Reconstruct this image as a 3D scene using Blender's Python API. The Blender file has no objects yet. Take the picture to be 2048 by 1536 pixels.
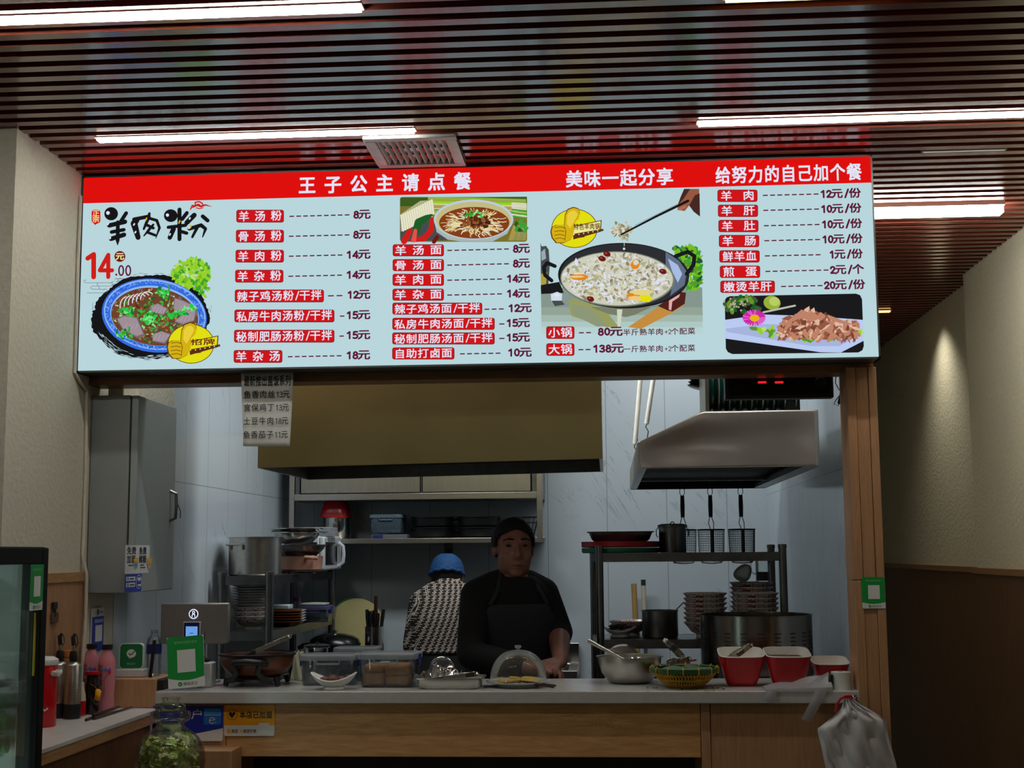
import bpy, bmesh, math, random
from mathutils import Vector, Matrix
random.seed(11)
sc = bpy.context.scene
COL = sc.collection
PI = math.pi

# ------------------------------------------------------------------ camera
F, CX, CY = 2700.0, 1024.0, 768.0
EYE = Vector((0, 0, 1.5))
_y = Vector((191, 335, F)).normalized()
_p = Vector((1191, 327, F))
_x = (_p - _y * _p.dot(_y)).normalized()
_z = _x.cross(_y)
def ray(px, py):
    v = Vector((px - CX, py - CY, F))
    return Vector((_x.dot(v), _y.dot(v), _z.dot(v)))
def at(px, py, Y):
    """the place on the upright plane Y = const that the photograph shows at a pixel"""
    r = ray(px, py)
    return EYE + r * (Y / r.y)
def atz(px, py, Z):
    r = ray(px, py)
    return EYE + r * ((Z - EYE.z) / r.z)
cam = bpy.data.cameras.new('camera')
cam.sensor_width = 36.0
cam.lens = F / 2048 * 36.0
cam.clip_start = 0.05
cam.clip_end = 60
camo = bpy.data.objects.new('camera', cam)
COL.objects.link(camo)
camo.matrix_world = Matrix(((_x.x, -_x.y, -_x.z, EYE.x), (_y.x, -_y.y, -_y.z, EYE.y), (_z.x, -_z.y, -_z.z, EYE.z), (0, 0, 0, 1)))
sc.camera = camo
vs = sc.view_settings
sc.display_settings.display_device = 'sRGB'
vs.view_transform = 'Standard'
vs.look = 'None'
vs.gamma = 1.0
vs.use_curve_mapping = False
vs.exposure = 0.0
cy = sc.cycles
cy.use_denoising = True
cy.max_bounces = 7
cy.diffuse_bounces = 3
cy.glossy_bounces = 3
cy.transmission_bounces = 4
cy.transparent_max_bounces = 10
cy.sample_clamp_indirect = 4.0
cy.caustics_reflective = False
cy.caustics_refractive = False

# ------------------------------------------------------------------ world, lamps of the kitchen and added fill lamps
w = bpy.data.worlds.new('room air')
sc.world = w
w.use_nodes = True
w.node_tree.nodes['Background'].inputs[0].default_value = (0.75, 0.86, 1.0, 1)
w.node_tree.nodes['Background'].inputs[1].default_value = 0.035
def lamp(name, loc, sx, sy, power, col, rot=(0, 0, 0)):
    l = bpy.data.lights.new(name, 'AREA')
    l.shape = 'RECTANGLE'
    l.size, l.size_y, l.energy, l.color = sx, sy, power, col
    o = bpy.data.objects.new(name, l)
    o.location, o.rotation_euler = loc, rot
    COL.objects.link(o)
    return o
lamp('kitchen_ceiling_and_fill_light', (0.42, 7.12, 2.88), 0.8, 0.25, 5.0, (0.95, 0.99, 1.0))
lamp('kitchen_ceiling_and_fill_light', (-0.55, 6.02, 2.88), 1.3, 0.25, 22.5, (0.95, 0.99, 1.0))
lamp('kitchen_ceiling_and_fill_light', (-1.40, 5.0, 2.88), 0.2, 0.5, 5.0, (0.95, 1.0, 0.99))  # added unseen fill lamp that brightens the grey cabinet door
lamp('kitchen_ceiling_and_fill_light', (0.45, 4.76, 2.88), 0.7, 0.12, 3.0, (0.98, 0.99, 1.0))  # added unseen fill behind the header for the sloped hood front
lamp('kitchen_ceiling_and_fill_light', (-0.95, 4.76, 2.88), 0.4, 0.12, 1.6, (0.98, 0.99, 1.0))  # added unseen fill that lifts the front of the left hood
lamp('fridge_light', (-1.60, 2.73, .85), 0.05, 1.1, 8.0, (0.9, 1.0, 0.95), (PI / 2, 0, 0))
def spot(name, loc, power, col, size, blend, rot=(0, 0, 0)):
    l = bpy.data.lights.new(name, 'SPOT')
    l.energy, l.color, l.spot_size, l.spot_blend, l.shadow_soft_size = power, col, size, blend, 0.03
    o = bpy.data.objects.new(name, l)
    o.location, o.rotation_euler = loc, rot
    COL.objects.link(o)
spot('ceiling_downlight', (1.60, 7.2, 2.79), 20.0, (1.0, 0.92, 0.74), math.radians(110), 1.0)
spot('ceiling_downlight', (1.45, 5.2, 2.79), 11.0, (1.0, 0.88, 0.66), math.radians(100), 1.0)

# ------------------------------------------------------------------ colours and materials
def lin(c):
    return tuple((x / 255 / 12.92) if x / 255 <= 0.04045 else ((x / 255 + 0.055) / 1.055) ** 2.4 for x in c[:3]) + (1.0,)
def atx(px, py, X):
    r = ray(px, py)
    return EYE + r * (X / r.x)
MATS = {}
def _new(name):
    m = bpy.data.materials.new(name)
    m.use_nodes = True
    nt = m.node_tree
    nt.nodes.clear()
    out = nt.nodes.new('ShaderNodeOutputMaterial')
    return m, nt, out
def nd(nt, t, **kw):
    n = nt.nodes.new(t)
    for k, v in kw.items():
        if k.startswith('i_'):
            n.inputs[k[2:].replace('_', ' ')].default_value = v
        else:
            setattr(n, k, v)
    return n
def mat(name, col, rough=0.5, metal=0.0, vary=0.08, scale=20.0, bump=0.0, stretch=(1, 1, 1), coat=0.0, sub=0.0, spec=0.5):
    """principled surface with a little noise in its colour and gloss"""
    if name in MATS:
        return MATS[name]
    m, nt, out = _new(name)
    b = nd(nt, 'ShaderNodeBsdfPrincipled')
    b.inputs['Metallic'].default_value = metal
    b.inputs['Roughness'].default_value = rough
    b.inputs['Coat Weight'].default_value = coat
    b.inputs['Specular IOR Level'].default_value = spec
    if sub:
        b.inputs['Subsurface Weight'].default_value = sub
        b.inputs['Subsurface Radius'].default_value = (0.01, 0.004, 0.002)
    tc = nd(nt, 'ShaderNodeTexCoord')
    mp = nd(nt, 'ShaderNodeMapping')
    mp.inputs['Scale'].default_value = stretch
    no = nd(nt, 'ShaderNodeTexNoise', i_Scale=scale, i_Detail=3.0)
    nt.links.new(tc.outputs['Object'], mp.inputs['Vector'])
    nt.links.new(mp.outputs[0], no.inputs['Vector'])
    r = nd(nt, 'ShaderNodeValToRGB')
    c = lin(col)
    r.color_ramp.elements[0].position = 0.3
    r.color_ramp.elements[1].position = 0.7
    r.color_ramp.elements[0].color = tuple(x * (1 - vary) for x in c[:3]) + (1,)
    r.color_ramp.elements[1].color = tuple(min(1, x * (1 + vary)) for x in c[:3]) + (1,)
    nt.links.new(no.outputs[0], r.inputs[0])
    nt.links.new(r.outputs[0], b.inputs['Base Color'])
    if bump:
        bp = nd(nt, 'ShaderNodeBump', i_Strength=bump, i_Distance=0.01)
        nt.links.new(no.outputs[0], bp.inputs['Height'])
        nt.links.new(bp.outputs[0], b.inputs['Normal'])
    nt.links.new(b.outputs[0], out.inputs[0])
    MATS[name] = m
    return m
def emi(name, col, strength=1.0, sample=True):
    if name in MATS:
        return MATS[name]
    m, nt, out = _new(name)
    e = nd(nt, 'ShaderNodeEmission')
    e.inputs[0].default_value = lin(col)
    e.inputs[1].default_value = strength
    nt.links.new(e.outputs[0], out.inputs[0])
    if not sample:
        m.cycles.emission_sampling = 'NONE'
    MATS[name] = m
    return m
def glass(name, tint=(250, 252, 251), haze=0.0, hazecol=(200, 205, 205), rough=0.03, edge=0.35):
    """thin clear wall: see-through, glossy towards its edge, HAZE is the share of milky plastic"""
    if name in MATS:
        return MATS[name]
    m, nt, out = _new(name)
    t = nd(nt, 'ShaderNodeBsdfTransparent')
    t.inputs[0].default_value = lin(tint)
    g = nd(nt, 'ShaderNodeBsdfGlossy', i_Roughness=rough)
    lw = nd(nt, 'ShaderNodeLayerWeight', i_Blend=edge)
    mx = nd(nt, 'ShaderNodeMixShader')
    cl = nd(nt, 'ShaderNodeMath', operation='MULTIPLY')
    cl.inputs[1].default_value = 0.7
    nt.links.new(lw.outputs['Fresnel'], cl.inputs[0])
    nt.links.new(cl.outputs[0], mx.inputs[0])
    nt.links.new(t.outputs[0], mx.inputs[1])
    nt.links.new(g.outputs[0], mx.inputs[2])
    last = mx
    if haze:
        d = nd(nt, 'ShaderNodeBsdfDiffuse')
        no = nd(nt, 'ShaderNodeTexNoise', i_Scale=14.0)
        r = nd(nt, 'ShaderNodeValToRGB')
        c = lin(hazecol)
        r.color_ramp.elements[0].color = tuple(x * .8 for x in c[:3]) + (1,)
        r.color_ramp.elements[1].color = c
        nt.links.new(no.outputs[0], r.inputs[0])
        nt.links.new(r.outputs[0], d.inputs[0])
        tr = nd(nt, 'ShaderNodeBsdfTranslucent')
        nt.links.new(r.outputs[0], tr.inputs[0])
        m3 = nd(nt, 'ShaderNodeMixShader')
        m3.inputs[0].default_value = 0.45
        nt.links.new(d.outputs[0], m3.inputs[1])
        nt.links.new(tr.outputs[0], m3.inputs[2])
        d = m3
        m2 = nd(nt, 'ShaderNodeMixShader')
        m2.inputs[0].default_value = haze
        nt.links.new(mx.outputs[0], m2.inputs[1])
        nt.links.new(d.outputs[0], m2.inputs[2])
        last = m2
    nt.links.new(last.outputs[0], out.inputs[0])
    MATS[name] = m
    return m
def wood(name, a, b, grain=(1, 1, 12), rough=0.45, scale=9.0, spec=0.4, coat=0.0):
    """long grain: noise squeezed across the grain; GRAIN has the small number along the board"""
    if name in MATS:
        return MATS[name]
    m, nt, out = _new(name)
    s = nd(nt, 'ShaderNodeBsdfPrincipled', i_Roughness=rough)
    s.inputs['Specular IOR Level'].default_value = spec
    s.inputs['Coat Weight'].default_value = coat
    tc = nd(nt, 'ShaderNodeTexCoord')
    mp = nd(nt, 'ShaderNodeMapping')
    mp.inputs['Scale'].default_value = grain
    no = nd(nt, 'ShaderNodeTexNoise', i_Scale=scale, i_Detail=6.0, i_Roughness=0.6, i_Distortion=0.6)
    r = nd(nt, 'ShaderNodeValToRGB')
    r.color_ramp.elements[0].position, r.color_ramp.elements[1].position = 0.3, 0.72
    r.color_ramp.elements[0].color, r.color_ramp.elements[1].color = lin(a), lin(b)
    nt.links.new(tc.outputs['Object'], mp.inputs[0])
    nt.links.new(mp.outputs[0], no.inputs['Vector'])
    nt.links.new(no.outputs[0], r.inputs[0])
    nt.links.new(r.outputs[0], s.inputs['Base Color'])
    nt.links.new(s.outputs[0], out.inputs[0])
    MATS[name] = m
    return m
def marble(name, base, vein, tile=(0.33, 100, 100), rough=0.16, axis=1):
    """polished wall panels with slanting grey veins and fine joints"""
    m, nt, out = _new(name)
    s = nd(nt, 'ShaderNodeBsdfPrincipled', i_Roughness=rough)
    tc = nd(nt, 'ShaderNodeTexCoord')
    mp = nd(nt, 'ShaderNodeMapping')
    mp.inputs['Rotation'].default_value = (0.0, math.radians(-56), 0.0) if axis == 1 else (math.radians(56), 0.0, 0.0)
    m0 = mp
    nt.links.new(tc.outputs['Object'], m0.inputs[0])
    mp = nd(nt, 'ShaderNodeMapping')
    mp.inputs['Scale'].default_value = (0.55, 1.0, 3.4) if axis == 1 else (1.0, 0.55, 3.4)
    nt.links.new(m0.outputs[0], mp.inputs[0])
    n1 = nd(nt, 'ShaderNodeTexNoise', i_Scale=1.35, i_Detail=7.0, i_Roughness=0.62, i_Distortion=0.9)
    nt.links.new(mp.outputs[0], n1.inputs['Vector'])
    ab = nd(nt, 'ShaderNodeMath', operation='SUBTRACT'); ab.inputs[1].default_value = 0.5
    ab2 = nd(nt, 'ShaderNodeMath', operation='ABSOLUTE')
    nt.links.new(n1.outputs[0], ab.inputs[0]); nt.links.new(ab.outputs[0], ab2.inputs[0])
    r = nd(nt, 'ShaderNodeValToRGB')
    r.color_ramp.elements[0].position, r.color_ramp.elements[1].position = 0.0, 0.008
    r.color_ramp.elements[0].color, r.color_ramp.elements[1].color = (1, 1, 1, 1), (0, 0, 0, 1)
    nt.links.new(ab2.outputs[0], r.inputs[0])
    n2 = nd(nt, 'ShaderNodeTexNoise', i_Scale=2.6, i_Detail=2.0)
    nt.links.new(tc.outputs['Object'], n2.inputs['Vector'])
    r2 = nd(nt, 'ShaderNodeValToRGB')
    r2.color_ramp.elements[0].position, r2.color_ramp.elements[1].position = 0.52, 0.66
    nt.links.new(n2.outputs[0], r2.inputs[0])
    mu = nd(nt, 'ShaderNodeMath', operation='MULTIPLY')
    nt.links.new(r.outputs[0], mu.inputs[0]); nt.links.new(r2.outputs[0], mu.inputs[1])
    mu2 = nd(nt, 'ShaderNodeMath', operation='MULTIPLY'); mu2.inputs[1].default_value = 0.55
    nt.links.new(mu.outputs[0], mu2.inputs[0])
    mx = nd(nt, 'ShaderNodeMixRGB')
    mx.inputs[1].default_value, mx.inputs[2].default_value = lin(base), lin(vein)
    nt.links.new(mu2.outputs[0], mx.inputs[0])
    last = mx.outputs[0]
    sp = nd(nt, 'ShaderNodeSeparateXYZ')
    nt.links.new(tc.outputs['Object'], sp.inputs[0])
    for ax, size in zip('XYZ', tile):
        if size > 50:
            continue
        dv = nd(nt, 'ShaderNodeMath', operation='DIVIDE'); dv.inputs[1].default_value = size
        fr = nd(nt, 'ShaderNodeMath', operation='FRACT')
        lt = nd(nt, 'ShaderNodeMath', operation='LESS_THAN'); lt.inputs[1].default_value = 0.004 / size
        nt.links.new(sp.outputs[ax], dv.inputs[0]); nt.links.new(dv.outputs[0], fr.inputs[0]); nt.links.new(fr.outputs[0], lt.inputs[0])
        k = nd(nt, 'ShaderNodeMixRGB')
        k.inputs[2].default_value = lin((150, 157, 160))
        nt.links.new(lt.outputs[0], k.inputs[0]); nt.links.new(last, k.inputs[1])
        last = k.outputs[0]
    nt.links.new(last, s.inputs['Base Color'])
    nt.links.new(s.outputs[0], out.inputs[0])
    return m

STEEL = mat('brushed steel', (196, 192, 184), 0.30, 1.0, 0.10, 30, 0.02, (1, 1, 14))
STEELH = mat('brushed steel sheet', (176, 172, 160), 0.36, 1.0, 0.06, 8, 0.0, (9, 1, 1))
STEELD = mat('dull dark steel', (128, 128, 128), 0.34, 1.0, 0.15, 22)
STEELB = mat('polished steel', (205, 203, 198), 0.14, 1.0, 0.05, 10)
BLACK = mat('black plastic', (24, 24, 26), 0.4, 0, 0.2, 40)
BLACKM = mat('matt black', (17, 17, 18), 0.75, 0, 0.2, 40)
WHITEP = mat('white plastic', (214, 218, 218), 0.35)
CERAM = mat('white glazed china', (225, 224, 218), 0.18, 0, 0.03)
REDP = mat('red enamel', (190, 16, 26), 0.22, 0, 0.06)
REDPL = mat('red plastic', (176, 22, 32), 0.4)
GREENP = mat('green plastic', (10, 112, 78), 0.4)
BLUEP = mat('blue plastic', (32, 44, 132), 0.4)
OAK = wood('pale oak laminate', (158, 116, 76), (194, 152, 104), (1.0, 1.0, 9.0), 0.42)
OAKV = wood('pale oak laminate upright', (166, 122, 86), (190, 146, 106), (12.0, 6.0, 0.8), 0.42)
DARKW = wood('brown wall panelling', (84, 56, 34), (104, 72, 46), (5.0, 5.0, 0.6), 0.45)
SLAT = wood('dark red-brown slat veneer', (104, 48, 37), (128, 61, 46), (0.3, 9, 9), 0.2, 6.0, 0.9, 0.15)
PLASTER = mat('cream wall plaster', (207, 203, 183), 0.85, 0, 0.05, 60, 0.35)
MARBLE = marble('pale grey marble panel', (197, 207, 213), (112, 120, 124))
MARBLES = marble('pale grey marble panel beside', (197, 207, 213), (112, 120, 124), (100, 0.33, 0.9), 0.16, 0)
STONE = mat('pale grey quartz', (186, 184, 180), 0.22, 0, 0.05, 45)
CLEAR = glass('clear glass')
CLEARP = glass('clear plastic', (236, 240, 242), 0.06, (210, 220, 225), 0.08)
MILKY = glass('milky plastic', (230, 236, 240), 0.45, (226, 232, 236), 0.12)
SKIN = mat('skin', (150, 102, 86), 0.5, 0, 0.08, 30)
HAIR = mat('black hair', (13, 11, 11), 0.8, 0, 0.4, 90, 0.3)
PAPER = mat('white paper', (206, 206, 200), 0.8, 0, 0.04, 6)

# ------------------------------------------------------------------ mesh building
class M:
    """collects faces; obj() links them as ONE mesh object"""
    def __init__(s):
        s.v, s.f, s.mi, s.k = [], [], [], 0
    def face(s, pts):
        b = len(s.v)
        s.v.extend(tuple(p) for p in pts)
        s.f.append(tuple(range(b, b + len(pts)))); s.mi.append(s.k)
    def mesh(s, vs, fs):
        b = len(s.v)
        s.v.extend(tuple(p) for p in vs)
        for q in fs:
            s.f.append(tuple(b + i for i in q)); s.mi.append(s.k)
    def box(s, x0, y0, z0, x1, y1, z1):
        s.mesh([(x0, y0, z0), (x1, y0, z0), (x1, y1, z0), (x0, y1, z0), (x0, y0, z1), (x1, y0, z1), (x1, y1, z1), (x0, y1, z1)],
               [(3, 2, 1, 0), (4, 5, 6, 7), (0, 1, 5, 4), (1, 2, 6, 5), (2, 3, 7, 6), (3, 0, 4, 7)])
        return s
    def cbox(s, c, sx, sy, sz):
        return s.box(c[0] - sx / 2, c[1] - sy / 2, c[2] - sz / 2, c[0] + sx / 2, c[1] + sy / 2, c[2] + sz / 2)
    def bar(s, p0, p1, wx, wz, up=(0, 0, 1)):
        """straight bar of rectangular section"""
        p0, p1, up = Vector(p0), Vector(p1), Vector(up)
        d = (p1 - p0).normalized()
        a = d.cross(up)
        if a.length < 1e-4:
            a = d.cross(Vector((0, 1, 0)))
        a.normalize(); b = a.cross(d).normalized()
        a, b = a * wx / 2, b * wz / 2
        q = [p0 - a - b, p0 + a - b, p0 + a + b, p0 - a + b, p1 - a - b, p1 + a - b, p1 + a + b, p1 - a + b]
        s.mesh(q, [(3, 2, 1, 0), (4, 5, 6, 7), (0, 1, 5, 4), (1, 2, 6, 5), (2, 3, 7, 6), (3, 0, 4, 7)])
        return s
    def tube(s, pts, r, n=8, closed=False, caps=True):
        pts = [Vector(p) for p in pts]
        N = len(pts)
        rs = r if isinstance(r, (list, tuple)) else [r] * N
        rings, a = [], None
        for i in range(N):
            if closed:
                d = pts[(i + 1) % N] - pts[i - 1]
            else:
                d = pts[min(i + 1, N - 1)] - pts[max(i - 1, 0)]
            d.normalize()
            if a is None:
                a = d.orthogonal().normalized()
            else:
                a = (a - d * a.dot(d))
                a = a.normalized() if a.length > 1e-5 else d.orthogonal().normalized()
            b = d.cross(a)
            rings.append([pts[i] + (a * math.cos(2 * PI * j / n) + b * math.sin(2 * PI * j / n)) * rs[i] for j in range(n)])
        vs = [p for q in rings for p in q]
        fs = []
        for i in range(N if closed else N - 1):
            i2 = (i + 1) % N
            for j in range(n):
                fs.append((i * n + j, i * n + (j + 1) % n, i2 * n + (j + 1) % n, i2 * n + j))
        if caps and not closed:
            fs.append(tuple(reversed(range(n)))); fs.append(tuple((N - 1) * n + j for j in range(n)))
        s.mesh(vs, fs)
        return s
    def cyl(s, p0, p1, r, n=20):
        return s.tube([p0, p1], r, n)
    def lathe(s, prof, n=32, c=(0, 0, 0), sx=1.0, sy=1.0, power=2.0, a0=0.0, a1=2 * PI):
        """profile (radius, z) turned round z; POWER > 2 squares the section off"""
        full = abs(a1 - a0 - 2 * PI) < 1e-6
        m = n if full else n + 1
        vs = []
        for r, z in prof:
            for j in range(m):
                a = a0 + (a1 - a0) * j / n
                ca, sa = math.cos(a), math.sin(a)
                k = 1.0 if power == 2.0 else (abs(ca) ** power + abs(sa) ** power) ** (-1 / power)
                vs.append((c[0] + r * k * ca * sx, c[1] + r * k * sa * sy, c[2] + z))
        fs = []
        for i in range(len(prof) - 1):
            for j in range(n):
                j2 = (j + 1) % m
                fs.append((i * m + j, i * m + j2, (i + 1) * m + j2, (i + 1) * m + j))
        s.mesh(vs, fs)
        return s
    def ball(s, c, rx, ry=None, rz=None, nu=16, nv=10, rot=None):
        ry = rx if ry is None else ry
        rz = rx if rz is None else rz
        vs = [(0, 0, -rz)]
        for i in range(1, nv):
            t = PI * i / nv - PI / 2
            for j in range(nu):
                a = 2 * PI * j / nu
                vs.append((rx * math.cos(t) * math.cos(a), ry * math.cos(t) * math.sin(a), rz * math.sin(t)))
        vs.append((0, 0, rz))
        fs = [(0, 1 + (j + 1) % nu, 1 + j) for j in range(nu)]
        for i in range(nv - 2):
            for j in range(nu):
                a, b = 1 + i * nu, 1 + (i + 1) * nu
                fs.append((a + j, a + (j + 1) % nu, b + (j + 1) % nu, b + j))
        t = len(vs) - 1
        fs += [(t, 1 + (nv - 2) * nu + j, 1 + (nv - 2) * nu + (j + 1) % nu) for j in range(nu)]
        R = rot if rot is not None else Matrix.Identity(3)
        s.mesh([R @ Vector(v) + Vector(c) for v in vs], fs)
        return s
    def prism(s, pts, d):
        """closed outline PTS swept along the vector D"""
        d = Vector(d); n = len(pts)
        vs = [Vector(p) for p in pts] + [Vector(p) + d for p in pts]
        s.mesh(vs, [tuple(reversed(range(n))), tuple(range(n, 2 * n))] + [(i, (i + 1) % n, n + (i + 1) % n, n + i) for i in range(n)])
        return s
    def sheet(s, fn, nu, nv):
        vs = [fn(i / nu, j / nv) for j in range(nv + 1) for i in range(nu + 1)]
        s.mesh(vs, [(j * (nu + 1) + i, j * (nu + 1) + i + 1, (j + 1) * (nu + 1) + i + 1, (j + 1) * (nu + 1) + i) for j in range(nv) for i in range(nu)])
        return s
    def obj(s, name, mats, parent=None, loc=None, bevel=0, solid=0, sub=0, normals=True, angle=38, rot=None, label=None):
        me = bpy.data.meshes.new(name)
        me.from_pydata(s.v, [], s.f)
        for m_ in (mats if isinstance(mats, (list, tuple)) else [mats]):
            me.materials.append(m_)
        me.polygons.foreach_set('material_index', s.mi)
        if normals:
            bm = bmesh.new(); bm.from_mesh(me)
            bmesh.ops.remove_doubles(bm, verts=bm.verts, dist=1e-6)
            bmesh.ops.recalc_face_normals(bm, faces=bm.faces)
            bm.to_mesh(me); bm.free()
        me.polygons.foreach_set('use_smooth', [True] * len(me.polygons))
        me.set_sharp_from_angle(angle=math.radians(angle))
        o = bpy.data.objects.new(name, me)
        COL.objects.link(o)
        if parent is not None:
            o.parent = parent
        if loc is not None:
            o.location = loc
        if rot is not None:
            o.rotation_euler = rot
        if solid:
            q = o.modifiers.new('thickness', 'SOLIDIFY'); q.thickness = solid; q.offset = 0
        if bevel:
            q = o.modifiers.new('edges', 'BEVEL'); q.width = bevel; q.segments = 2; q.limit_method = 'ANGLE'; q.angle_limit = math.radians(40)
        if sub:
            q = o.modifiers.new('round', 'SUBSURF'); q.levels = sub; q.render_levels = sub
        if label:
            o['label'] = label
        return o
def thing(name, label, cat, loc=(0, 0, 0), rz=0.0, group=None):
    o = bpy.data.objects.new(name, None)
    o.empty_display_size = 0.05
    COL.objects.link(o)
    o.location = loc; o.rotation_euler = (0, 0, rz)
    o['label'] = label; o['category'] = cat
    if group:
        o['group'] = group
    return o
def tag(o, label, cat, group=None, kind=None):
    o['label'] = label; o['category'] = cat
    if group:
        o['group'] = group
    if kind:
        o['kind'] = kind
    return o
def struct(o):
    o['kind'] = 'structure'
    return o
def dup(root, loc, rz=0.0, label=None, group=None, scale=None):
    """a copy of a thing with copies of its parts and sub-parts"""
    r = root.copy(); COL.objects.link(r)
    r.location = loc; r.rotation_euler = (root.rotation_euler[0], root.rotation_euler[1], rz)
    if scale:
        r.scale = scale
    if label:
        r['label'] = label
    if group:
        r['group'] = group
    for ch in list(root.children):
        c = ch.copy(); COL.objects.link(c); c.parent = r
        for g in list(ch.children):
            d = g.copy(); COL.objects.link(d); d.parent = c
    return r
def arc(c, r, a0, a1, n, ax='xz'):
    out = []
    for i in range(n + 1):
        a = a0 + (a1 - a0) * i / n
        p = [c[0], c[1], c[2]]
        p['xyz'.index(ax[0])] += r * math.cos(a); p['xyz'.index(ax[1])] += r * math.sin(a)
        out.append(tuple(p))
    return out

# ------------------------------------------------------------------ flat print: lettering and pictures
_G = {}
def glyph(ch):
    if ch not in _G:
        c = bpy.data.curves.new('glyph', 'FONT'); c.body = ch; c.size = 1; c.resolution_u = 2
        o = bpy.data.objects.new('glyph', c)
        me = bpy.data.meshes.new_from_object(o)
        _G[ch] = ([(v.co.x, v.co.y) for v in me.vertices], [tuple(p.vertices) for p in me.polygons])
        bpy.data.objects.remove(o); bpy.data.curves.remove(c); bpy.data.meshes.remove(me)
    return _G[ch]
_rv = glyph('\u56fd')[0]
_RX0, _RX1 = min(v[0] for v in _rv), max(v[0] for v in _rv)
_RY0, _RY1 = min(v[1] for v in _rv), max(v[1] for v in _rv)
_RS = _RY1 - _RY0
def _ov(cx, cy, rx, ry, n=14):
    return [(cx + rx * math.cos(2 * PI * i / n), cy + ry * math.sin(2 * PI * i / n)) for i in range(n + 1)]
DIG = {'0': [_ov(.27, .4, .19, .36)], '1': [[(.1, .6), (.3, .76), (.3, .02)]],
       '2': [[(.08, .56), (.12, .69), (.26, .76), (.41, .69), (.45, .55), (.38, .38), (.09, .04), (.47, .04)]],
       '3': [[(.08, .66), (.22, .76), (.4, .7), (.43, .56), (.35, .44), (.22, .41), (.37, .37), (.47, .22), (.4, .08), (.25, .03), (.07, .1)]],
       '4': [[(.38, .02), (.38, .76), (.05, .22), (.5, .22)]],
       '5': [[(.44, .76), (.13, .76), (.1, .43), (.27, .48), (.43, .4), (.47, .24), (.4, .08), (.24, .03), (.07, .09)]],
       '8': [_ov(.27, .58, .15, .17), _ov(.27, .22, .19, .2)], '/': [[(.05, -.05), (.36, .85)]], '.': [[(.12, .03), (.12, .05)]],
       '+': [[(.05, .36), (.47, .36)], [(.26, .14), (.26, .58)]], '-': [[(.04, .36), (.4, .36)]]}
ADV = {'/': .52, '.': .25, ' ': .5, '+': .55, '-': .45}
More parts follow.
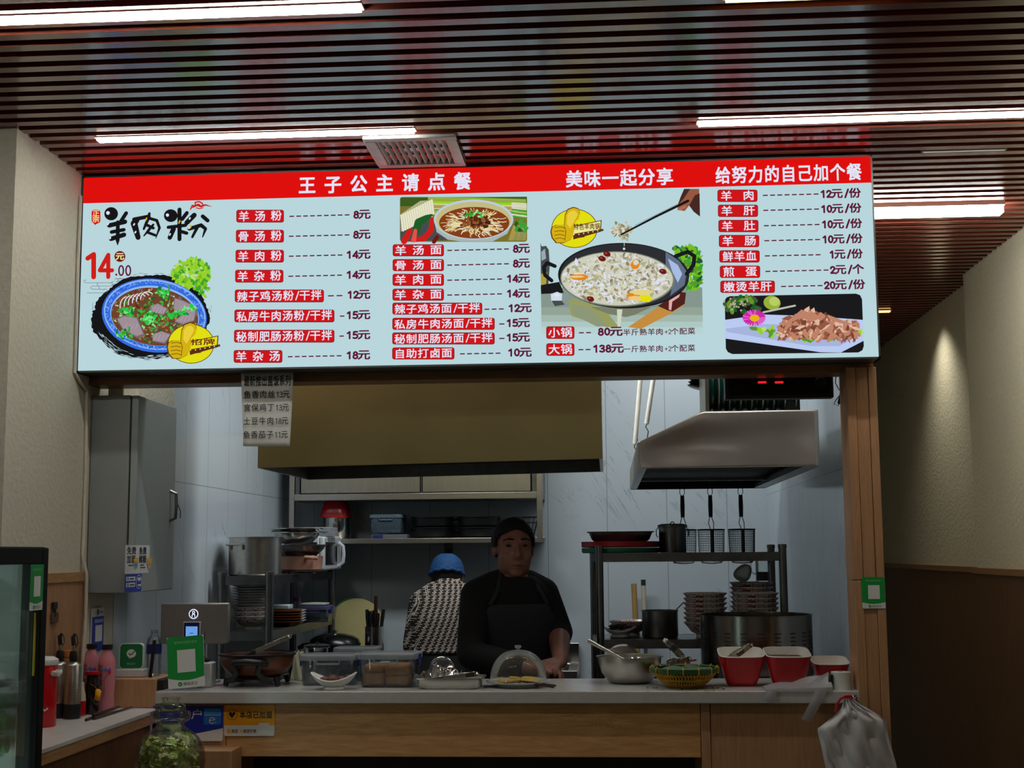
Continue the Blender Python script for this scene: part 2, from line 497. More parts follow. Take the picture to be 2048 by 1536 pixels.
class Art:
    """flat shapes on a plane through O spanned by U, V; CONV turns the caller's coordinates into metres along U and V"""
    def __init__(s, O, U, V, conv=None, dl=0.0002):
        s.O, s.U, s.V = Vector(O), Vector(U).normalized(), Vector(V).normalized()
        s.N = s.U.cross(s.V)
        s.conv = conv or (lambda a, b: (a, b))
        s.m, s.mats, s.l, s.dl = M(), [], 1, dl
    def _k(s, mt):
        if mt not in s.mats:
            s.mats.append(mt)
        s.m.k = s.mats.index(mt)
    def P(s, u, v):
        return s.O + s.U * u + s.V * v + s.N * (s.l * s.dl)
    def uv(s, pts, mt):
        s._k(mt); s.m.face([s.P(u, v) for u, v in pts])
    def poly(s, pts, mt, step=True):
        s._k(mt); s.m.face([s.P(*s.conv(a, b)) for a, b in pts])
        if step:
            s.l += 1
        return s
    def ell(s, cx, cy, rx, ry, mt, rot=0.0, n=28, step=True):
        c, q = math.cos(rot), math.sin(rot)
        return s.poly([(cx + rx * math.cos(t) * c - ry * math.sin(t) * q, cy + rx * math.cos(t) * q + ry * math.sin(t) * c) for t in [2 * PI * i / n for i in range(n)]], mt, step)
    def blob(s, cx, cy, rx, ry, mt, jag=0.25, n=11, step=True, rot=None):
        rot = random.random() * 6 if rot is None else rot
        pts = []
        for i in range(n):
            t = 2 * PI * i / n
            k = 1 + random.uniform(-jag, jag)
            x, y = rx * k * math.cos(t), ry * k * math.sin(t)
            pts.append((cx + x * math.cos(rot) - y * math.sin(rot), cy + x * math.sin(rot) + y * math.cos(rot)))
        return s.poly(pts, mt, step)
    def rrect(s, x0, y0, x1, y1, r, mt, step=True):
        pts = []
        for cx, cy, a in ((x1 - r, y1 - r, 0), (x0 + r, y1 - r, 90), (x0 + r, y0 + r, 180), (x1 - r, y0 + r, 270)):
            for k in range(5):
                t = math.radians(a + 22.5 * k)
                pts.append((cx + r * math.cos(t), cy + r * math.sin(t)))
        return s.poly(pts, mt, step)
    def _strokeuv(s, pts, w):
        """a band of width w (one or per point) with round joints, points in metres"""
        ws = w if isinstance(w, (list, tuple)) else [w] * len(pts)
        for i in range(len(pts) - 1):
            (x0, y0), (x1, y1) = pts[i], pts[i + 1]
            L = math.hypot(x1 - x0, y1 - y0)
            if L < 1e-9:
                continue
            nx, ny = -(y1 - y0) / L / 2, (x1 - x0) / L / 2
            a, b = ws[i], ws[i + 1]
            s.l += .03
            s.m.face([s.P(x0 - nx * a, y0 - ny * a), s.P(x1 - nx * b, y1 - ny * b), s.P(x1 + nx * b, y1 + ny * b), s.P(x0 + nx * a, y0 + ny * a)])
        for (x, y), a in zip(pts, ws):
            s.l += .03
            s.m.face([s.P(x + a / 2 * math.cos(t), y + a / 2 * math.sin(t)) for t in [2 * PI * i / 10 for i in range(10)]])
    def stroke(s, pts, w, mt, step=True):
        s._k(mt)
        q = [s.conv(a, b) for a, b in pts]
        u0 = s.conv(pts[0][0] + 1, pts[0][1])
        k = abs(u0[0] - q[0][0])
        s._strokeuv(q, [x * k for x in w] if isinstance(w, (list, tuple)) else w * k)
        if step:
            s.l += 1
        return s
    def text(s, t, xl, xr, yc, h, mt, bold=0.022, dig=0.12, up=False):
        """writing fitted between XL and XR, its middle at YC, H high; UP sets the characters one below the other"""
        s._k(mt)
        xm = (xl + xr) / 2
        u0, u1, vm = s.conv(xl, yc)[0], s.conv(xr, yc)[0], s.conv(xm, yc)[1]
        hh = abs(s.conv(xm, yc - h / 2)[1] - s.conv(xm, yc + h / 2)[1])
        adv = [ADV.get(c, .56 if c in DIG else 1.27) for c in t]
        tot = sum(adv) - (.27 if t[-1] not in DIG else 0)
        fx = (u1 - u0) / tot
        if up:
            fx = u1 - u0
        x = u0
        for i, (c, a) in enumerate(zip(t, adv)):
            vb = vm - hh / 2
            if up:
                x, vb = u0, vm + hh / 2 - (i + 1) * hh / len(t)
            hc = hh / len(t) * .92 if up else hh
            if c in DIG:
                for pl in DIG[c]:
                    s._strokeuv([(x + px * fx, vb + (py * .98 + .09) * hc) for px, py in pl], dig * min(hc, fx * 1.1))
            elif c != ' ':
                V_, F_ = glyph(c)
                sh = [(0, 0)] if not bold else [(-bold, -bold), (bold, -bold), (bold, bold), (-bold, bold)]
                for dx, dy in sh:
                    s.l += .06
                    s.m.mesh([s.P(x + ((vx - _RX0) / (_RX1 - _RX0) + dx) * fx, vb + ((vy - _RY0) / _RS + dy) * hc) for vx, vy in V_], F_)
            x += a * fx
        s.l += 1
        return s
    def dashes(s, xl, xr, yc, n, mt, h=2.4, duty=0.68):
        s._k(mt)
        xm = (xl + xr) / 2
        u0, u1, vm = s.conv(xl, yc)[0], s.conv(xr, yc)[0], s.conv(xm, yc)[1]
        hh = abs(s.conv(xm, yc - h / 2)[1] - s.conv(xm, yc + h / 2)[1])
        p = (u1 - u0) / (n - 1 + duty)
        for i in range(n):
            a = u0 + i * p
            s.m.face([s.P(a, vm - hh / 2), s.P(a + p * duty, vm - hh / 2), s.P(a + p * duty, vm + hh / 2), s.P(a, vm + hh / 2)])
        s.l += 1
        return s
    def obj(s, name, parent=None, loc=None, label=None):
        if loc is not None:
            s.m.v = [tuple(Vector(p) - Vector(loc)) for p in s.m.v]
        return s.m.obj(name, s.mats, parent, None, normals=False, label=label)
# ------------------------------------------------------------------ the room
CZ = 2.80
XL, XR = -1.782, 1.72
m = M(); m.box(-3.3, -3.2, -0.1, 2.0, 9.3, 0.0)
struct(m.obj('floor', mat('grey floor tile', (120, 112, 104), 0.35, 0, 0.1, 4)))
m = M(); m.box(-3.3, 3.89, 0, XL, 4.82, CZ + 0.12); m.box(-3.4, -3.2, 0, -3.3, 4.82, CZ + 0.12)
struct(m.obj('wall_left', PLASTER))
m = M(); m.box(-1.90, 4.82, 0, -1.78, 7.65, 2.92)
struct(m.obj('wall_kitchen_left', MARBLES))
m = M(); m.box(-1.90, 7.55, 0, 0.886, 7.65, 2.92)
struct(m.obj('wall_kitchen_back', MARBLE))
m = M(); m.box(0.880, 4.64, 0, 0.8865, 7.65, 2.92)
struct(m.obj('wall_kitchen_right', MARBLES))
m = M(); m.box(0.887, 4.64, 0, 0.893, 9.2, CZ + 0.12)
struct(m.obj('wall_corridor_left', PLASTER))
m = M(); m.box(XR, -3.2, 0, 2.0, 6.49, CZ + 0.12); m.box(1.79, 6.49, 0, 2.0, 9.2, CZ + 0.12)
struct(m.obj('wall_right', PLASTER))
m = M(); m.box(0.887, 9.2, 0, 2.0, 9.3, CZ + 0.12)
struct(m.obj('wall_corridor_end', PLASTER))
m = M(); m.box(-3.3, -3.3, 0, 2.0, -3.2, CZ + 0.12)
struct(m.obj('wall_back', mat('beige back wall', (226, 222, 214), 0.8)))
# panelling along the lower walls
m = M(); m.box(XR - 0.016, -3.2, 0, XR, 6.49, 1.385); m.box(1.774, 6.49, 0, 1.79, 9.2, 1.385)
struct(m.obj('trim_1', DARKW))
m = M(); m.box(XR - 0.024, -3.2, 1.385, XR, 6.49, 1.412); m.box(1.766, 6.49, 1.385, 1.79, 9.2, 1.412)
struct(m.obj('trim_2', wood('panel cap rail', (128, 92, 60), (150, 110, 74), (6, 0.6, 6))))
m = M(); m.box(XL - 0.3, 3.88, 0, XL + 0.012, 4.535, 1.415)
struct(m.obj('trim_3', OAKV))
m = M(); m.box(XL - 0.3, 3.872, 1.415, XL + 0.018, 4.535, 1.445)
struct(m.obj('trim_4', OAK))
# header above the hatch and the pillar at its right
m = M(); m.box(XL, 4.525, 2.085, 0.893, 4.635, CZ)
struct(m.obj('wall_header', wood('header laminate', (120, 84, 56), (146, 104, 72), (1, 1, 8))))
m = M()
pl0, pl1 = at(1692, 737, 4.5).x, at(1752, 737, 4.5).x
for a, b, dy in ((pl0, pl0 + .029, 0), (pl0 + .030, pl1 - .027, .004), (pl1 - .026, pl1, 0)):
    m.box(a, 4.50 + dy, 0, b, 4.64, 1.40); m.box(a, 4.50 + dy, 1.402, b, 4.64, 2.10)
struct(m.obj('pillar', OAKV, bevel=0.0015))
# slatted ceiling
m = M(); yy = 1.30; k = 0
while yy < 9.1:
    x0, x1 = (-3.3, XR) if yy < 4.46 else (0.894, 1.79 if yy > 6.5 else XR)
    m.box(x0, yy, CZ, x1, yy + 0.036, CZ + 0.065)
    yy += 0.0745
struct(m.obj('ceiling', SLAT))
m = M(); m.box(-3.3, -3.2, CZ + 0.12, 2.0, 4.64, CZ + 0.16); m.box(0.894, 4.64, CZ + 0.12, 2.0, 9.3, CZ + 0.16)
struct(m.obj('ceiling_upper', mat('dark ceiling void', (70, 36, 30), 0.9)))
m = M(); m.box(-3.3, -3.2, CZ, XR, 1.29, CZ + 0.05)
struct(m.obj('ceiling_rear', mat('pale dining ceiling', (170, 160, 150), 0.8)))
m = M(); m.box(-1.9, 4.64, 2.92, 0.886, 7.65, 2.96)
struct(m.obj('ceiling_kitchen', mat('white kitchen ceiling', (205, 208, 205), 0.8)))

# ------------------------------------------------------------------ ceiling lights and vent
LED = emi('led strip', (255, 252, 244), 40.0)
LEDW = emi('warm led strip', (255, 190, 120), 3.0)
HOUS = mat('white lamp housing', (190, 185, 178), 0.4)
def strip(pa, pb, width, label, group='linear lights in the slatted ceiling', z=CZ - 0.004, mt=LED, hang=0.0, thick=.006):
    a, b = atz(pa[0], pa[1], z), atz(pb[0], pb[1], z)
    yc = (a.y + b.y) / 2
    t = thing('ceiling_light', label, 'ceiling light', ((a.x + b.x) / 2, yc, z), 0, group)
    L = (b.x - a.x) / 2
    q = M(); q.box(-L - .006, -width / 2 - .004, 0.001, L + .006, width / 2 + .004, 0.06 + hang)
    q.obj('housing', HOUS, t)
    q = M(); q.box(-L, -width / 2, -thick, L, width / 2, 0.0005)
    q.obj('diffuser', mt, t)
    return t
strip((-420, 52), (722, 18), .036, 'long bright linear light at the front left of the slatted ceiling')
strip((195, 278), (828, 262), .030, 'bright linear light in the slats just above the left half of the menu board')
strip((1397, 249), (2300, 217), .034, 'bright linear light in the slats above the right end of the menu board')
strip((1640, 423), (2003, 413), .06, 'short wide light bar hanging in the passage right of the menu board', z=CZ - 0.010, thick=.028)
strip((1846, 305), (2010, 300), .004, 'thin dim line of light in the slats right of the menu board', mt=emi('dim led', (225, 220, 210), 0.6), z=CZ + .002, thick=.001)
strip((1735, 623), (1780, 622), .03, 'small warm orange light deep in the passage ceiling', mt=LEDW)
strip((1452, -4), (1800, -18), .034, 'yellowish linear light cut off by the top edge of the photo', mt=emi('yellow led', (255, 225, 130), 6.0))
for yb in (0.2, -1.6):  # unseen strips added behind the camera to brighten the room that the steel mirrors
    t = thing('ceiling_light', 'added unseen linear fill light over the dining room', 'ceiling light', (-0.6, yb, CZ - .004), 0, 'added dining room fill lights')
    q = M(); q.box(-1.2, -.02, -.006, 1.2, .02, .0005); q.obj('diffuser', emi('added dining fill led', (255, 250, 240), 7.0), t)
c4 = [atz(*p, CZ - 0.008) for p in ((733, 277), (912, 270), (930, 330), (752, 336))]
vx0, vx1 = (c4[0].x + c4[3].x) / 2, (c4[1].x + c4[2].x) / 2
vy1, vy0 = (c4[2].y + c4[3].y) / 2, (c4[0].y + c4[1].y) / 2
vt = thing('ceiling_vent', 'white square louvred air vent in the slatted ceiling above the menu board', 'vent', ((vx0 + vx1) / 2, (vy0 + vy1) / 2, CZ - 0.012))
hx, hy = (vx1 - vx0) / 2, (vy1 - vy0) / 2
fw = 0.035
WV = mat('white vent enamel', (206, 202, 198), 0.4)
m = M()
m.box(-hx, -hy, 0, hx, -hy + fw, 0.012); m.box(-hx, hy - fw, 0, hx, hy, 0.012)
m.box(-hx, -hy + fw, 0, -hx + fw, hy - fw, 0.012); m.box(hx - fw, -hy + fw, 0, hx, hy - fw, 0.012)
m.obj('frame', WV, vt, bevel=0.003)
m = M()
for i in range(11):
    x = -hx + fw + (i + .5) * (2 * hx - 2 * fw) / 11
    m.bar((x, -hy + fw, .014), (x, hy - fw, .014), .004, .026, up=(0.5, 0, 1))
for i in range(3):
    y = -hy + fw + (i + 1) * (2 * hy - 2 * fw) / 4
    m.box(-hx + fw, y - .002, .028, hx - fw, y + .002, .034)
m.obj('louvre', WV, vt)
m = M(); m.box(-hx + .01, -hy + .01, .036, hx - .01, hy - .01, .05)
m.obj('duct_back', BLACKM, vt)
# ------------------------------------------------------------------ the lit menu board
SY = 4.40
sTL, sBR = at(165, 349, SY), at(1762, 718, SY)
SX0, SX1, SZ0, SZ1 = -1.778, 0.8925, 2.113, 2.793
sign = thing('menu_sign', 'long lit menu board with red heading band hanging above the kitchen hatch', 'menu board', ((SX0 + SX1) / 2, SY, SZ0))
SL = Vector(sign.location)
m = M()
m.box(SX0, SY, SZ0, SX0 + .008, SY + .115, SZ1); m.box(SX1 - .008, SY, SZ0, SX1, SY + .115, SZ1)
m.box(SX0, SY, SZ0, SX1, SY + .115, SZ0 + .008); m.box(SX0, SY, SZ1 - .006, SX1, SY + .115, SZ1)
m.box(SX0, SY + .105, SZ0, SX1, SY + .115, SZ1)
m.v = [tuple(Vector(p) - SL) for p in m.v]
m.obj('frame', mat('grey metal sign frame', (92, 96, 94), 0.4, 0.7), sign)
E_ = lambda n, c, k=1.0: emi('lit print ' + n, c, k, False)
LW = emi('lit print white', (184, 214, 220), 1.0)
LR = emi('lit print red', (222, 16, 14), 1.0)
WHT = E_('pure white', (226, 228, 246)); MAR = E_('maroon', (92, 22, 52)); PLR = E_('label red', (205, 22, 26)); PLO = E_('label edge', (120, 18, 26))
BLK = E_('black', (22, 22, 24)); GRN = E_('green', (60, 160, 48)); GRD = E_('dark green', (30, 92, 40)); GRL = E_('light green', (150, 208, 40)); GRB = E_('leaf green', (44, 196, 70))
YEL = E_('yellow', (226, 222, 20)); GOL = E_('gold', (212, 176, 20)); BRN = E_('brown', (92, 44, 18)); SOUP = E_('soup', (112, 66, 44)); MEAT = E_('meat', (158, 142, 152)); MEAT2 = E_('meat shade', (120, 104, 112))
NOOD = E_('noodle', (228, 220, 190)); NOODS = E_('noodle edge', (196, 178, 120)); BLU = E_('blue', (52, 108, 224)); BLU2 = E_('light blue', (140, 184, 244)); BLU3 = E_('deep blue', (30, 70, 180)); GRY = E_('grey', (150, 160, 158)); GRYD = E_('dark grey', (70, 76, 78))
ORA = E_('orange', (226, 134, 30)); CRM = E_('cream', (216, 214, 196)); CRM2 = E_('cream shade', (176, 170, 142)); REDD = E_('dark red', (110, 24, 22)); CHIL = E_('chilli', (206, 30, 24)); TAN = E_('tan', (186, 160, 84)); PINK = E_('liver', (190, 130, 104)); PINK2 = E_('liver shade', (148, 88, 66)); PINK3 = E_('liver light', (224, 184, 160)); PLT = E_('plate', (186, 202, 240)); DRK = E_('picture black', (26, 26, 28)); MAG = E_('flower', (204, 40, 168)); SKN = E_('hand', (150, 88, 66)); SKD = E_('hand shade', (70, 40, 34)); TBL = E_('table', (132, 150, 142)); TBL2 = E_('table light', (164, 186, 180)); OLV = E_('olive', (150, 156, 96))

def sconv(px, py):
    p = at(px, py, SY)
    return (p.x - SX0, p.z - SZ0)
def sart(conv=None, dl=0.0002):
    return Art(Vector((SX0, SY, SZ0)) - SL, (1, 0, 0), (0, 0, 1), conv or sconv, dl)
def crop(ox, oy, k):
    return lambda X, Y: sconv(ox + X / k, oy + Y / k)
a = sart(lambda u, v: (u, v))
a.poly([(.006, .006), (SX1 - SX0 - .006, .006), (SX1 - SX0 - .006, SZ1 - SZ0 - .006), (.006, SZ1 - SZ0 - .006)], LW)
a.obj('light_panel', sign)
a = sart(lambda u, v: (u, v)); a.l = 3
bz = sconv(900, 387.5)[1]
a.poly([(.006, bz), (SX1 - SX0 - .006, bz), (SX1 - SX0 - .006, SZ1 - SZ0 - .006), (.006, SZ1 - SZ0 - .006)], LR)
band = a.obj('heading_band', sign)
a = sart(); a.l = 6
a.text('王 子 公 主 请 点 餐', 600, 940, 367, 32, WHT, .03)
a.text('美味一起分享', 1134, 1344, 356.5, 31, WHT, .026)
a.text('给努力的自己加个餐', 1433, 1721, 348, 31, WHT, .024)
a.obj('heading_lettering', band)

def dish(name, x0, x1, yc, h, dash, price, px0, px1, py, inset=6, ph=18, lay=6):
    b = sart(); b.l = lay
    b.rrect(x0, yc - h / 2, x1, yc + h / 2, 4.5, PLO)
    b.rrect(x0 + 1.2, yc - h / 2 + 1.2, x1 - 1.2, yc + h / 2 - 1.2, 3.6, PLR)
    pl = b.obj('dish_label', sign)
    b = sart(); b.l = lay + 4
    b.text(name, x0 + inset, x1 - inset, yc, h * .74, WHT, .016)
    b.obj('dish_lettering', pl)
    b = sart(); b.l = lay
    if dash:
        b.dashes(dash[0], dash[1], py + 2.6, dash[2], MAR)
    b.text(price, px0, px1, py, ph, MAR, .032, .2)
    b.obj('price_lettering', sign)
Y1 = [432.5, 472.5, 512.5, 552.5, 592, 632, 672.5, 713]
P1 = [428.8, 468.8, 508.8, 549, 589, 629.7, 669.7, 710]
for i, (n, x1, d, pr, p0) in enumerate([('羊 汤 粉', 568, (579, 699, 9), '8元', 707), ('骨 汤 粉', 568, (578, 699, 9), '8元', 706.5), ('羊 肉 粉', 568, (578, 685, 8), '14元', 693), ('羊 杂 粉', 567, (577, 684, 8), '14元', 693),
                                        ('辣子鸡汤粉/干拌', 648, (656, 685, 2), '12元', 695), ('私房牛肉汤粉/干拌', 669, (680, 689, 1), '15元', 693), ('秘制肥肠汤粉/干拌', 669, (679, 688, 1), '15元', 693), ('羊 杂 汤', 565, (576, 683, 8), '18元', 693)]):
    dish(n, 472.8 - .75 * i, x1, Y1[i], 25.5, d, pr, p0, 739.5 - .1 * i, P1[i])
Y2 = [500.8, 530.4, 559.8, 589.4, 617.4, 647.7, 677, 707]
P2 = [497, 526.5, 556.8, 586.5, 615.8, 645.5, 674.5, 704.6]
for i, (n, x1, d, pr, p0, p1) in enumerate([('羊 汤 面', 888, (894.7, 1017.8, 9), '8元', 1026, 1058), ('骨 汤 面', 888, (894.7, 1017.8, 9), '8元', 1026, 1058), ('羊 肉 面', 888, (894.7, 1004, 8), '14元', 1013.6, 1058), ('羊 杂 面', 888, (894.7, 1004, 8), '14元', 1013.6, 1058),
                                            ('辣子鸡汤面/干拌', 964.6, (969, 1007.5, 3), '12元', 1017, 1061.6), ('私房牛肉汤面/干拌', 989.5, (998.5, 1009, 1), '15元', 1013, 1058), ('秘制肥肠汤面/干拌', 989.5, (998.5, 1009, 1), '15元', 1013, 1058), ('自助打卤面', 909, (920, 1001, 6), '10元', 1016, 1061.6)]):
    dish(n, 785.5 - .15 * i, x1, Y2[i], 24, d, pr, p0, p1, P2[i])
Y4 = [391.8, 421.8, 452.2, 482.3, 513, 543.7, 573.7]
P4 = [387, 417, 447.8, 477.8, 508.2, 539, 569.6]
for i, (n, x1, d, pr, p0, p1) in enumerate([('羊  肉', 1514.9, (1525.6, 1637, 8), '12元/份', 1641, 1719.6), ('羊  肝', 1516, (1526.6, 1638, 8), '10元/份', 1642, 1720.6), ('羊  肚', 1516.8, (1527.6, 1639, 8), '10元/份', 1643.7, 1722), ('羊  肠', 1518.4, (1528.6, 1640, 8), '10元/份', 1644.6, 1723),
                                            ('鲜羊血', 1519.3, (1529.6, 1641, 8), '1元/份', 1659, 1723.4), ('煎  蛋', 1520.2, (1530.7, 1657, 9), '2元/个', 1660, 1726), ('嫩烫羊肝', 1549.7, (1562, 1645, 6), '20元/份', 1648, 1728)]):
    dish(n, 1434.8 + .95 * i, x1, Y4[i], 24.5, d, pr, p0, p1, P4[i], 8)
for n, yc, d, pr, p0, p1, note, n0 in (('小锅', 665.8, (1158, 1182, 2), '80元', 1195.7, 1243.4, '半斤熟羊肉+2个配菜', 1247), ('大锅', 699.6, (1157, 1181, 2), '138元', 1186, 1245.6, '一斤熟羊肉+2个配菜', 1247)):
    dish(n, 1092.6, 1149, yc, 25, d, pr, p0, p1, yc - 2.4, lay=30)
    b = sart(); b.l = 32
    b.text(note, n0, 1389, yc - 1.6, 12.5, MAR, .016, .1)
    b.obj('note_lettering', sign)

def badge(b, cx, cy, k, words):
    """yellow thumbs-up seal with a worded flag"""
    T = lambda pts: [(cx + x * k, cy + y * k) for x, y in pts]
    b.ell(cx, cy, 208 * k, 176 * k, BRN); b.ell(cx, cy, 202 * k, 170 * k, YEL)
    flag = [(-20, -20), (245, -75), (238, 30), (-10, 100)]
    b.poly(T(flag), BRN)
    b.poly(T([(-12, -14), (236, -66), (230, 12), (-12, 62)]), E_('pale yellow', (236, 232, 150)) if len(words) > 2 else YEL)
    hand = [(-90, -28), (-82, -120), (-58, -168), (-8, -186), (36, -172), (50, -132), (36, -84), (2, -50), (-6, 40), (-30, 96), (-90, 128), (-160, 128), (-196, 84), (-208, 30), (-198, -10), (-160, -30)]
    b.poly(T([(x * 1.045 - 1, y * 1.045) for x, y in hand]), BRN)
    b.poly(T(hand), GOL)
    b.poly(T([(-70, -40), (-66, -118), (-44, -152), (-8, -164), (18, -150), (28, -120), (-10, -50), (-40, 0)]), E_('gold light', (232, 206, 60)))
    for yy in (-6, 28, 62, 94):
        b.stroke(T([(-182 + abs(yy - 44) * .15, yy), (-130, yy - 8), (-92, yy + 2)]), 5 * k, BRN, False)
    b.l += 1
    b.stroke(T([(-92, -20), (-78, 30), (-88, 110)]), 5 * k, BRN)
    b.poly(T([(0, 48), (258, 4), (262, 22), (70, 66), (96, 78), (0, 92)]), BRN)
    for i in range(5):
        x, y = 40 + i * 42, 54 - i * 8
        b.poly(T([(x + (9 if j % 2 == 0 else 4) * math.sin(j * PI / 5), y - (9 if j % 2 == 0 else 4) * math.cos(j * PI / 5)) for j in range(10)]), CRM, False)
    b.l += 1
    b.text(words, cx + (-4 if len(words) > 2 else 6) * k, cx + (226 if len(words) > 2 else 206) * k, cy - 16 * k, 52 * k, REDD if len(words) <= 2 else BRN, .02)

# picture at the left: name of the house dish, its price and the bowl
a = sart(crop(150, 390, 4.3875)); a.l = 4
a.ell(318, 165, 60, 58, BLK); a.ell(290, 158, 16, 16, WHT)
for pts, w in (([(450, 160), (405, 230)], 34), ([(302, 268), (440, 236)], 40), ([(322, 326), (430, 306)], 32), ([(318, 386), (432, 350)], 40), ([(378, 240), (376, 400), (376, 440)], [34, 34, 6]),
               ([(545, 220), (520, 250), (556, 374)], [50, 60, 44]), ([(520, 215), (650, 190)], 34), ([(655, 165), (640, 220), (606, 300)], [24, 30, 20]), ([(650, 205), (720, 225), (744, 290), (712, 378)], [26, 26, 24, 8]), ([(622, 260), (690, 292)], 26), ([(690, 262), (650, 310), (608, 360)], [20, 26, 12]), ([(640, 330), (706, 355)], 24),
               ([(920, 130), (920, 390)], 36), ([(985, 160), (944, 214)], 34), ([(822, 286), (974, 268)], 30), ([(868, 300), (836, 376)], [44, 40]), ([(930, 322), (984, 338)], 30), ([(1050, 180), (985, 246)], 44), ([(1124, 190), (1168, 228)], 34), ([(1008, 300), (1110, 268), (1150, 300), (1124, 372)], [34, 34, 28, 10]), ([(1076, 290), (1034, 372)], [30, 22])):
    a.stroke(pts, w, BLK)
a.ell(845, 185, 60, 56, BLK); a.ell(816, 180, 14, 14, WHT)
for x, y in ((296, 258), (314, 382), (524, 262), (536, 330), (838, 350), (1012, 210), (1006, 292)):
    a.ell(x, y, 7, 13, WHT, .5, 10, False)
for x, y in ((630, 216), (921, 240), (1020, 282)):
    a.ell(x, y, 7, 18, GOL, .4, 10, False)
a.l += 1
a.rrect(152, 134, 229, 252, 22, PLR); a.poly([(165, 246), (216, 246), (182, 268)], PLR)
a.text('正', 164, 216, 166, 52, E_('pale yellow', (236, 232, 150)), .02); a.text('宗', 164, 216, 220, 48, E_('pale yellow', (236, 232, 150)), .02)
for pts, w in (([(1020, 130), (1034, 96), (1064, 100), (1060, 70), (1092, 62), (1120, 76), (1130, 96)], 12), ([(1040, 112), (1080, 92), (1110, 106), (1150, 92), (1180, 100), (1206, 108)], [14, 18, 18, 14, 8, 3]), ([(1070, 118), (1100, 126), (1130, 116)], 9), ([(1084, 84), (1104, 92)], 8)):
    a.stroke(pts, w, CHIL)
a.stroke([(120, 560), (172, 526), (172, 724)], 42, CHIL)
a.stroke([(300, 724), (300, 530), (226, 666), (334, 666)], 36, CHIL)
a.ell(402, 544, 48, 48, REDD); a.text('元', 370, 434, 544, 58, E_('pale yellow', (236, 232, 150)), .03)
a.ell(371, 704, 9, 9, MAR)
for cx in (414, 476):
    a.stroke([(cx + 20 * math.cos(t), 668 + 42 * math.sin(t)) for t in [2 * PI * i / 14 for i in range(15)]], 13, MAR)
a.stroke([(360, 740), (492, 740)], 4, MAR)
for pts in ([(110, 752), (92, 752), (90, 768), (110, 776), (330, 776), (344, 792), (330, 804), (160, 804), (146, 820), (160, 832), (292, 834), (296, 852), (280, 864), (116, 864)], [(200, 776), (214, 790), (200, 804)], [(226, 804), (218, 820), (230, 834)]):
    a.stroke(pts, 3.2, GRYD)
a.obj('dish_title', sign)

a = sart(crop(150, 390, 4.3875), 1.5e-5); a.l = 53
R_ = random.Random(3)
pts = []
for i in range(150):
    t = 2 * PI * i / 150
    k = 1 + .018 * math.sin(9 * t + 1) + R_.uniform(-.014, .014) + (.05 if 1.6 < t < 3.3 else 0)
    pts.append((672 + 506 * k * math.cos(t), 1066 + 366 * k * math.sin(t)))
a.poly(pts, BLK)
for i in range(90):
    t = R_.uniform(1.2, 2.7); r = R_.uniform(.93, 1.08)
    a.stroke([(672 + 506 * r * math.cos(t + q), 1066 + 366 * r * math.sin(t + q)) for q in (0, .03, .06, .10)], [1, R_.uniform(2, 6), R_.uniform(2, 6), 1], LW, False)
for i in range(50):
    t = R_.uniform(0, 6.28); r = R_.uniform(1.0, 1.07)
    a.stroke([(672 + 506 * r * math.cos(t + q), 1066 + 366 * r * math.sin(t + q)) for q in (0, .04, .09)], [1, R_.uniform(2, 5), 1], BLK, False)
a.l += 1
for i in range(190):
    t, r = R_.uniform(0, 2 * PI), math.sqrt(R_.uniform(0, 1))
    x, y = 1020 + 165 * r * math.cos(t), 690 + 130 * r * math.sin(t)
    a.blob(x, y, R_.uniform(12, 34), R_.uniform(9, 24), R_.choice([GRL, GRL, GRL, GRN, E_('lettuce', (118, 190, 30)), E_('lettuce pale', (186, 222, 110))]), .35)
for i in range(60):
    a.blob(R_.gauss(1105, 34), R_.gauss(790, 40), R_.uniform(10, 24), R_.uniform(8, 16), R_.choice([GRL, GRN, E_('lettuce', (118, 190, 30))]), .3)
a.ell(700, 1060, 462, 322, BLU, .13, 48); a.ell(704, 1052, 448, 306, BLU2, .13, 48); a.ell(704, 1054, 436, 294, BLU, .13, 48)
for i in range(420):
    t = R_.uniform(0, 2 * PI); r = R_.uniform(.89, .985)
    x, y = 446 * r * math.cos(t), 304 * r * math.sin(t)
    x, y = 704 + x * math.cos(.13) - y * math.sin(.13), 1054 + x * math.sin(.13) + y * math.cos(.13)
    a.stroke([(x, y), (x + R_.uniform(-16, 16), y + R_.uniform(-14, 14))], 4, R_.choice([BLU2, BLU2, BLU3]), False)
a.l += 1
a.ell(704, 1062, 392, 262, BLU2, .13, 44); a.ell(704, 1070, 384, 252, SOUP, .13, 44)
def inb(k=1.0):
    t, r = R_.uniform(0, 2 * PI), math.sqrt(R_.uniform(0, 1)) * k
    x, y = 372 * r * math.cos(t), 240 * r * math.sin(t)
    return 704 + x * math.cos(.13) - y * math.sin(.13), 1070 + x * math.sin(.13) + y * math.cos(.13)
for i in range(420):
    x, y = inb()
    a.blob(x, y, R_.uniform(6, 22), R_.uniform(4, 11), R_.choice([GRD, GRN, GRB, SOUP, BRN, GRD, E_('soup light', (176, 110, 70)), MEAT2, GRN, GRB, E_('pale onion', (190, 210, 150))]), .4, 7)
for i in range(6):
    a.stroke([(470 + i * 34 + (70 - i * 2) * math.cos(t), 985 - i * 14 + (90 - i * 6) * math.sin(t)) for t in [3.0 + .28 * j for j in range(10)]], 13, BRN if i % 2 else SOUP, False); a.l += 1
    a.stroke([(476 + i * 34 + (70 - i * 2) * math.cos(t), 985 - i * 14 + (90 - i * 6) * math.sin(t)) for t in [3.0 + .28 * j for j in range(10)]], 9, E_('noodle white', (226, 220, 224)))
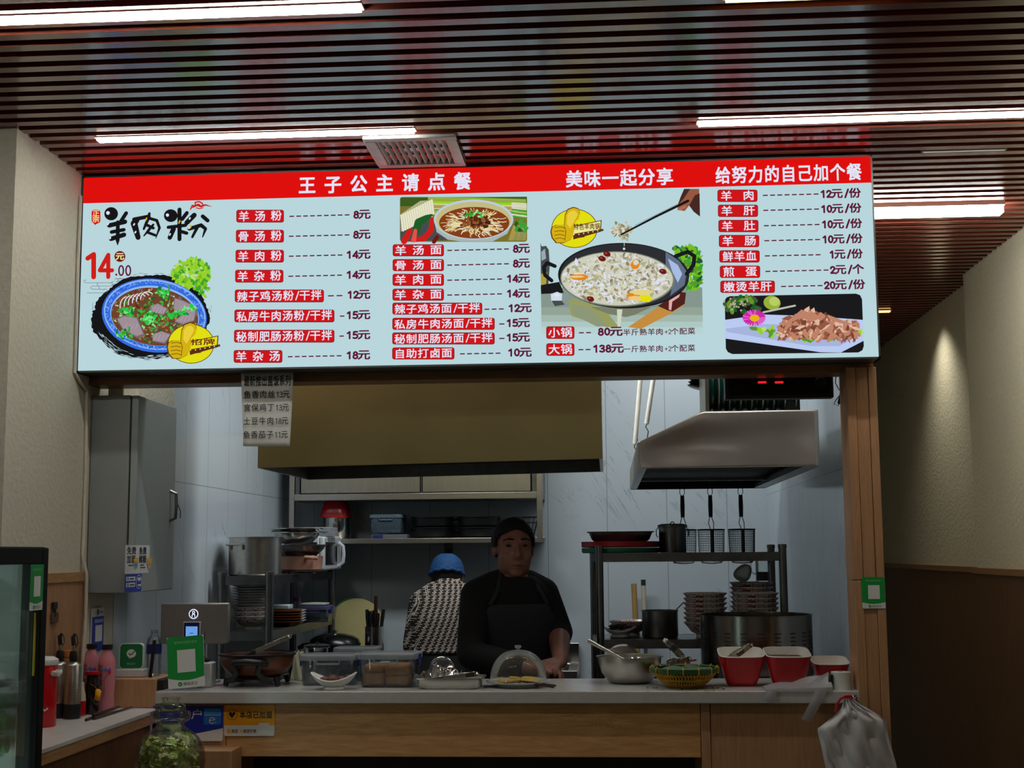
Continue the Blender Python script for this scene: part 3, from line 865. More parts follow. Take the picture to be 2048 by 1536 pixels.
for q in ([(375, 1090), (440, 1060), (560, 1080), (625, 1240), (560, 1262), (430, 1190)], [(670, 985), (740, 955), (830, 1010), (790, 1064), (690, 1040)], [(880, 905), (960, 930), (1080, 990), (1090, 1060), (1000, 1100), (870, 1010)], [(1000, 1010), (1080, 1010), (1060, 1110), (960, 1150), (880, 1120)], [(690, 1230), (770, 1198), (860, 1230), (800, 1312), (690, 1290)]):
    a.poly(q, MEAT2); cx = sum(p[0] for p in q) / len(q); cyy = sum(p[1] for p in q) / len(q)
    a.poly([(cx + (x - cx) * .9 - 3, cyy + (y - cyy) * .86 - 4) for x, y in q], MEAT)
    for i in range(4):
        a.stroke([(cx - 60 + i * 34, cyy + 30), (cx - 30 + i * 30, cyy - 20)], 3, E_('meat light', (186, 176, 190)), False)
    a.l += 1
for cx, cy_, n, sx, sy in ((655, 1090, 22, 56, 66), (890, 1055, 12, 80, 20), (780, 870, 12, 60, 34), (470, 1030, 9, 70, 26), (450, 1230, 10, 60, 30), (1010, 1000, 5, 60, 14)):
    for i in range(n * 2):
        a.blob(R_.gauss(cx, sx * .6), R_.gauss(cy_, sy * .6), R_.uniform(8, 34), R_.uniform(6, 18), R_.choice([GRB, GRB, GRN, E_('leaf deep', (24, 120, 50)), E_('leaf pale', (120, 226, 130))]), .5, 9)
badge(a, 1030, 1312, .98, '招牌')
a.obj('bowl_picture', sign)

# picture of the noodle bowl
k3 = 3.103
a = sart(crop(760, 300, k3), 1.5e-5); a.l = 53
a.rrect(124, 292, 913, 570, 16, E_('noodle backdrop', (120, 112, 46)))
for q, mt in (([(126, 296), (912, 290), (912, 340), (126, 350)], E_('stalk dark', (58, 92, 30))), ([(126, 420), (300, 380), (420, 560), (150, 568), (126, 560)], GRYD)):
    a.poly(q, mt)
for i in range(16):
    y = 300 + i * 7
    a.stroke([(300, y - 6), (560, y - 2), (905, y + 8)], R_.uniform(4, 9), R_.choice([GRN, GRL, E_('stalk', (160, 190, 90)), E_('stalk pale', (206, 216, 170)), TAN]), False)
a.l += 1
for i in range(9):
    a.stroke([(820, 330 + i * 10), (908, 336 + i * 11)], 9, R_.choice([CRM, E_('stalk', (160, 190, 90)), GRN]), False)
a.l += 1
for i in range(14):
    a.stroke([(800 + i * 8, 560), (830 + i * 6, 470)], 5, R_.choice([TAN, OLV]), False)
for i in range(10):
    a.blob(R_.uniform(840, 905), R_.uniform(440, 505), 18, 12, R_.choice([GRD, GRN]), .4)
a.poly([(128, 400), (250, 316), (310, 312), (336, 350), (310, 400), (200, 480), (130, 506)], E_('corn shade', (176, 176, 130)))
for r in range(9):
    for c in range(16):
        x, y = 132 + c * 13.5 + r * 1.5, 408 + r * 11.5 - c * 6.8
        if 128 < x < 332 and y > 312 - (x - 250) * .1:
            a.ell(x, y, 7.6, 6.4, E_('corn', (232, 230, 204)), 0, 8, False)
a.l += 1
for pts, w, mt in (([(225, 506), (240, 450), (290, 420), (320, 405)], [44, 52, 36, 16], GRD), ([(200, 560), (270, 552), (318, 500), (322, 430)], [26, 34, 34, 22], CHIL), ([(150, 566), (186, 500)], [40, 30], CHIL), ([(210, 560), (220, 500)], [30, 22], E_('chilli light', (230, 80, 70))), ([(335, 570), (355, 540)], [26, 26], REDD)):
    a.stroke(pts, w, mt)
a.poly([(336, 440), (352, 510), (420, 556), (500, 568), (700, 568), (790, 520), (826, 440)], E_('bowl outside', (168, 182, 180)))
a.ell(581, 432, 247, 124, E_('bowl rim', (186, 204, 216)), 0, 44); a.ell(581, 436, 234, 114, E_('bowl inside', (196, 186, 130)), 0, 44); a.ell(585, 452, 218, 98, E_('chilli oil', (134, 60, 24)), 0, 44)
for i in range(150):
    t = R_.uniform(0, 2 * PI); rr = R_.uniform(.4, .95)
    x, y = 585 + 205 * rr * math.cos(t), 452 + 90 * rr * math.sin(t)
    a.stroke([(x + 40 * math.cos(t + 1.2 + q), y + 18 * math.sin(t + 1.2 + q)) for q in (0, .5, 1.0, 1.5)], R_.uniform(3.5, 6.5), R_.choice([NOOD, NOOD, NOODS, E_('noodle yellow', (226, 206, 130))]), False)
    a.l += 1 if i % 6 == 0 else 0
a.l += 1
for i in range(70):
    a.blob(R_.gauss(606, 46), R_.gauss(432, 22), R_.uniform(9, 20), R_.uniform(6, 12), R_.choice([BRN, E_('mince', (110, 58, 30)), E_('mince dark', (66, 34, 22)), E_('mince light', (146, 86, 46))]), .3, 8)
for i in range(22):
    a.blob(R_.gauss(592, 34), R_.gauss(398, 13), 11, 7, R_.choice([GRB, GRN, E_('onion pale', (170, 216, 140))]), .3, 7)
a.obj('noodle_picture', sign)

# picture of the hot pot
a = sart(crop(1070, 380, 4.517), 1.5e-5); a.l = 53
a.poly([(52, 880), (1510, 880), (1515, 1180), (60, 1200)], TBL)
for i, (y0, y1, c) in enumerate(((1060, 1130, (146, 164, 150)), (1130, 1190, (162, 184, 174)), (1190, 1240, (174, 200, 196)), (1240, 1300, (182, 210, 210)))):
    a.poly([(56, y0), (1512, y0), (1516, y1), (58, y1)], E_('table fade %d' % i, c))
a.poly([(50, 476), (60, 510), (100, 505), (124, 540), (134, 680), (120, 860), (54, 880)], GRYD)
a.poly([(56, 560), (90, 530), (100, 620), (60, 640)], E_('bottle shine', (150, 170, 176))); a.poly([(54, 760), (110, 740), (100, 850), (54, 860)], E_('bottle label', (176, 156, 60)))
a.poly([(52, 860), (220, 830), (260, 930), (56, 940)], DRK)
for q, mt in (([(142, 940), (200, 920), (246, 940), (240, 1010), (200, 1030), (148, 1004)], E_('ice', (206, 220, 232))), ([(150, 1000), (240, 1000), (270, 1036), (180, 1050)], GRYD), ([(160, 950), (196, 936), (232, 950), (196, 964)], WHT)):
    a.poly(q, mt)
for i in range(220):
    x, y = R_.uniform(1240, 1495), R_.uniform(520, 890)
    if x > 1250 + (y - 520) * .35:
        a.blob(x, y, R_.uniform(12, 36), R_.uniform(9, 26), R_.choice([GRN, E_('lettuce', (118, 190, 30)), GRD, E_('leaf mid', (96, 150, 40))]), .35)
a.poly([(300, 1010), (340, 980), (620, 1070), (760, 1240), (640, 1240), (330, 1140)], OLV)
a.poly([(330, 1030), (480, 1060), (660, 1230), (560, 1236), (350, 1130)], E_('stove plate', (140, 152, 120)))
a.poly([(840, 1240), (1200, 1000), (1330, 930), (1364, 960), (1350, 1040), (1240, 1110), (960, 1256)], E_('stove front', (196, 140, 62)))
a.poly([(1110, 1050), (1240, 960), (1300, 920), (1364, 930), (1352, 1030), (1240, 1100), (1200, 1090)], E_('stove dark', (80, 34, 30)))
a.poly([(1210, 1000), (1310, 940), (1300, 970), (1240, 1010), (1230, 1090), (1208, 1080)], E_('stove trim', (226, 170, 170)))
a.poly([(500, 1060), (1050, 1060), (900, 1130), (820, 1150), (660, 1120)], E_('burner', (120, 126, 104)))
a.poly([(740, 1080), (790, 1080), (770, 1240), (746, 1240)], E_('burner light', (206, 214, 190)))
a.ell(800, 776, 592, 296, DRK, .02, 60); a.ell(806, 772, 576, 284, E_('wok side', (44, 46, 50)), .02, 60)
a.poly([(1180, 560), (1300, 640), (1370, 740), (1350, 860), (1220, 960), (1260, 780), (1180, 680)], E_('wok shine', (96, 110, 134)))
a.poly([(1200, 620), (1290, 680), (1330, 760), (1290, 840), (1240, 740)], E_('wok light', (168, 188, 226)))
a.stroke([(180, 690), (110, 660), (80, 700), (90, 770), (150, 820)], 34, DRK)
a.stroke([(1270, 600), (1380, 560), (1440, 600), (1430, 680), (1370, 760)], 36, DRK)
a.ell(745, 806, 516, 250, E_('broth edge', (120, 128, 112)), .02, 50); a.ell(742, 804, 504, 240, E_('broth', (204, 204, 186)), .02, 50)
def inw(k=1.0):
    t, r = R_.uniform(0, 2 * PI), math.sqrt(R_.uniform(0, 1)) * k
    return 742 + 480 * r * math.cos(t), 806 + 224 * r * math.sin(t)
for i in range(620):
    x, y = inw()
    a.blob(x, y, R_.uniform(6, 34), R_.uniform(4, 15), R_.choice([CRM, CRM, CRM2, E_('foam', (222, 224, 240)), E_('foam', (222, 224, 240)), E_('broth shade', (168, 166, 136)), E_('broth green', (170, 176, 130)), E_('tripe', (140, 128, 100))]), .35, 8)
for i in range(34):
    x, y = inw(.92); t = R_.uniform(-.5, .5)
    a.stroke([(x, y), (x + 70 * math.cos(t), y + 30 * math.sin(t))], R_.uniform(9, 16), R_.choice([CRM, E_('foam', (222, 224, 240)), E_('mushroom', (216, 204, 160))]), False); a.l += 1 if i % 3 == 0 else 0
for x, y, mt, rx, ry in ((400, 795, ORA, 92, 24), (380, 790, E_('yolk', (236, 200, 130)), 60, 12), (900, 684, ORA, 40, 44), (910, 664, CRM, 26, 26), (880, 970, ORA, 56, 34), (990, 986, YEL, 70, 34), (960, 930, E_('pale egg', (226, 210, 130)), 110, 24), (900, 985, E_('yolk', (236, 200, 130)), 60, 22)):
    a.blob(x, y, rx, ry, mt, .18, 12, True, 0)
for x, y in ((606, 628), (1154, 744), (502, 992), (650, 586)):
    a.ell(x, y, 34, 24, REDD, .3); a.ell(x - 8, y - 7, 10, 5, E_('date shine', (190, 90, 80)), .3)
for i in range(80):
    a.blob(R_.gauss(785, 42), R_.gauss(380, 32), R_.uniform(8, 30), R_.uniform(6, 15), R_.choice([CRM2, E_('tripe pale', (196, 180, 146)), E_('tripe', (140, 128, 100)), CRM]), .35, 8)
a.stroke([(806, 470), (806, 515)], 5, CRM); a.ell(804, 540, 11, 11, CRM)
a.poly([(1345, 0), (1480, 0), (1488, 250), (1440, 210), (1390, 150), (1350, 200), (1285, 190), (1290, 130), (1330, 60)], SKN)
a.poly([(1390, 150), (1440, 60), (1484, 40), (1488, 250), (1430, 205)], SKD)
a.poly([(1345, 0), (1400, 0), (1340, 90), (1290, 140), (1310, 80)], SKD)
a.stroke([(1300, 185), (1352, 160)], 22, E_('finger', (176, 110, 84)))
a.stroke([(778, 412), (1080, 255), (1380, 108)], [15, 20, 24], BLK); a.stroke([(900, 330), (1280, 140)], 3, GRYD)
badge(a, 358, 356, 1.0, '特色羊肉锅')
a.obj('hotpot_picture', sign)

# picture of the sliced liver on a plate
a = sart(crop(1400, 300, 3.16), 1.5e-5); a.l = 53
a.poly([(156, 950), (168, 932), (190, 924), (985, 908), (1012, 918), (1024, 945), (1035, 1240), (1026, 1266), (1000, 1280), (205, 1290), (176, 1278), (163, 1255)], DRK)
for i in range(26):
    a.blob(R_.uniform(170, 380), R_.uniform(935, 1030), R_.uniform(14, 34), R_.uniform(10, 20), R_.choice([GRD, E_('leaf dull', (70, 90, 50)), E_('leaf mid', (96, 150, 40))]), .3)
for i in range(26):
    a.ell(R_.gauss(235, 36), R_.gauss(975, 18), 7, 6, CRM2, 0, 7, False)
a.l += 1
a.ell(455, 966, 54, 44, E_('leaf yellow', (150, 176, 60)), .2); a.ell(470, 958, 34, 28, E_('leaf pale2', (186, 204, 100)), .2)
a.stroke([(400, 1026), (600, 984)], 12, E_('stick', (186, 190, 176)))
a.poly([(157, 1074), (400, 1040), (700, 1050), (1030, 1074), (1034, 1206), (890, 1280), (760, 1278), (160, 1192)], PLT)
a.poly([(160, 1130), (400, 1100), (1000, 1120), (1030, 1160), (880, 1240), (700, 1240), (170, 1150)], E_('plate shade', (166, 180, 222)))
for i in range(40):
    u = R_.uniform(0, 1)
    a.blob(345 + 680 * u, (1140 + 90 * u if u < .6 else 1194 - 120 * (u - .6)) + R_.uniform(-18, 14), R_.uniform(20, 40), R_.uniform(10, 18), R_.choice([GRL, GRN, E_('lettuce pale', (186, 222, 110)), E_('leaf mid', (96, 150, 40))]), .3)
a.poly([(480, 1160), (520, 1080), (690, 1004), (760, 1030), (1010, 1116), (1000, 1150), (800, 1200), (640, 1190)], PINK2)
for i in range(260):
    u, v = R_.uniform(0, 1), R_.uniform(0, 1)
    x = 500 + 490 * u; top = 1090 - 80 * (1 - abs(u - .38) / .38) if u < .76 else 1090
    y = max(top, 1015) + v * (1190 - top)
    a.blob(x, y, R_.uniform(8, 40), R_.uniform(5, 17), R_.choice([PINK, PINK, PINK2, PINK3, E_('liver deep', (120, 66, 50))]), .4, 7)
for q in ([(520, 1110), (640, 1010), (690, 1030), (600, 1080)], [(640, 1060), (700, 1020), (770, 1060), (700, 1090)], [(800, 1040), (980, 1110), (900, 1100), (830, 1080)]):
    a.poly(q, PINK)
for i in range(26):
    t = 2 * PI * i / 26
    a.stroke([(340 + 22 * math.cos(t), 1062 + 16 * math.sin(t)), (340 + 68 * math.cos(t), 1062 + 46 * math.sin(t))], [9, 12], R_.choice([MAG, E_('flower pale', (226, 90, 200))]), False)
a.l += 1
a.ell(344, 1064, 30, 22, E_('flower heart', (230, 180, 20)))
a.obj('liver_picture', sign)
# ------------------------------------------------------------------ counters
CT = 1.048
ct = M(); ct.box(-1.513, 4.50, CT - 0.04, 0.803, 4.95, CT)
ct = ct.obj('countertop', STONE, bevel=0.003)
tag(ct, 'long pale grey stone countertop across the serving hatch', 'countertop')
base = thing('counter_base', 'pale oak counter front under the grey stone countertop', 'counter', (0, 4.53, 0))
bx = lambda px, Y=4.53, py=1450: at(px, py, Y).x
def wpart(name, x0, y0, z0, x1, y1, z1, mt, bev=0.0015):
    q = M(); q.box(x0, y0 - 4.53, z0, x1, y1 - 4.53, z1)
    return q.obj(name, mt, base, bevel=bev)
nz = at(900, 1514, 4.53).z
wpart('upper_panel', bx(453), 4.53, nz, bx(1401), 4.55, CT - 0.04, wood('counter laminate', (184, 134, 80), (218, 170, 112), (1.0, 1.0, 9.0), 0.4))
wpart('divider', bx(1402), 4.525, 0, bx(1420), 4.90, CT - 0.04, OAKV)
wpart('side_panel', bx(1421), 4.53, 0, bx(1727), 4.55, CT - 0.04, OAKV)
wpart('left_panel', -1.51, 4.53, 0, bx(439), 4.55, CT - 0.04, OAKV)
wpart('left_post', bx(440), 4.527, 0, bx(452), 4.90, CT - 0.04, OAK)
wpart('niche', bx(440), 4.90, 0, bx(1402), 4.92, CT - 0.04, mat('dark niche board', (60, 44, 34), 0.7))
lb = M(); lb.box(-1.49, 4.40, 0, bx(465, 4.41, 1501), 4.522, at(440, 1501, 4.41).z)
lb = lb.obj('wooden_plinth', OAKV, bevel=0.002)
tag(lb, 'low pale oak block standing against the counter front behind the pickle jar', 'block')

SCZ = 0.99
side = thing('side_counter', 'narrow white topped side counter along the left wall', 'counter', (-1.63, 4.2, 0))
m = M(); m.box(-.150, -.66, SCZ - .014, .12, .615, SCZ); m.obj('worktop', mat('white laminate worktop', (206, 204, 200), .3), side, bevel=.002)
m = M(); m.box(-.150, -.656, SCZ - .046, .118, .32, SCZ - .0145); m.obj('edge_board', OAK, side, bevel=.002)
m = M(); m.box(-.150, -.64, 0, .10, .31, SCZ - .047); m.obj('body', wood('side counter front', (96, 64, 40), (122, 84, 54), (5, 5, .7), .5), side)
# wooden box at the end of the side counter
p0, p1 = at(229, 1387, 4.55), at(314, 1387, 4.55)
m = M(); m.box(p0.x, 4.545, SCZ + .001, p1.x - .002, 4.735, at(270, 1358, 4.545).z)
wb = m.obj('wooden_box', OAKV, bevel=.002)
tag(wb, 'pale oak box on the side counter with the green pay square on it', 'box')
BOXZ = at(270, 1358, 4.545).z

# ------------------------------------------------------------------ steel kitchen furniture
def frame_bar(q, a, b, w_=.03, h=.035):
    q.bar(a, b, w_, h)
def rack(name, label, posts, zs, ztop, r=.016, lip=.035, z0=0.0):
    """open steel rack: POSTS in order round the plan, shelves with lips at heights ZS"""
    cx = sum(p[0] for p in posts) / len(posts); cyy = sum(p[1] for p in posts) / len(posts)
    t = thing(name, label, 'rack', (cx, cyy, z0))
    P_ = [(x - cx, y - cyy) for x, y in posts]
    for x, y in P_:
        q = M(); q.cyl((x, y, 0), (x, y, ztop - z0 + .012), r, 14); q.lathe([(r * 1.15, ztop - z0 + .004), (r * 1.1, ztop - z0 + .018), (0.0001, ztop - z0 + .02)], 14, (x, y, 0))
        q.obj('post', STEELD, t)
    for z in zs:
        z -= z0
        q = M()
        q.prism([(x, y, z - .004) for x, y in P_], (0, 0, .003))
        n = len(P_)
        for i in range(n):
            a, b = P_[i], P_[(i + 1) % n]
            q.bar((a[0], a[1], z - lip / 2), (b[0], b[1], z - lip / 2), .018, lip)
        q.obj('shelf', STEELD, t)
    return t
# right: tall rack standing on the floor behind the counter
RY0, RY1 = 5.45, 5.80
RZT, RZM = at(1400, 1105, RY0).z, at(1300, 1279, RY0).z
rx0, rx1 = at(1200, 1200, RY0).x, at(1568, 1200, RY0).x
rack('steel_rack', 'open steel rack behind the right end of the countertop', [(rx0, RY0), (rx1, RY0), (at(1545, 1200, RY1).x, RY1), (at(1188, 1200, RY1).x, RY1)], [RZT, RZM], RZT + .012, .0155)
# left: long narrow rack along the kitchen wall
LY0, LY1 = 6.0, 7.38
lx = [at(443, 1250, LY0).x, at(538, 1250, LY0).x, at(663, 1240, LY1).x, at(586, 1240, LY1).x]
LZT, LZM = at(490, 1152, LY0).z, at(500, 1263, LY0).z
rack('steel_rack', 'narrow open steel rack along the left kitchen wall', [(lx[0], LY0), (lx[1], LY0), (lx[2], LY1), (lx[3], LY1)], [LZT, LZM], LZT, .019, .04)
# right work table that carries the stock pot
wt = thing('work_table', 'steel work table under the perforated stock pot', 'table', (.44, 5.19, 0))
WTZ = 0.80
m = M(); m.box(-.43, -.22, WTZ - .04, .43, .22, WTZ); m.obj('table_top', STEELH, wt, bevel=.003)
for sx in (-.40, .40):
    for sy in (-.19, .19):
        m = M(); m.cyl((sx, sy, 0), (sx, sy, WTZ - .04), .018, 12); m.obj('leg', STEELD, wt)
# left work table with the knives and the wok
lt = thing('work_table', 'steel work table along the back wall under the knives', 'table', (-1.275, 7.24, 0))
LTZ = .95
m = M(); m.box(-.20, -.26, LTZ - .04, .155, .29, LTZ); m.obj('table_top', STEELH, lt, bevel=.003)
for sx in (-.17, .13):
    for sy in (-.23, .25):
        m = M(); m.cyl((sx, sy, 0), (sx, sy, LTZ - .04), .018, 12); m.obj('leg', STEELD, lt)
# sink along the back wall
sk0, sk1 = at(802, 1290, 7.3).x, at(1157, 1290, 7.3).x
sk = thing('sink_unit', 'steel sink unit with raised splashback behind the two cooks', 'sink', ((sk0 + sk1) / 2, 7.25, 0))
hw = (sk1 - sk0) / 2
SKZ = at(1120, 1297, 7.5).z
m = M(); m.box(-hw, .24, .86, hw, .285, SKZ + .03); m.obj('splashback', STEELB, sk, bevel=.004)
m = M()
m.box(-hw, -.27, .86, hw, -.23, .90); m.box(-hw, .20, .86, hw, .24, .90); m.box(-hw, -.23, .86, -hw + .05, .20, .90); m.box(hw - .05, -.23, .86, hw, .20, .90); m.box(-.03, -.23, .86, .03, .20, .90)
m.obj('rim', STEEL, sk, bevel=.003)
for a, b in ((-hw + .05, -.03), (.03, hw - .05)):
    m = M(); m.sheet(lambda u, v: (a + (b - a) * u, -.23 + .43 * v, .88 - .24 * min(1, 12 * min(u, 1 - u, v, 1 - v))), 12, 12)
    m.obj('basin', STEEL, sk)
for sx in (-hw + .03, hw - .03):
    for sy in (-.24, .22):
        m = M(); m.cyl((sx, sy, 0), (sx, sy, .86), .019, 12); m.obj('leg', STEELD, sk)

# ------------------------------------------------------------------ left hood
HY0, HY1 = 5.0, 5.85
hA, hB = at(515, 936, HY0), at(1205, 917, HY0)
hd = thing('range_hood', 'wide steel extractor hood hanging over the left back of the kitchen', 'range hood', ((hA.x + hB.x) / 2, (HY0 + HY1) / 2, hA.z))
o = Vector(hd.location)
def rel(q, o):
    q.v = [tuple(Vector(p) - o) for p in q.v]; return q
zt = 2.9
m = M(); m.prism([(hA.x, HY0, hA.z), (hB.x, HY0, hB.z), (hB.x, HY0, zt), (hA.x, HY0, zt)], (0, .012, 0)); rel(m, o).obj('front_sheet', mat('reflection tinted steel sheet', (190, 174, 118), 0.36, 0.5, 0.10, 3, 0.0, (1, 1, 1)), hd, bevel=.002)  # olive tone of the mirrored header is put into the sheet colour
m = M(); m.prism([(hA.x, HY0 + .012, hA.z), (hA.x, HY1, hA.z), (hA.x, HY1, zt), (hA.x, HY0 + .012, zt)], (.012, 0, 0)); rel(m, o).obj('side_sheet', STEELH, hd)
m = M(); m.prism([(hB.x, HY0 + .012, hB.z), (hB.x, HY1, hB.z), (hB.x, HY1, zt), (hB.x, HY0 + .012, zt)], (-.012, 0, 0)); rel(m, o).obj('side_sheet', STEELH, hd)
m = M(); m.prism([(hA.x + .012, HY0 + .013, hA.z + .05), (hB.x - .012, HY0 + .013, hB.z + .05), (hB.x - .012, HY1, hB.z + .05), (hA.x + .012, HY1, hA.z + .05)], (0, 0, .02)); rel(m, o).obj('filter_plate', BLACKM, hd)
m = M(); m.prism([(hA.x + .012, HY1 - .02, hA.z), (hB.x - .012, HY1 - .02, hB.z), (hB.x - .012, HY1 - .02, hB.z + .05), (hA.x + .012, HY1 - .02, hA.z + .05)], (0, .015, 0)); rel(m, o).obj('back_lip', STEELD, hd)

# ------------------------------------------------------------------ right hood: a steel gable along the right wall
GY0, GY1 = 5.02, 6.75
gp = [at(x, y, GY0) for x, y in ((1275, 937), (1275, 885), (1405, 823), (1640, 823), (1640, 935))]
gz = gp[0].z
gp[4].z = gz; gp[4].x = gp[3].x = min(gp[4].x, .80)
gd = thing('range_hood', 'steel extractor hood with a sloped side hanging on the right of the kitchen', 'range hood', (.45, 5.9, gz))
o = Vector(gd.location)
m = M()
def bulge(u, v):
    # the thin sheet is slightly dished between its folds
    x = gp[0].x + (gp[4].x - gp[0].x) * u
    if x < gp[2].x:
        top = gp[1].z + (gp[2].z - gp[1].z) * (x - gp[1].x) / (gp[2].x - gp[1].x)
    else:
        top = gp[2].z
    z = gz + (top - gz) * v
    d = .016 * math.sin(PI * u) * math.sin(PI * min(1, v * 1.1)) ** 1.5 + .010 * math.sin(2.2 * PI * u + 1.4 * v) * math.sin(PI * v) * math.sin(PI * u)
    return (x, GY0 + d, z)
m.sheet(bulge, 40, 24)
rel(m, o).obj('front_sheet', mat('dished steel sheet', (228, 222, 212), 0.26, 0.55, 0.06, 6), gd, solid=.004, angle=70)
m = M()
for a, b in ((0, 1), (1, 2), (2, 3), (3, 4)):
    A, B = gp[a], gp[b]
    n = Vector((B.z - A.z, 0, -(B.x - A.x))).normalized() * .006
    m.prism([(A.x, GY0 + .004, A.z), (B.x, GY0 + .004, B.z), (B.x, GY1, B.z), (A.x, GY1, A.z)], n)
rel(m, o).obj('shell', STEELH, gd)
m = M(); m.box(gp[0].x + .012, GY0 + .02, gz + .05, gp[4].x - .012, GY1 - .01, gz + .06); rel(m, o).obj('filter_plate', BLACKM, gd)
m = M(); m.prism([(g.x, GY1, g.z) for g in gp], (0, .01, 0)); rel(m, o).obj('back_sheet', BLACKM, gd)
m = M(); m.bar((gp[4].x - .03, GY0 + .02, gz + .012), (gp[4].x - .03, GY1, gz + .012), .05, .02); m.bar((gp[0].x + .02, GY0 + .02, gz + .012), (gp[0].x + .02, GY1, gz + .012), .03, .02); m.bar((gp[0].x, 6.2, gz + .02), (gp[4].x, 6.2, gz + .02), .016, .016)
rel(m, o).obj('gutter', STEELD, gd)
# hanging rods of the right hood
RODW = mat('white coated rod', (236, 230, 214), .5)
for i, (pa, pb, Y, lab) in enumerate((((1282, 742), (1270, 888), 6.35, 'left white rod that holds up the sloped steel hood'), ((1309, 742), (1293, 848), 6.30, 'right white rod that holds up the sloped steel hood'))):
    A, B = at(*pa, Y), at(*pb, Y)
    top = A + (A - B) * ((2.9 - A.z) / (A.z - B.z))
    t = thing('hanging_rod', lab, 'rod', top, 0, 'rods of the sloped hood')
    q = M(); q.cyl((0, 0, 0), B - top, .0115, 12); q.obj('sleeve', RODW, t)
    q = M(); e = B - top
    q.tube([e + Vector((.002, 0, .05)), e + Vector((.014, 0, .02)), e + Vector((-.004, 0, -.012)), e + Vector((.008, 0, -.035)), e + Vector((-.002, .0, -.09))], .0024, 6); q.obj('wire', BLACK, t)

# ------------------------------------------------------------------ fan and hoses above the right hood
ft = gp[2].z
fx0, fx1 = at(1412, 790, 5.3).x, at(1590, 790, 5.3).x
fn = thing('exhaust_fan', 'square steel exhaust fan with green ribbed drum on top of the sloped hood', 'fan', ((fx0 + fx1) / 2, 5.36, ft + .006))
o = Vector(fn.location)
m = M()
yc_, zc_, R0 = 5.36, ft + .125, .112
m.box(fx0 - .01, 5.20, ft + .007, fx0 + .004, 5.52, ft + .29)
rel(m, o).obj('plate', STEELH, fn, bevel=.002)
m = M(); N = 40
prof = []
for i in range(N + 1):
    x = fx0 + .004 + (fx1 - fx0 - .004) * i / N
    prof.append((x, R0 - .012 + .012 * math.cos(i * 2 * PI / 5)))
n = 28
vs = [(x, yc_ + r * math.cos(2 * PI * j / n), zc_ + r * math.sin(2 * PI * j / n)) for x, r in prof for j in range(n)]
m.mesh(vs, [(i * n + j, i * n + (j + 1) % n, (i + 1) * n + (j + 1) % n, (i + 1) * n + j) for i in range(N) for j in range(n)])
rel(m, o).obj('drum', mat('green hose wall', (22, 78, 68), .35), fn)
m = M()
for i in range(9):
    x = fx0 + .004 + (fx1 - fx0 - .004) * i / 8
    m.tube([(x, yc_ + (R0 + .003) * math.cos(2 * PI * j / 24), zc_ + (R0 + .003) * math.sin(2 * PI * j / 24)) for j in range(24)], .003, 6, True)
rel(m, o).obj('ring', STEELB, fn)
m = M(); m.box(fx0 + .30, 5.28, ft + .007, fx0 + .36, 5.42, ft + .32); rel(m, o).obj('bracket', BLACKM, fn)
hs = thing('air_hose', 'shiny black ribbed air hose left of the fan', 'hose', at(1420, 760, 5.60))
o = Vector(hs.location)
p = [at(1400, 778, 5.60), at(1404, 762, 5.60), at(1420, 750, 5.60), at(1446, 742, 5.60), at(1470, 730, 5.60), at(1470, 690, 5.60), at(1470, 405, 5.60)]
pts, rr = [], []
for i in range(60):
    f = i / 59 * (len(p) - 1.001); k = int(f); pts.append(p[k].lerp(p[k + 1], f - k)); rr.append(.05 + .006 * math.sin(i * 1.6))
m = M(); m.tube(pts, rr, 16); rel(m, o).obj('hose_wall', mat('black foil', (28, 28, 34), .22, .6), hs)

# ------------------------------------------------------------------ number display under the header
DY = 4.67
d0, d1 = at(1449, 738, DY), at(1668, 795, DY)
dp = thing('number_display', 'black number display with two red dashes hanging under the menu board', 'display', ((d0.x + d1.x) / 2, DY, d1.z))
hx, hz = (d1.x - d0.x) / 2, d0.z - d1.z
m = M(); m.box(-hx, 0, 0, hx, .05, hz + .04); m.obj('case', BLACK, dp, bevel=.004)
m = M(); m.box(-hx + .012, -.003, .012, hx - .012, -.0005, hz - .008); m.obj('screen', mat('dark display window', (10, 8, 9), .12), dp)
b = Art((0, -.0035, 0), (1, 0, 0), (0, 0, 1)); RD = emi('red led', (255, 20, 28), 2.2, False)
cxp = [(at(x, 765, DY).x - dp.location.x, at(x, 765, DY).z - dp.location.z) for x in (1524, 1558)]
for x, z in cxp:
    b.uv([(x - .013, z - .0035), (x + .013, z - .0035), (x + .015, z), (x + .013, z + .0035), (x - .013, z + .0035), (x - .015, z)], RD)
b.obj('red_dash', dp)
m = M(); m.lathe([(.001, 0), (.016, .001), (.019, .004), (.016, .006)], 20); q = m.obj('speaker_ring', mat('dark speaker cloth', (34, 34, 36), .7), dp, loc=(hx - .045, -.0035, hz * .5), rot=(PI / 2, 0, 0))
cb = thing('cable', 'thin black cable and plug hanging at the right of the number display', 'cable', at(1672, 745, DY))
o = Vector(cb.location)
m = M(); m.tube([at(1668, 738, DY), at(1672, 750, DY), at(1671, 766, DY), at(1676, 776, DY), at(1683, 786, DY), at(1672, 800, DY), at(1668, 808, DY), at(1676, 812, DY), at(1686, 790, DY), at(1690, 783, DY), at(1684, 778, DY)], .0016, 6); rel(m, o).obj('wire', BLACK, cb)
m = M(); m.bar(at(1684, 785, DY - .01), at(1679, 808, DY - .01), .014, .014); rel(m, o).obj('plug', BLACK, cb, bevel=.002)

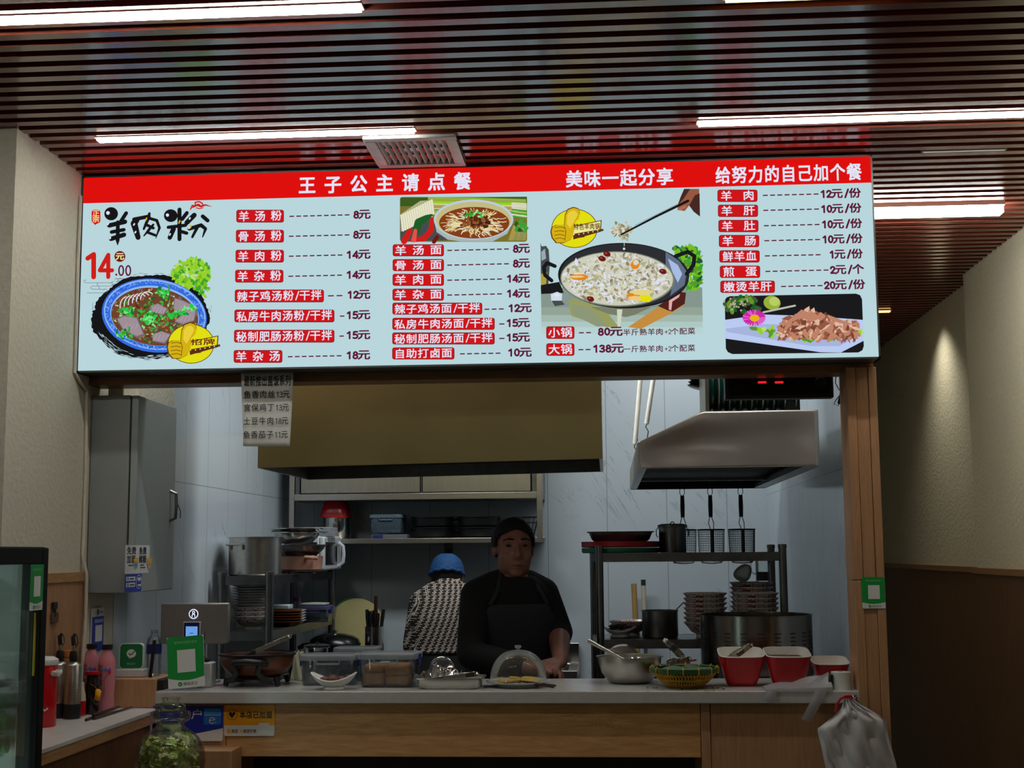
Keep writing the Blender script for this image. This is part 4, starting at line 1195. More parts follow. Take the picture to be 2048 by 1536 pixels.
# ------------------------------------------------------------------ wall shelf with cupboard, back wall
WY0, WY1 = 7.2, 7.548
wl, wr = at(578, 1030, WY0).x, at(1085, 1030, WY0).x
zb = at(880, 1086, WY0).z; zs_ = at(880, 1076, WY0).z; zm = at(830, 999, WY0).z; zm1 = at(830, 986, WY0).z; zt = 2.15
ws = thing('wall_shelf', 'steel wall cupboard with one open shelf on the back wall', 'wall cupboard', ((wl + wr) / 2, WY1, zb))
o = Vector(ws.location)
def wsp(name, mt, *boxes, bev=.002):
    q = M()
    for b_ in boxes:
        q.box(*b_)
    return rel(q, o).obj(name, mt, ws, bevel=bev)
wsp('bottom_shelf', STEEL, (wl, WY0, zb, wr + .01, WY0 + .012, zs_), (wl, WY0 + .012, zs_ - .004, wr, WY1, zs_))
wsp('post', STEEL, (wl, WY0 - .002, zb, wl + .028, WY0 + .03, zt))
wsp('post', STEEL, (wr - .03, WY0 - .002, zb + .002, wr, WY0 + .03, zt))
wsp('side_sheet', STEELD, (wl, WY0 + .03, zm, wl + .004, WY1, zt))
wsp('side_sheet', STEELD, (wr - .004, WY0 + .03, zm, wr, WY1, zt))
wsp('rail', STEEL, (wl + .028, WY0, zm, wr - .03, WY0 + .02, zm1))
wsp('cupboard_floor', STEELD, (wl + .004, WY0 + .02, zm, wr - .004, WY1, zm + .006))
wsp('cupboard_top', STEELD, (wl, WY0, zt, wr, WY1, zt + .01))
mid = at(842, 970, WY0).x
wsp('door', STEELH, (wl + .062, WY0 + .004, zm1 + .004, mid - .006, WY0 + .02, zt - .004))
wsp('door', STEELH, (mid + .008, WY0 + .004, zm1 + .004, wr - .062, WY0 + .02, zt - .004))
wsp('stile', STEELD, (mid - .003, WY0 + .008, zm1, mid + .005, WY0 + .02, zt))
wsp('stile', STEELD, (wl + .03, WY0 + .008, zm1, wl + .056, WY0 + .02, zt))
wsp('stile', STEELD, (wr - .056, WY0 + .008, zm1, wr - .03, WY0 + .02, zt))
SHZ = zs_

# ------------------------------------------------------------------ grey cabinet on the column at the left
KX = -1.612
kz0, kz1 = 1.372, 2.052
kb = thing('wall_cabinet', 'tall grey metal cabinet on the left wall beside the hatch', 'cabinet', (-1.70, 4.8, kz0))
o = Vector(kb.location)
CABG = mat('grey cabinet enamel', (140, 144, 144), .42, 0, .03)
kY1 = atx(349, 1000, KX).y
m = M(); m.box(-1.779, 4.55, kz0, -1.642, kY1, kz1); rel(m, o).obj('body', CABG, kb, bevel=.003)
m = M(); m.box(-1.636, 4.548, kz0 + .002, KX, kY1 + .004, kz1 - .002); dr = rel(m, o).obj('door', mat('grey green cabinet door', (150, 160, 158), .34, 0, .03), kb, bevel=.003)
hp = atx(340, 1012, KX)
m = M(); m.tube([(KX, hp.y, hp.z - .055), (KX + .022, hp.y, hp.z - .045), (KX + .024, hp.y, hp.z), (KX + .022, hp.y, hp.z + .045), (KX, hp.y, hp.z + .055)], .006, 8); m.tube([(KX + .024, hp.y + .01, hp.z + .01), (KX + .034, hp.y + .02, hp.z - .02), (KX + .03, hp.y + .03, hp.z - .045)], .002, 6); rel(m, o).obj('handle', STEELD, dr)
m = M(); m.box(-1.90, 4.825, 2.085, -1.755, 5.37, 2.92); struct(m.obj('wall_soffit', PLASTER))
jb = at(206, 779, 4.66); jb1 = at(230, 757, 4.66)
m = M(); m.box(-1.757, 4.64, 2.058, -1.70, 4.80, 2.11); tag(m.obj('junction_box', mat('cream junction box', (226, 216, 190), .5), bevel=.004), 'small cream junction box above the grey cabinet', 'box')
cbl = thing('cable', 'white cable running down the left wall beside the menu board', 'cable', at(165, 740, 4.36))
o = Vector(cbl.location)
wx = XL + .0065
pts = [(wx, 4.385, 2.72), (wx, 4.38, 2.5), (wx, 4.384, 2.3), (wx, 4.384, 2.11), (wx + .004, 4.43, 2.08), (wx, 4.49, 2.06), (wx, 4.5, 1.9), (wx, 4.505, 1.7), (wx, 4.50, 1.5), (wx + .016, 4.50, 1.44), (wx + .022, 4.49, 1.3), (wx + .020, 4.475, 1.12), (wx + .020, 4.46, SCZ + .006)]
m = M(); m.tube(pts, .006, 8); rel(m, o).obj('lead', mat('white cable sheath', (200, 192, 176), .5), cbl)
# ------------------------------------------------------------------ vessels and tableware
def vessel(q, prof, t=.002, n=36, **kw):
    """hollow turned vessel: PROF runs (radius, z) from the middle of the base up to the rim"""
    inner = [(max(r - t, 0.0001), z + (t if i < len(prof) - 1 else 0)) for i, (r, z) in enumerate(prof)]
    q.lathe(prof + inner[::-1], n, **kw)
    return q
def pot(name, label, loc, r, h, mt=STEEL, cat='pot', lugs=True, rim=.006, group=None, lug_a=0.0, taper=1.0):
    t = thing(name, label, cat, loc, 0, group)
    q = M(); vessel(q, [(.0001, 0), (r * taper * .96, 0), (r * taper, .006), (r, h - .004), (r + rim, h - .003), (r + rim, h)], .002)
    q.obj('body', mt, t)
    if lugs:
        for s in (0, PI):
            a = lug_a + s
            d = Vector((math.cos(a), math.sin(a), 0)); e = Vector((-math.sin(a), math.cos(a), 0))
            q = M(); b_ = d * r + Vector((0, 0, h * .78))
            q.tube([b_ - e * r * .34, b_ - e * r * .34 + d * .022 + Vector((0, 0, .004)), b_ + e * r * .34 + d * .022 + Vector((0, 0, .004)), b_ + e * r * .34], .0042, 8)
            for k in (-1, 1):
                q.tube([b_ + e * r * .34 * k, b_ + e * r * .34 * k - Vector((0, 0, .02))], .006, 8)
            q.obj('handle', mt, t)
    return t
def floral(name='floral glazed china'):
    if name in MATS:
        return MATS[name]
    m, nt, out = _new(name)
    s = nd(nt, 'ShaderNodeBsdfPrincipled', i_Roughness=.2)
    tc = nd(nt, 'ShaderNodeTexCoord')
    v = nd(nt, 'ShaderNodeTexNoise', i_Scale=58.0, i_Detail=2.0, i_Distortion=2.5)
    r = nd(nt, 'ShaderNodeValToRGB')
    r.color_ramp.elements[0].position, r.color_ramp.elements[1].position = .50, .56
    r.color_ramp.elements[0].color, r.color_ramp.elements[1].color = lin((222, 216, 208)), lin((150, 62, 62))
    sp = nd(nt, 'ShaderNodeSeparateXYZ')
    mr = nd(nt, 'ShaderNodeMapRange'); mr.inputs[1].default_value = .024; mr.inputs[2].default_value = .026
    mr2 = nd(nt, 'ShaderNodeMapRange'); mr2.inputs[1].default_value = .060; mr2.inputs[2].default_value = .058
    mu = nd(nt, 'ShaderNodeMath', operation='MULTIPLY')
    mx = nd(nt, 'ShaderNodeMixRGB'); mx.inputs[1].default_value = lin((222, 218, 210))
    nt.links.new(tc.outputs['Object'], v.inputs['Vector']); nt.links.new(tc.outputs['Object'], sp.inputs[0])
    nt.links.new(v.outputs[0], r.inputs[0]); nt.links.new(sp.outputs[2], mr.inputs[0]); nt.links.new(sp.outputs[2], mr2.inputs[0])
    nt.links.new(mr.outputs[0], mu.inputs[0]); nt.links.new(mr2.outputs[0], mu.inputs[1])
    nt.links.new(mu.outputs[0], mx.inputs[0]); nt.links.new(r.outputs[0], mx.inputs[2]); nt.links.new(mx.outputs[0], s.inputs['Base Color'])
    nt.links.new(s.outputs[0], out.inputs[0])
    MATS[name] = m
    return m
FLOR = floral()
def china_bowl(r, h):
    q = M(); vessel(q, [(.0001, .006), (r * .36, .006), (r * .38, 0), (r * .44, 0), (r * .44, .014), (r * .66, h * .38), (r * .84, h * .72), (r, h - .002), (r * 1.005, h)], .003)
    return q
def tongs(name, label, loc, rz, L=.2, tilt=0.0, mt=STEELB, grip=None):
    """spring tongs lying along +x from the bend at the origin"""
    t = thing(name, label, 'tongs', loc, rz)
    t.rotation_euler = (0, tilt, rz)
    for s in (-1, 1):
        q = M(); pts = [(0, s * .004, .0), (.03, s * .015, .0), (L * .7, s * .022, .0), (L, s * .014, -.004)]
        for a_, b_ in zip(pts, pts[1:]):
            q.bar(a_, b_, .002, .016)
        q.obj('arm', mt, t, bevel=.0006)
        if grip:
            q = M(); q.bar((.02, s * .014, 0), (L * .45, s * .021, 0), .006, .02); q.obj('grip', grip, t, bevel=.002)
    q = M(); q.tube(arc((0, 0, 0), .006, PI / 2, 3 * PI / 2, 8, 'xy'), .008, 8); q.obj('spring_bend', mt, t)
    return t
def lidbox(name, label, loc, w, d, h, rz=0, lid=True, clip=BLUEP, body=CLEARP, lidm=None, group=None, feet=0):
    """clip-lid plastic food box"""
    t = thing(name, label, 'food box', loc, rz, group)
    q = M(); vessel(q, [(.0001, .0005), (.46, .0005), (.48, .006), (.5, h - .012), (.52, h - .012), (.52, h - .008)], .003, 40, sx=w, sy=d, power=9.0)
    q.v = [(x, y, z) for x, y, z in q.v]
    q.obj('tub', body, t)
    if lid:
        q = M(); q.lathe([(.535, h - .018), (.54, h - .006), (.525, h), (.46, h + .002), (.45, h - .004), (.0001, h - .004)], 40, sx=w, sy=d, power=9.0)
        l = q.obj('lid', lidm or MILKY, t)
        for s in (-1, 1):
            q = M(); q.box(s * w * .535 - .003, -d * .16, h - .040, s * w * .535 + .003, d * .16, h - .004); q.obj('clip', clip, t, bevel=.002)
            q = M()
            q.box(-w * .22, s * d * .54 - .003, h - .032, w * .22, s * d * .54 + .002, h - .026); q.box(-w * .22, s * d * .54 - .003, h - .032, -w * .2, s * d * .54 + .002, h - .004); q.box(w * .2, s * d * .54 - .003, h - .032, w * .22, s * d * .54 + .002, h - .004)
            q.obj('clip_loop', lidm or MILKY, t)
    return t
def on(px, py, z=CT):
    p = atz(px, py, z); return Vector((p.x, p.y, z))
def atc(px, Y, z=CT):
    """a spot on the surface z at distance Y, in line with the picture column px"""
    q = at(px, 1300, Y); 
    return Vector((q.x, Y, z))

# ------------------------------------------------------------------ things on the countertop
sk_ = thing('electric_skillet', 'brown electric skillet on black legs, left part of the countertop', 'electric skillet', atc(515, 4.74) + Vector((0, 0, .003)))
BRN_P = mat('brown glazed pan', (104, 55, 28), .30, 0, .06)
q = M(); vessel(q, [(.0001, .028), (.075, .028), (.105, .042), (.122, .066), (.128, .098), (.133, .100), (.133, .104)], .003, 44); q.obj('pan', BRN_P, sk_)
q = M(); q.lathe([(.134, .099), (.1345, .106), (.129, .107), (.128, .100)], 44); q.obj('rim', BLACK, sk_)
q = M(); q.lathe([(.0001, .034), (.07, .034), (.098, .047), (.115, .068), (.1225, .098)], 40); q.obj('coating', mat('black pan coating', (26, 24, 24), .4), sk_)
q = M(); q.lathe([(.0001, .012), (.085, .012), (.09, .02), (.085, .027), (.0001, .027)], 30); q.obj('heater_base', STEELD, sk_)
q = M()
q.tube([(-.062, -.108, .076), (-.045, -.142, .083), (0, -.150, .086), (.045, -.142, .083), (.062, -.108, .076)], [.010, .011, .012, .011, .010], 10)
for s in (-1, 1):
    q.tube([(s * .046, -.142, .08), (s * .036, -.135, .05), (s * .05, -.112, .025), (s * .075, -.09, .02)], [.010, .010, .012, .010], 10)
q.obj('handle', BLACK, sk_)
for x, y in ((-.085, -.075), (.088, -.075), (-.075, .08), (.085, .075)):
    q = M(); q.tube([(x, y, .026), (x * 1.06, y * 1.06, 0)], [.012, .008], 10); q.obj('leg', BLACK, sk_)
tg = tongs('tongs', 'steel tongs sticking up out of the brown skillet', atc(576, 4.74, CT + .162), PI + .1, .17, .40)

pb = M()
def crumple(u, v):
    return (.05 * (u - .5) * (1 - .3 * v), .012 * math.sin(6 * u + 3 * v) + .02 * (v - .5), .10 * v + .004 * math.sin(23 * u + 9 * v))
pb.sheet(crumple, 16, 16)
pb = pb.obj('paper_bag', mat('pale yellow paper', (206, 208, 176), .7, 0, .05), None, atc(596, 4.895, CT + .001), solid=.002)
tag(pb, 'pale yellow crumpled paper bag behind the brown skillet', 'bag')
pt = pot('steel_pot', 'low steel pot with dark lid behind the skillet', atc(634, 4.905), .040, .118, STEELB, lugs=False)
q = M(); q.lathe([(.047, .1185), (.048, .124), (.03, .128), (.008, .130), (.008, .134), (.0001, .135)], 36); q.obj('lid', BLACK, pt)
lidbox('food_box', 'milky lidded food box behind the dish of brown cakes', atc(661, 4.755), .190, .12, .103, .05, lidm=MILKY)
def chunk(name, label, cat, loc, rx, ry, rz_, mt, group=None, seed=1, rot=0.0, jag=.12):
    rr = random.Random(seed)
    q = M(); q.ball((0, 0, rz_), rx, ry, rz_, 16, 10)
    q.v = [tuple(c * (1 + rr.uniform(-jag, jag) * .5 + jag * math.sin(9 * p[0] / rx + 5 * p[1] / ry + seed)) if i < 2 else max(c, 0) for i, c in enumerate(p)) for p in q.v]
    o_ = q.obj(name, mt, None, loc, rot=(0, 0, rot))
    return tag(o_, label, cat, group)
CAKE = mat('golden brown cake', (240, 168, 108), .7, 0, .2, 60, .3)
bb = lidbox('food_box', 'lidded clear food box of golden cakes', atc(781, 4.70), .190, .16, .112, -.03, lidm=MILKY)
for i, (x, y, z, sx, sy, sz) in enumerate(((-.048, -.02, .005, .072, .09, .043), (.032, -.02, .005, .080, .09, .034), (-.048, -.02, .049, .068, .085, .028), (.032, -.02, .0395, .082, .09, .038))):
    q = M(); q.cbox((0, 0, sz / 2), sx, sy, sz)
    o_ = q.obj('cake', CAKE, None, Vector(bb.location) + Vector((x, y, z)), bevel=.009)
    tag(o_, 'golden brown cake inside the lidded clear food box', 'cake', 'cakes in the clear box')
b2 = lidbox('food_box', 'open topped milky box standing behind the other food boxes', atc(716, 4.89), .155, .10, .118, .02, lidm=MILKY)
# boat shaped dish with brown cakes
dl = atc(668, 4.575)
q = M()
def boat(u, v):
    a = 2 * PI * u
    r = v
    x, y = .078 * r * math.cos(a), .052 * r * math.sin(a)
    return (x, y, .007 + .024 * r ** 2.2 + .026 * (abs(math.cos(a)) ** 2) * r ** 3)
q.sheet(boat, 40, 10)
q.lathe([(.034, 0), (.036, .004), (.032, .010), (.0001, .010)], 30)
bd = q.obj('boat_dish', CERAM, None, dl, solid=.0035, angle=60)
tag(bd, 'white boat shaped dish of brown cakes at the counter edge', 'dish')
BRC = mat('brown braised cake', (92, 50, 28), .5, 0, .2, 70, .2)
for i, (x, y, z, r) in enumerate(((-.028, .002, .020, .019), (.000, -.004, .019, .022), (.026, .004, .021, .018), (.050, .008, .030, .015), (-.006, .02, .026, .017))):
    chunk('braised_cake', 'brown braised cake in the white boat shaped dish', 'cake', dl + Vector((x, y, z)), r, r * .8, r * .62, BRC, 'cakes in the boat dish', i + 3)
# steel tray
tl = atc(902, 4.63)
ty = thing('steel_tray', 'rectangular steel tray on the counter in front of the woman', 'tray', tl)
q = M(); vessel(q, [(.0001, 0), (.43, 0), (.46, .006), (.49, .034), (.52, .034), (.52, .037)], .002, 40, sx=.222, sy=.15, power=10.0); q.obj('body', STEEL, ty)
tongs('tongs', 'steel tongs lying in the rectangular tray', tl + Vector((.085, -.03, .047)), PI - .1, .15, .12)
q = M(); rr = random.Random(5)
q.sheet(lambda u, v: (-.10 + .13 * u, -.04 + .09 * v, .03 + .035 * math.sin(PI * u) * math.sin(PI * v) + .012 * math.sin(13 * u + 7 * v) + rr.uniform(-.005, .005)), 18, 14)
pbg = q.obj('plastic_bag', glass('thin clear film', (226, 222, 216), .22, (170, 150, 132), .1), None, tl + Vector((0, .01, .008)))
tag(pbg, 'crumpled clear plastic bag in the steel tray', 'bag')
BRM = mat('dark braised meat', (84, 56, 42), .5, 0, .25, 60, .2)
for i in range(4):
    chunk('braised_meat', 'piece of dark braised meat in the steel tray', 'meat', tl + Vector((-.08 + .05 * i, .015 - .01 * (i % 2), .003)), .028, .022, .013, BRM, 'meat in the steel tray', 20 + i)
pl_ = thing('pan_lid', 'round steel lid propped upright behind the steel tray', 'lid', atc(884, 4.80))
q = M(); q.tube([(.041 * math.cos(2 * PI * k / 36), .0, .046 + .041 * math.sin(2 * PI * k / 36)) for k in range(36)], .0045, 10, True); q.obj('rim', STEELB, pl_)
q = M(); q.lathe([(.0001, .010), (.03, .009), (.04, .002)], 32); q.v = [(x, z, y + .046) for x, y, z in q.v]; q.obj('disc', STEELD, pl_)
# plate under a clear dome
dm = atc(1036, 4.665)
pt_ = M(); pt_.lathe([(.0001, .005), (.055, .005), (.06, 0), (.066, 0), (.072, .008), (.108, .017), (.110, .020), (.100, .017), (.07, .011), (.0001, .010)], 48)
pt_ = pt_.obj('plate', CERAM, None, dm); tag(pt_, 'white round plate of yellow omelette under the clear dome', 'plate')
dome = thing('dome_cover', 'clear plastic dome cover over the plate of omelette', 'dome cover', dm + Vector((0, 0, .0215)))
q = M(); R_, H_ = .096, .098
pr = [(R_ + .006, 0), (R_ + .004, .003)] + [(R_ * math.cos(t) ** .85, .004 + H_ * math.sin(t)) for t in [PI / 2 * i / 16 for i in range(17)]]
pr[-1] = (.0001, pr[-1][1])
q.lathe(pr, 44); q.obj('shell', glass('dome plastic', (238, 240, 240), .05, (220, 225, 228), .06, .25), dome)
q = M(); q.lathe([(.006, .100), (.006, .106), (.011, .108), (.011, .115), (.0001, .116)], 16); q.obj('knob', MILKY, dome)
OML = mat('yellow omelette', (214, 176, 74), .6, 0, .25, 50, .3)
for i in range(7):
    a_ = i * .9
    q = M(); q.lathe([(.0001, 0), (.028, 0), (.031, .004), (.028, .009), (.0001, .010)], 18, sy=.8)
    o_ = q.obj('omelette_slice', OML, None, dm + Vector((.045 * math.cos(a_), .045 * math.sin(a_), .0125 + .003 * (i % 3))), rot=(.15, .1 * (-1) ** i, a_))
    tag(o_, 'piece of yellow omelette under the clear dome', 'omelette', 'omelette under the dome')
CHOP = wood('dark chopstick wood', (30, 20, 18), (48, 34, 30), (9, 9, 1), .4)
def chopstick(A, B, label, group=None, r=.0038, mt=CHOP):
    q = M(); q.tube([Vector((0, 0, 0)), Vector(B) - Vector(A)], [r, r * .65], 8)
    return tag(q.obj('chopstick', mt, None, A), label, 'chopstick', group)
chopstick(on(1111, 1374) + Vector((0, 0, .0045)), dm + Vector((.022, -.095, .026)), 'black chopstick of the pair leaning on the domed plate', 'chopsticks on the domed plate')
chopstick(on(1108, 1377) + Vector((0, 0, .0045)), dm + Vector((.012, -.097, .026)), 'black chopstick of the pair leaning on the domed plate', 'chopsticks on the domed plate')
# mixing bowl
bl = atc(1259, 4.79)
mb = thing('mixing_bowl', 'steel mixing bowl with a ladle in it on the counter', 'bowl', bl)
q = M(); vessel(q, [(.0001, 0), (.062, 0), (.075, .006), (.098, .036), (.108, .068), (.110, .088), (.117, .089), (.117, .092)], .002, 44); q.obj('body', STEEL, mb)
q = M(); q.lathe([(.0001, .070), (.107, .070)], 30); q.v = [(x, y, z + .004 * math.sin(90 * x) * math.cos(70 * y)) for x, y, z in q.v]; q.obj('batter', mat('pale batter', (196, 190, 176), .5), mb)
ld = thing('ladle', 'steel ladle with round handle standing in the mixing bowl', 'ladle', bl)
e0, e1 = at(1176, 1281, 4.80) - bl, Vector((-.03, 0, .084))
q = M(); q.tube([e0, e0.lerp(e1, .3), e1, Vector((.0, 0, .072))], [.0085, .007, .0045, .004], 10); q.obj('handle', STEEL, ld)
q = M(); vessel(q, [(.0001, .0), (.02, .004), (.03, .016), (.032, .022)], .0015, 20, c=(.02, 0, .064)); q.obj('cup', STEELB, ld)
q = M(); q.lathe([(.0001, .004), (.05, .0), (.062, .003), (.05, .008), (.0001, .012)], 36); q.v = [(x, z, y) for x, y, z in q.v]
hl = q.obj('pan_lid', STEELB, None, atc(1246, 4.925) + Vector((0, 0, .062))); tag(hl, 'round steel lid standing behind the mixing bowl', 'lid')
# yellow woven basket
bk = atc(1368, 4.63)
bs = thing('woven_basket', 'yellow woven basket with green rim band', 'basket', bk)
YB = mat('yellow basket strand', (198, 150, 30), .5, 0, .1, 60); GB = mat('green basket band', (44, 88, 44), .5, 0, .15, 60); YD = mat('dark basket inside', (84, 60, 20), .7)
bprof = [(.045, .001), (.058, .005), (.078, .020), (.094, .036), (.106, .052), (.109, .056)]
q = M(); q.lathe([(.0001, .002)] + [(r - .003, z + .001) for r, z in bprof], 40); q.obj('lining', YD, bs)
q = M(); n = 58
for i in range(n):
    a_ = 2 * PI * i / n
    q.tube([(r * math.cos(a_ + (.03 if k % 2 else -.03)), r * math.sin(a_ + (.03 if k % 2 else -.03)), z) for k, (r, z) in enumerate(bprof)], .0027, 5)
for r, z in ((.052, .0025), (.069, .013), (.087, .028), (.101, .044)):
    q.tube([(r * math.cos(2 * PI * j / 40), r * math.sin(2 * PI * j / 40), z) for j in range(40)], .0028, 5, True)
q.lathe([(.0001, 0), (.05, 0), (.05, .003), (.0001, .003)], 30)
q.obj('weave', YB, bs)
q = M(); q.lathe([(.106, .050), (.113, .051), (.116, .066), (.112, .068), (.106, .064)], 40); q.obj('rim_band', GB, bs)
q = M()
for i in range(14):
    a_ = 2 * PI * (i + .3) / 14; d = Vector((math.cos(a_), math.sin(a_), 0))
    q.tube([d * .104 + Vector((0, 0, .052)), d * .116 + Vector((0, 0, .050)), d * .1165 + Vector((0, 0, .066)), d * .112 + Vector((0, 0, .071)), d * .104 + Vector((0, 0, .062))], .002, 6)
q.obj('binding', YB, bs)
q = M(); q.sheet(lambda u, v: (.10 * (2 * u - 1) * math.sqrt(1 - .5 * (2 * v - 1) ** 2), .10 * (2 * v - 1) * math.sqrt(1 - .5 * (2 * u - 1) ** 2), .058 + .012 * math.sin(PI * u) * math.sin(PI * v) + .003 * math.sin(17 * u + 5 * v)), 18, 18)
lv = q.obj('lotus_leaf', mat('dull green leaf', (92, 108, 84), .6, 0, .15, 40), None, bk); tag(lv, 'dull green leaf cover lying in the yellow basket', 'leaf')
tongs('tongs', 'steel tongs with black grips standing up from the yellow basket', bk + Vector((-.058, .02, .150)), .3, .085, .75, STEELB, BLACK)
tongs('tongs', 'short steel tongs lying on the leaf in the yellow basket', bk + Vector((.01, -.02, .094)), PI + .3, .07, .12)
# red square bowls
TILT = .16
def red_bowl(label, loc, hwid, h):
    t = thing('square_bowl', label, 'bowl', loc + Vector((0, 0, math.sin(TILT) * hwid * .66)), 0)
    t.rotation_euler = (TILT, 0, 0)
    P_ = [(.62, 0), (.66, .004), (.80, h * .3), (.93, h * .7), (1.0, h - .002)]
    q = M(); q.lathe([(.0001, 0)] + P_, 48, sx=hwid, sy=hwid, power=5.0); q.obj('outer_wall', REDP, t)
    q = M(); q.lathe([(1.0, h - .002), (1.0, h), (.965, h + .001), (.95, h - .004), (.88, h * .68), (.76, h * .32), (.62, .008), (.0001, .008)], 48, sx=hwid, sy=hwid, power=5.0); q.obj('lining', mat('cream enamel lining', (226, 222, 212), .3), t)
    return t
r1, r2, r3 = atc(1480, 4.70), atc(1572, 4.70), atc(1657, 4.80)
red_bowl('square red bowl with white lining holding a pair of tongs', r1, .0765, .105)
red_bowl('square red bowl filled with dark brown sauce', r2, .0765, .105)
red_bowl('smallest square red bowl, beside the pillar', r3, .063, .070)
tongs('tongs', 'steel tongs lying in the square red bowl', r1 + Vector((.03, -.02, .132)), PI + .3, .09, .5)
q = M(); q.lathe([(.0001, .080), (.5, .081), (.9, .079)], 40, sx=.0745, sy=.0745, power=5.0); q.v = [(x, y, z + .005 * math.sin(80 * x + 3) * math.sin(95 * y)) for x, y, z in q.v]
sc_ = q.obj('brown_sauce', mat('dark brown sauce', (74, 44, 38), .5, 0, .4, 90, .4), None, r2 + Vector((0, 0, math.sin(TILT) * .0785 * .66)), rot=(TILT, 0, 0)); tag(sc_, 'dark brown chunky sauce in the second square red bowl', 'sauce', None)
sc_['kind'] = 'stuff'
q = M(); q.lathe([(.0001, .03), (.5, .031), (.72, .030)], 40, sx=.060, sy=.060, power=5.0); q.v = [(x, y, z + .006 * math.sin(120 * x + 3) * math.sin(145 * y)) for x, y, z in q.v]
sc_ = q.obj('chilli_relish', mat('red chilli relish', (176, 84, 40), .5, 0, .5, 120, .4), None, r3 + Vector((0, 0, math.sin(TILT) * .063 * .66)), rot=(TILT, 0, 0)); tag(sc_, 'orange red relish in the smallest red bowl', 'relish'); sc_['kind'] = 'stuff'
# paper roll, black holder, draped bags
pr_ = thing('paper_roll', 'small white paper roll at the right end of the counter', 'paper roll', atc(1680, 4.555))
q = M(); q.lathe([(.010, 0), (.032, 0), (.032, .056), (.010, .056), (.010, 0)], 32); q.obj('paper', PAPER, pr_)
q = M(); q.lathe([(.0099, .0), (.0099, .056), (.008, .056), (.008, 0), (.0099, 0)], 20); q.obj('core', mat('card core', (150, 120, 90), .8), pr_)
q = M(); q.prism([(0, 0, 0), (.022, 0, 0), (.022, 0, .05), (.014, 0, .05)], (0, .03, 0)); o_ = q.obj('bag_clip', BLACK, None, atc(1650, 4.53), bevel=.002); tag(o_, 'black wedge shaped clip left of the paper roll', 'clip')
FILM = glass('white bag film', (224, 226, 228), .62, (206, 208, 210), .25, .2)
rr = random.Random(9)
dbag = thing('plastic_bag', 'white plastic carrier bag draped over the counter edge', 'bag', atc(1590, 4.52, CT + .003))
o = Vector(dbag.location)
A, B = at(1527, 1358, 4.55) - o, at(1655, 1345, 4.60) - o
q = M()
def drape(u, v):
    # u along the counter, v from the back of the bag to the counter edge and over it
    x = A.x + (B.x - A.x) * u
    y = .10 * (1 - v) - .035
    z = .003 + .020 * (1 - v) * u + .008 * abs(math.sin(7 * u + 4 * v)) * (1 - v) + .022 * u * u * (1 - v)
    if y < -.021:
        z = .003 - (-.021 - y) * .6
    return (x, min(y, .2) if y > -.024 else -.024, z)
q.sheet(drape, 26, 14); q.obj('body', FILM, dbag)
for px0, px1, py0, qx0, qx1, qy in ((1541, 1552, 1380, 1524, 1546, 1407), (1637, 1652, 1380, 1602, 1622, 1444)):
    q = M()
    c_ = [at(px0 - 4, py0 - 2, 4.494) - o, at(px1 + 4, py0 - 2, 4.494) - o, at(qx1, qy, 4.49) - o, at(qx0, qy - 6, 4.49) - o]
    q.sheet(lambda u, v: tuple((c_[0].lerp(c_[1], u)).lerp(c_[3].lerp(c_[2], u), v) + Vector((0, -.004 * math.sin(PI * u) - .006 * math.sin(2.6 * v), 0))), 6, 10)
    q.obj('handle', FILM, dbag)
# bundle of carrier bags on a hook
HB = 4.47
hb = thing('hanging_bags', 'bundle of white carrier bags hung by a red tie from the counter edge', 'bags', at(1703, 1400, HB))
o = Vector(hb.location)
out_l = [(1690, 1398), (1682, 1416), (1668, 1432), (1634, 1458), (1644, 1500), (1652, 1540), (1660, 1640), (1668, 1760)]
out_r = [(1706, 1398), (1722, 1412), (1742, 1424), (1766, 1440), (1772, 1478), (1788, 1534), (1796, 1640), (1800, 1760)]
def interp(pts, v):
    f = v * (len(pts) - 1); k = min(int(f), len(pts) - 2); f -= k
    return (pts[k][0] + (pts[k + 1][0] - pts[k][0]) * f, pts[k][1] + (pts[k + 1][1] - pts[k][1]) * f)
def bagsheet(dy, sh, ph):
    def fn(u, v):
        l, r = interp(out_l, v), interp(out_r, v)
        px, py = l[0] + sh + (r[0] - l[0]) * u, l[1] + (r[1] - l[1]) * u
        bump = .020 * math.sin(PI * u) * min(1, v * 3) + .007 * math.sin(9 * u + 11 * v + ph) * min(1, v * 4) + .004 * math.sin(23 * u - 17 * v + ph)
        p = at(px, py, HB - dy - bump)
        return tuple(p - o)
    return fn
WBAG = mat('white bag plastic', (196, 192, 194), .32, 0, .04, 10, 0, (1, 1, 1), 0, 0)
q = M(); q.sheet(bagsheet(.0, 0, 0), 30, 40); q.obj('bag', WBAG, hb, angle=60)
q = M(); q.sheet(bagsheet(.012, -4, 2), 30, 40); q.v = [(x * .82 + .0, y, z) for x, y, z in q.v]; q.obj('bag', WBAG, hb, angle=60)
q = M(); q.sheet(bagsheet(-.02, 6, 4), 30, 40); q.obj('bag', WBAG, hb, angle=60)
q = M(); rp = [at(x, y, HB - .012) - o for x, y in ((1671, 1424), (1674, 1408), (1682, 1396), (1692, 1394), (1706, 1396), (1702, 1391), (1690, 1392), (1680, 1398))]
q.tube(rp, .0042, 8); q.obj('red_tie', mat('red plastic tie', (190, 22, 30), .4), hb)
q = M(); hk = at(1709, 1396, 4.499) - o
q.cyl(hk + Vector((0, .0, 0)), hk + Vector((0, -.003, 0)), .009, 14); q.tube([hk, hk + Vector((0, -.02, -.002)), hk + Vector((0, -.028, .006)), hk + Vector((0, -.03, .014))], .002, 6); q.obj('hook', STEELB, hb)
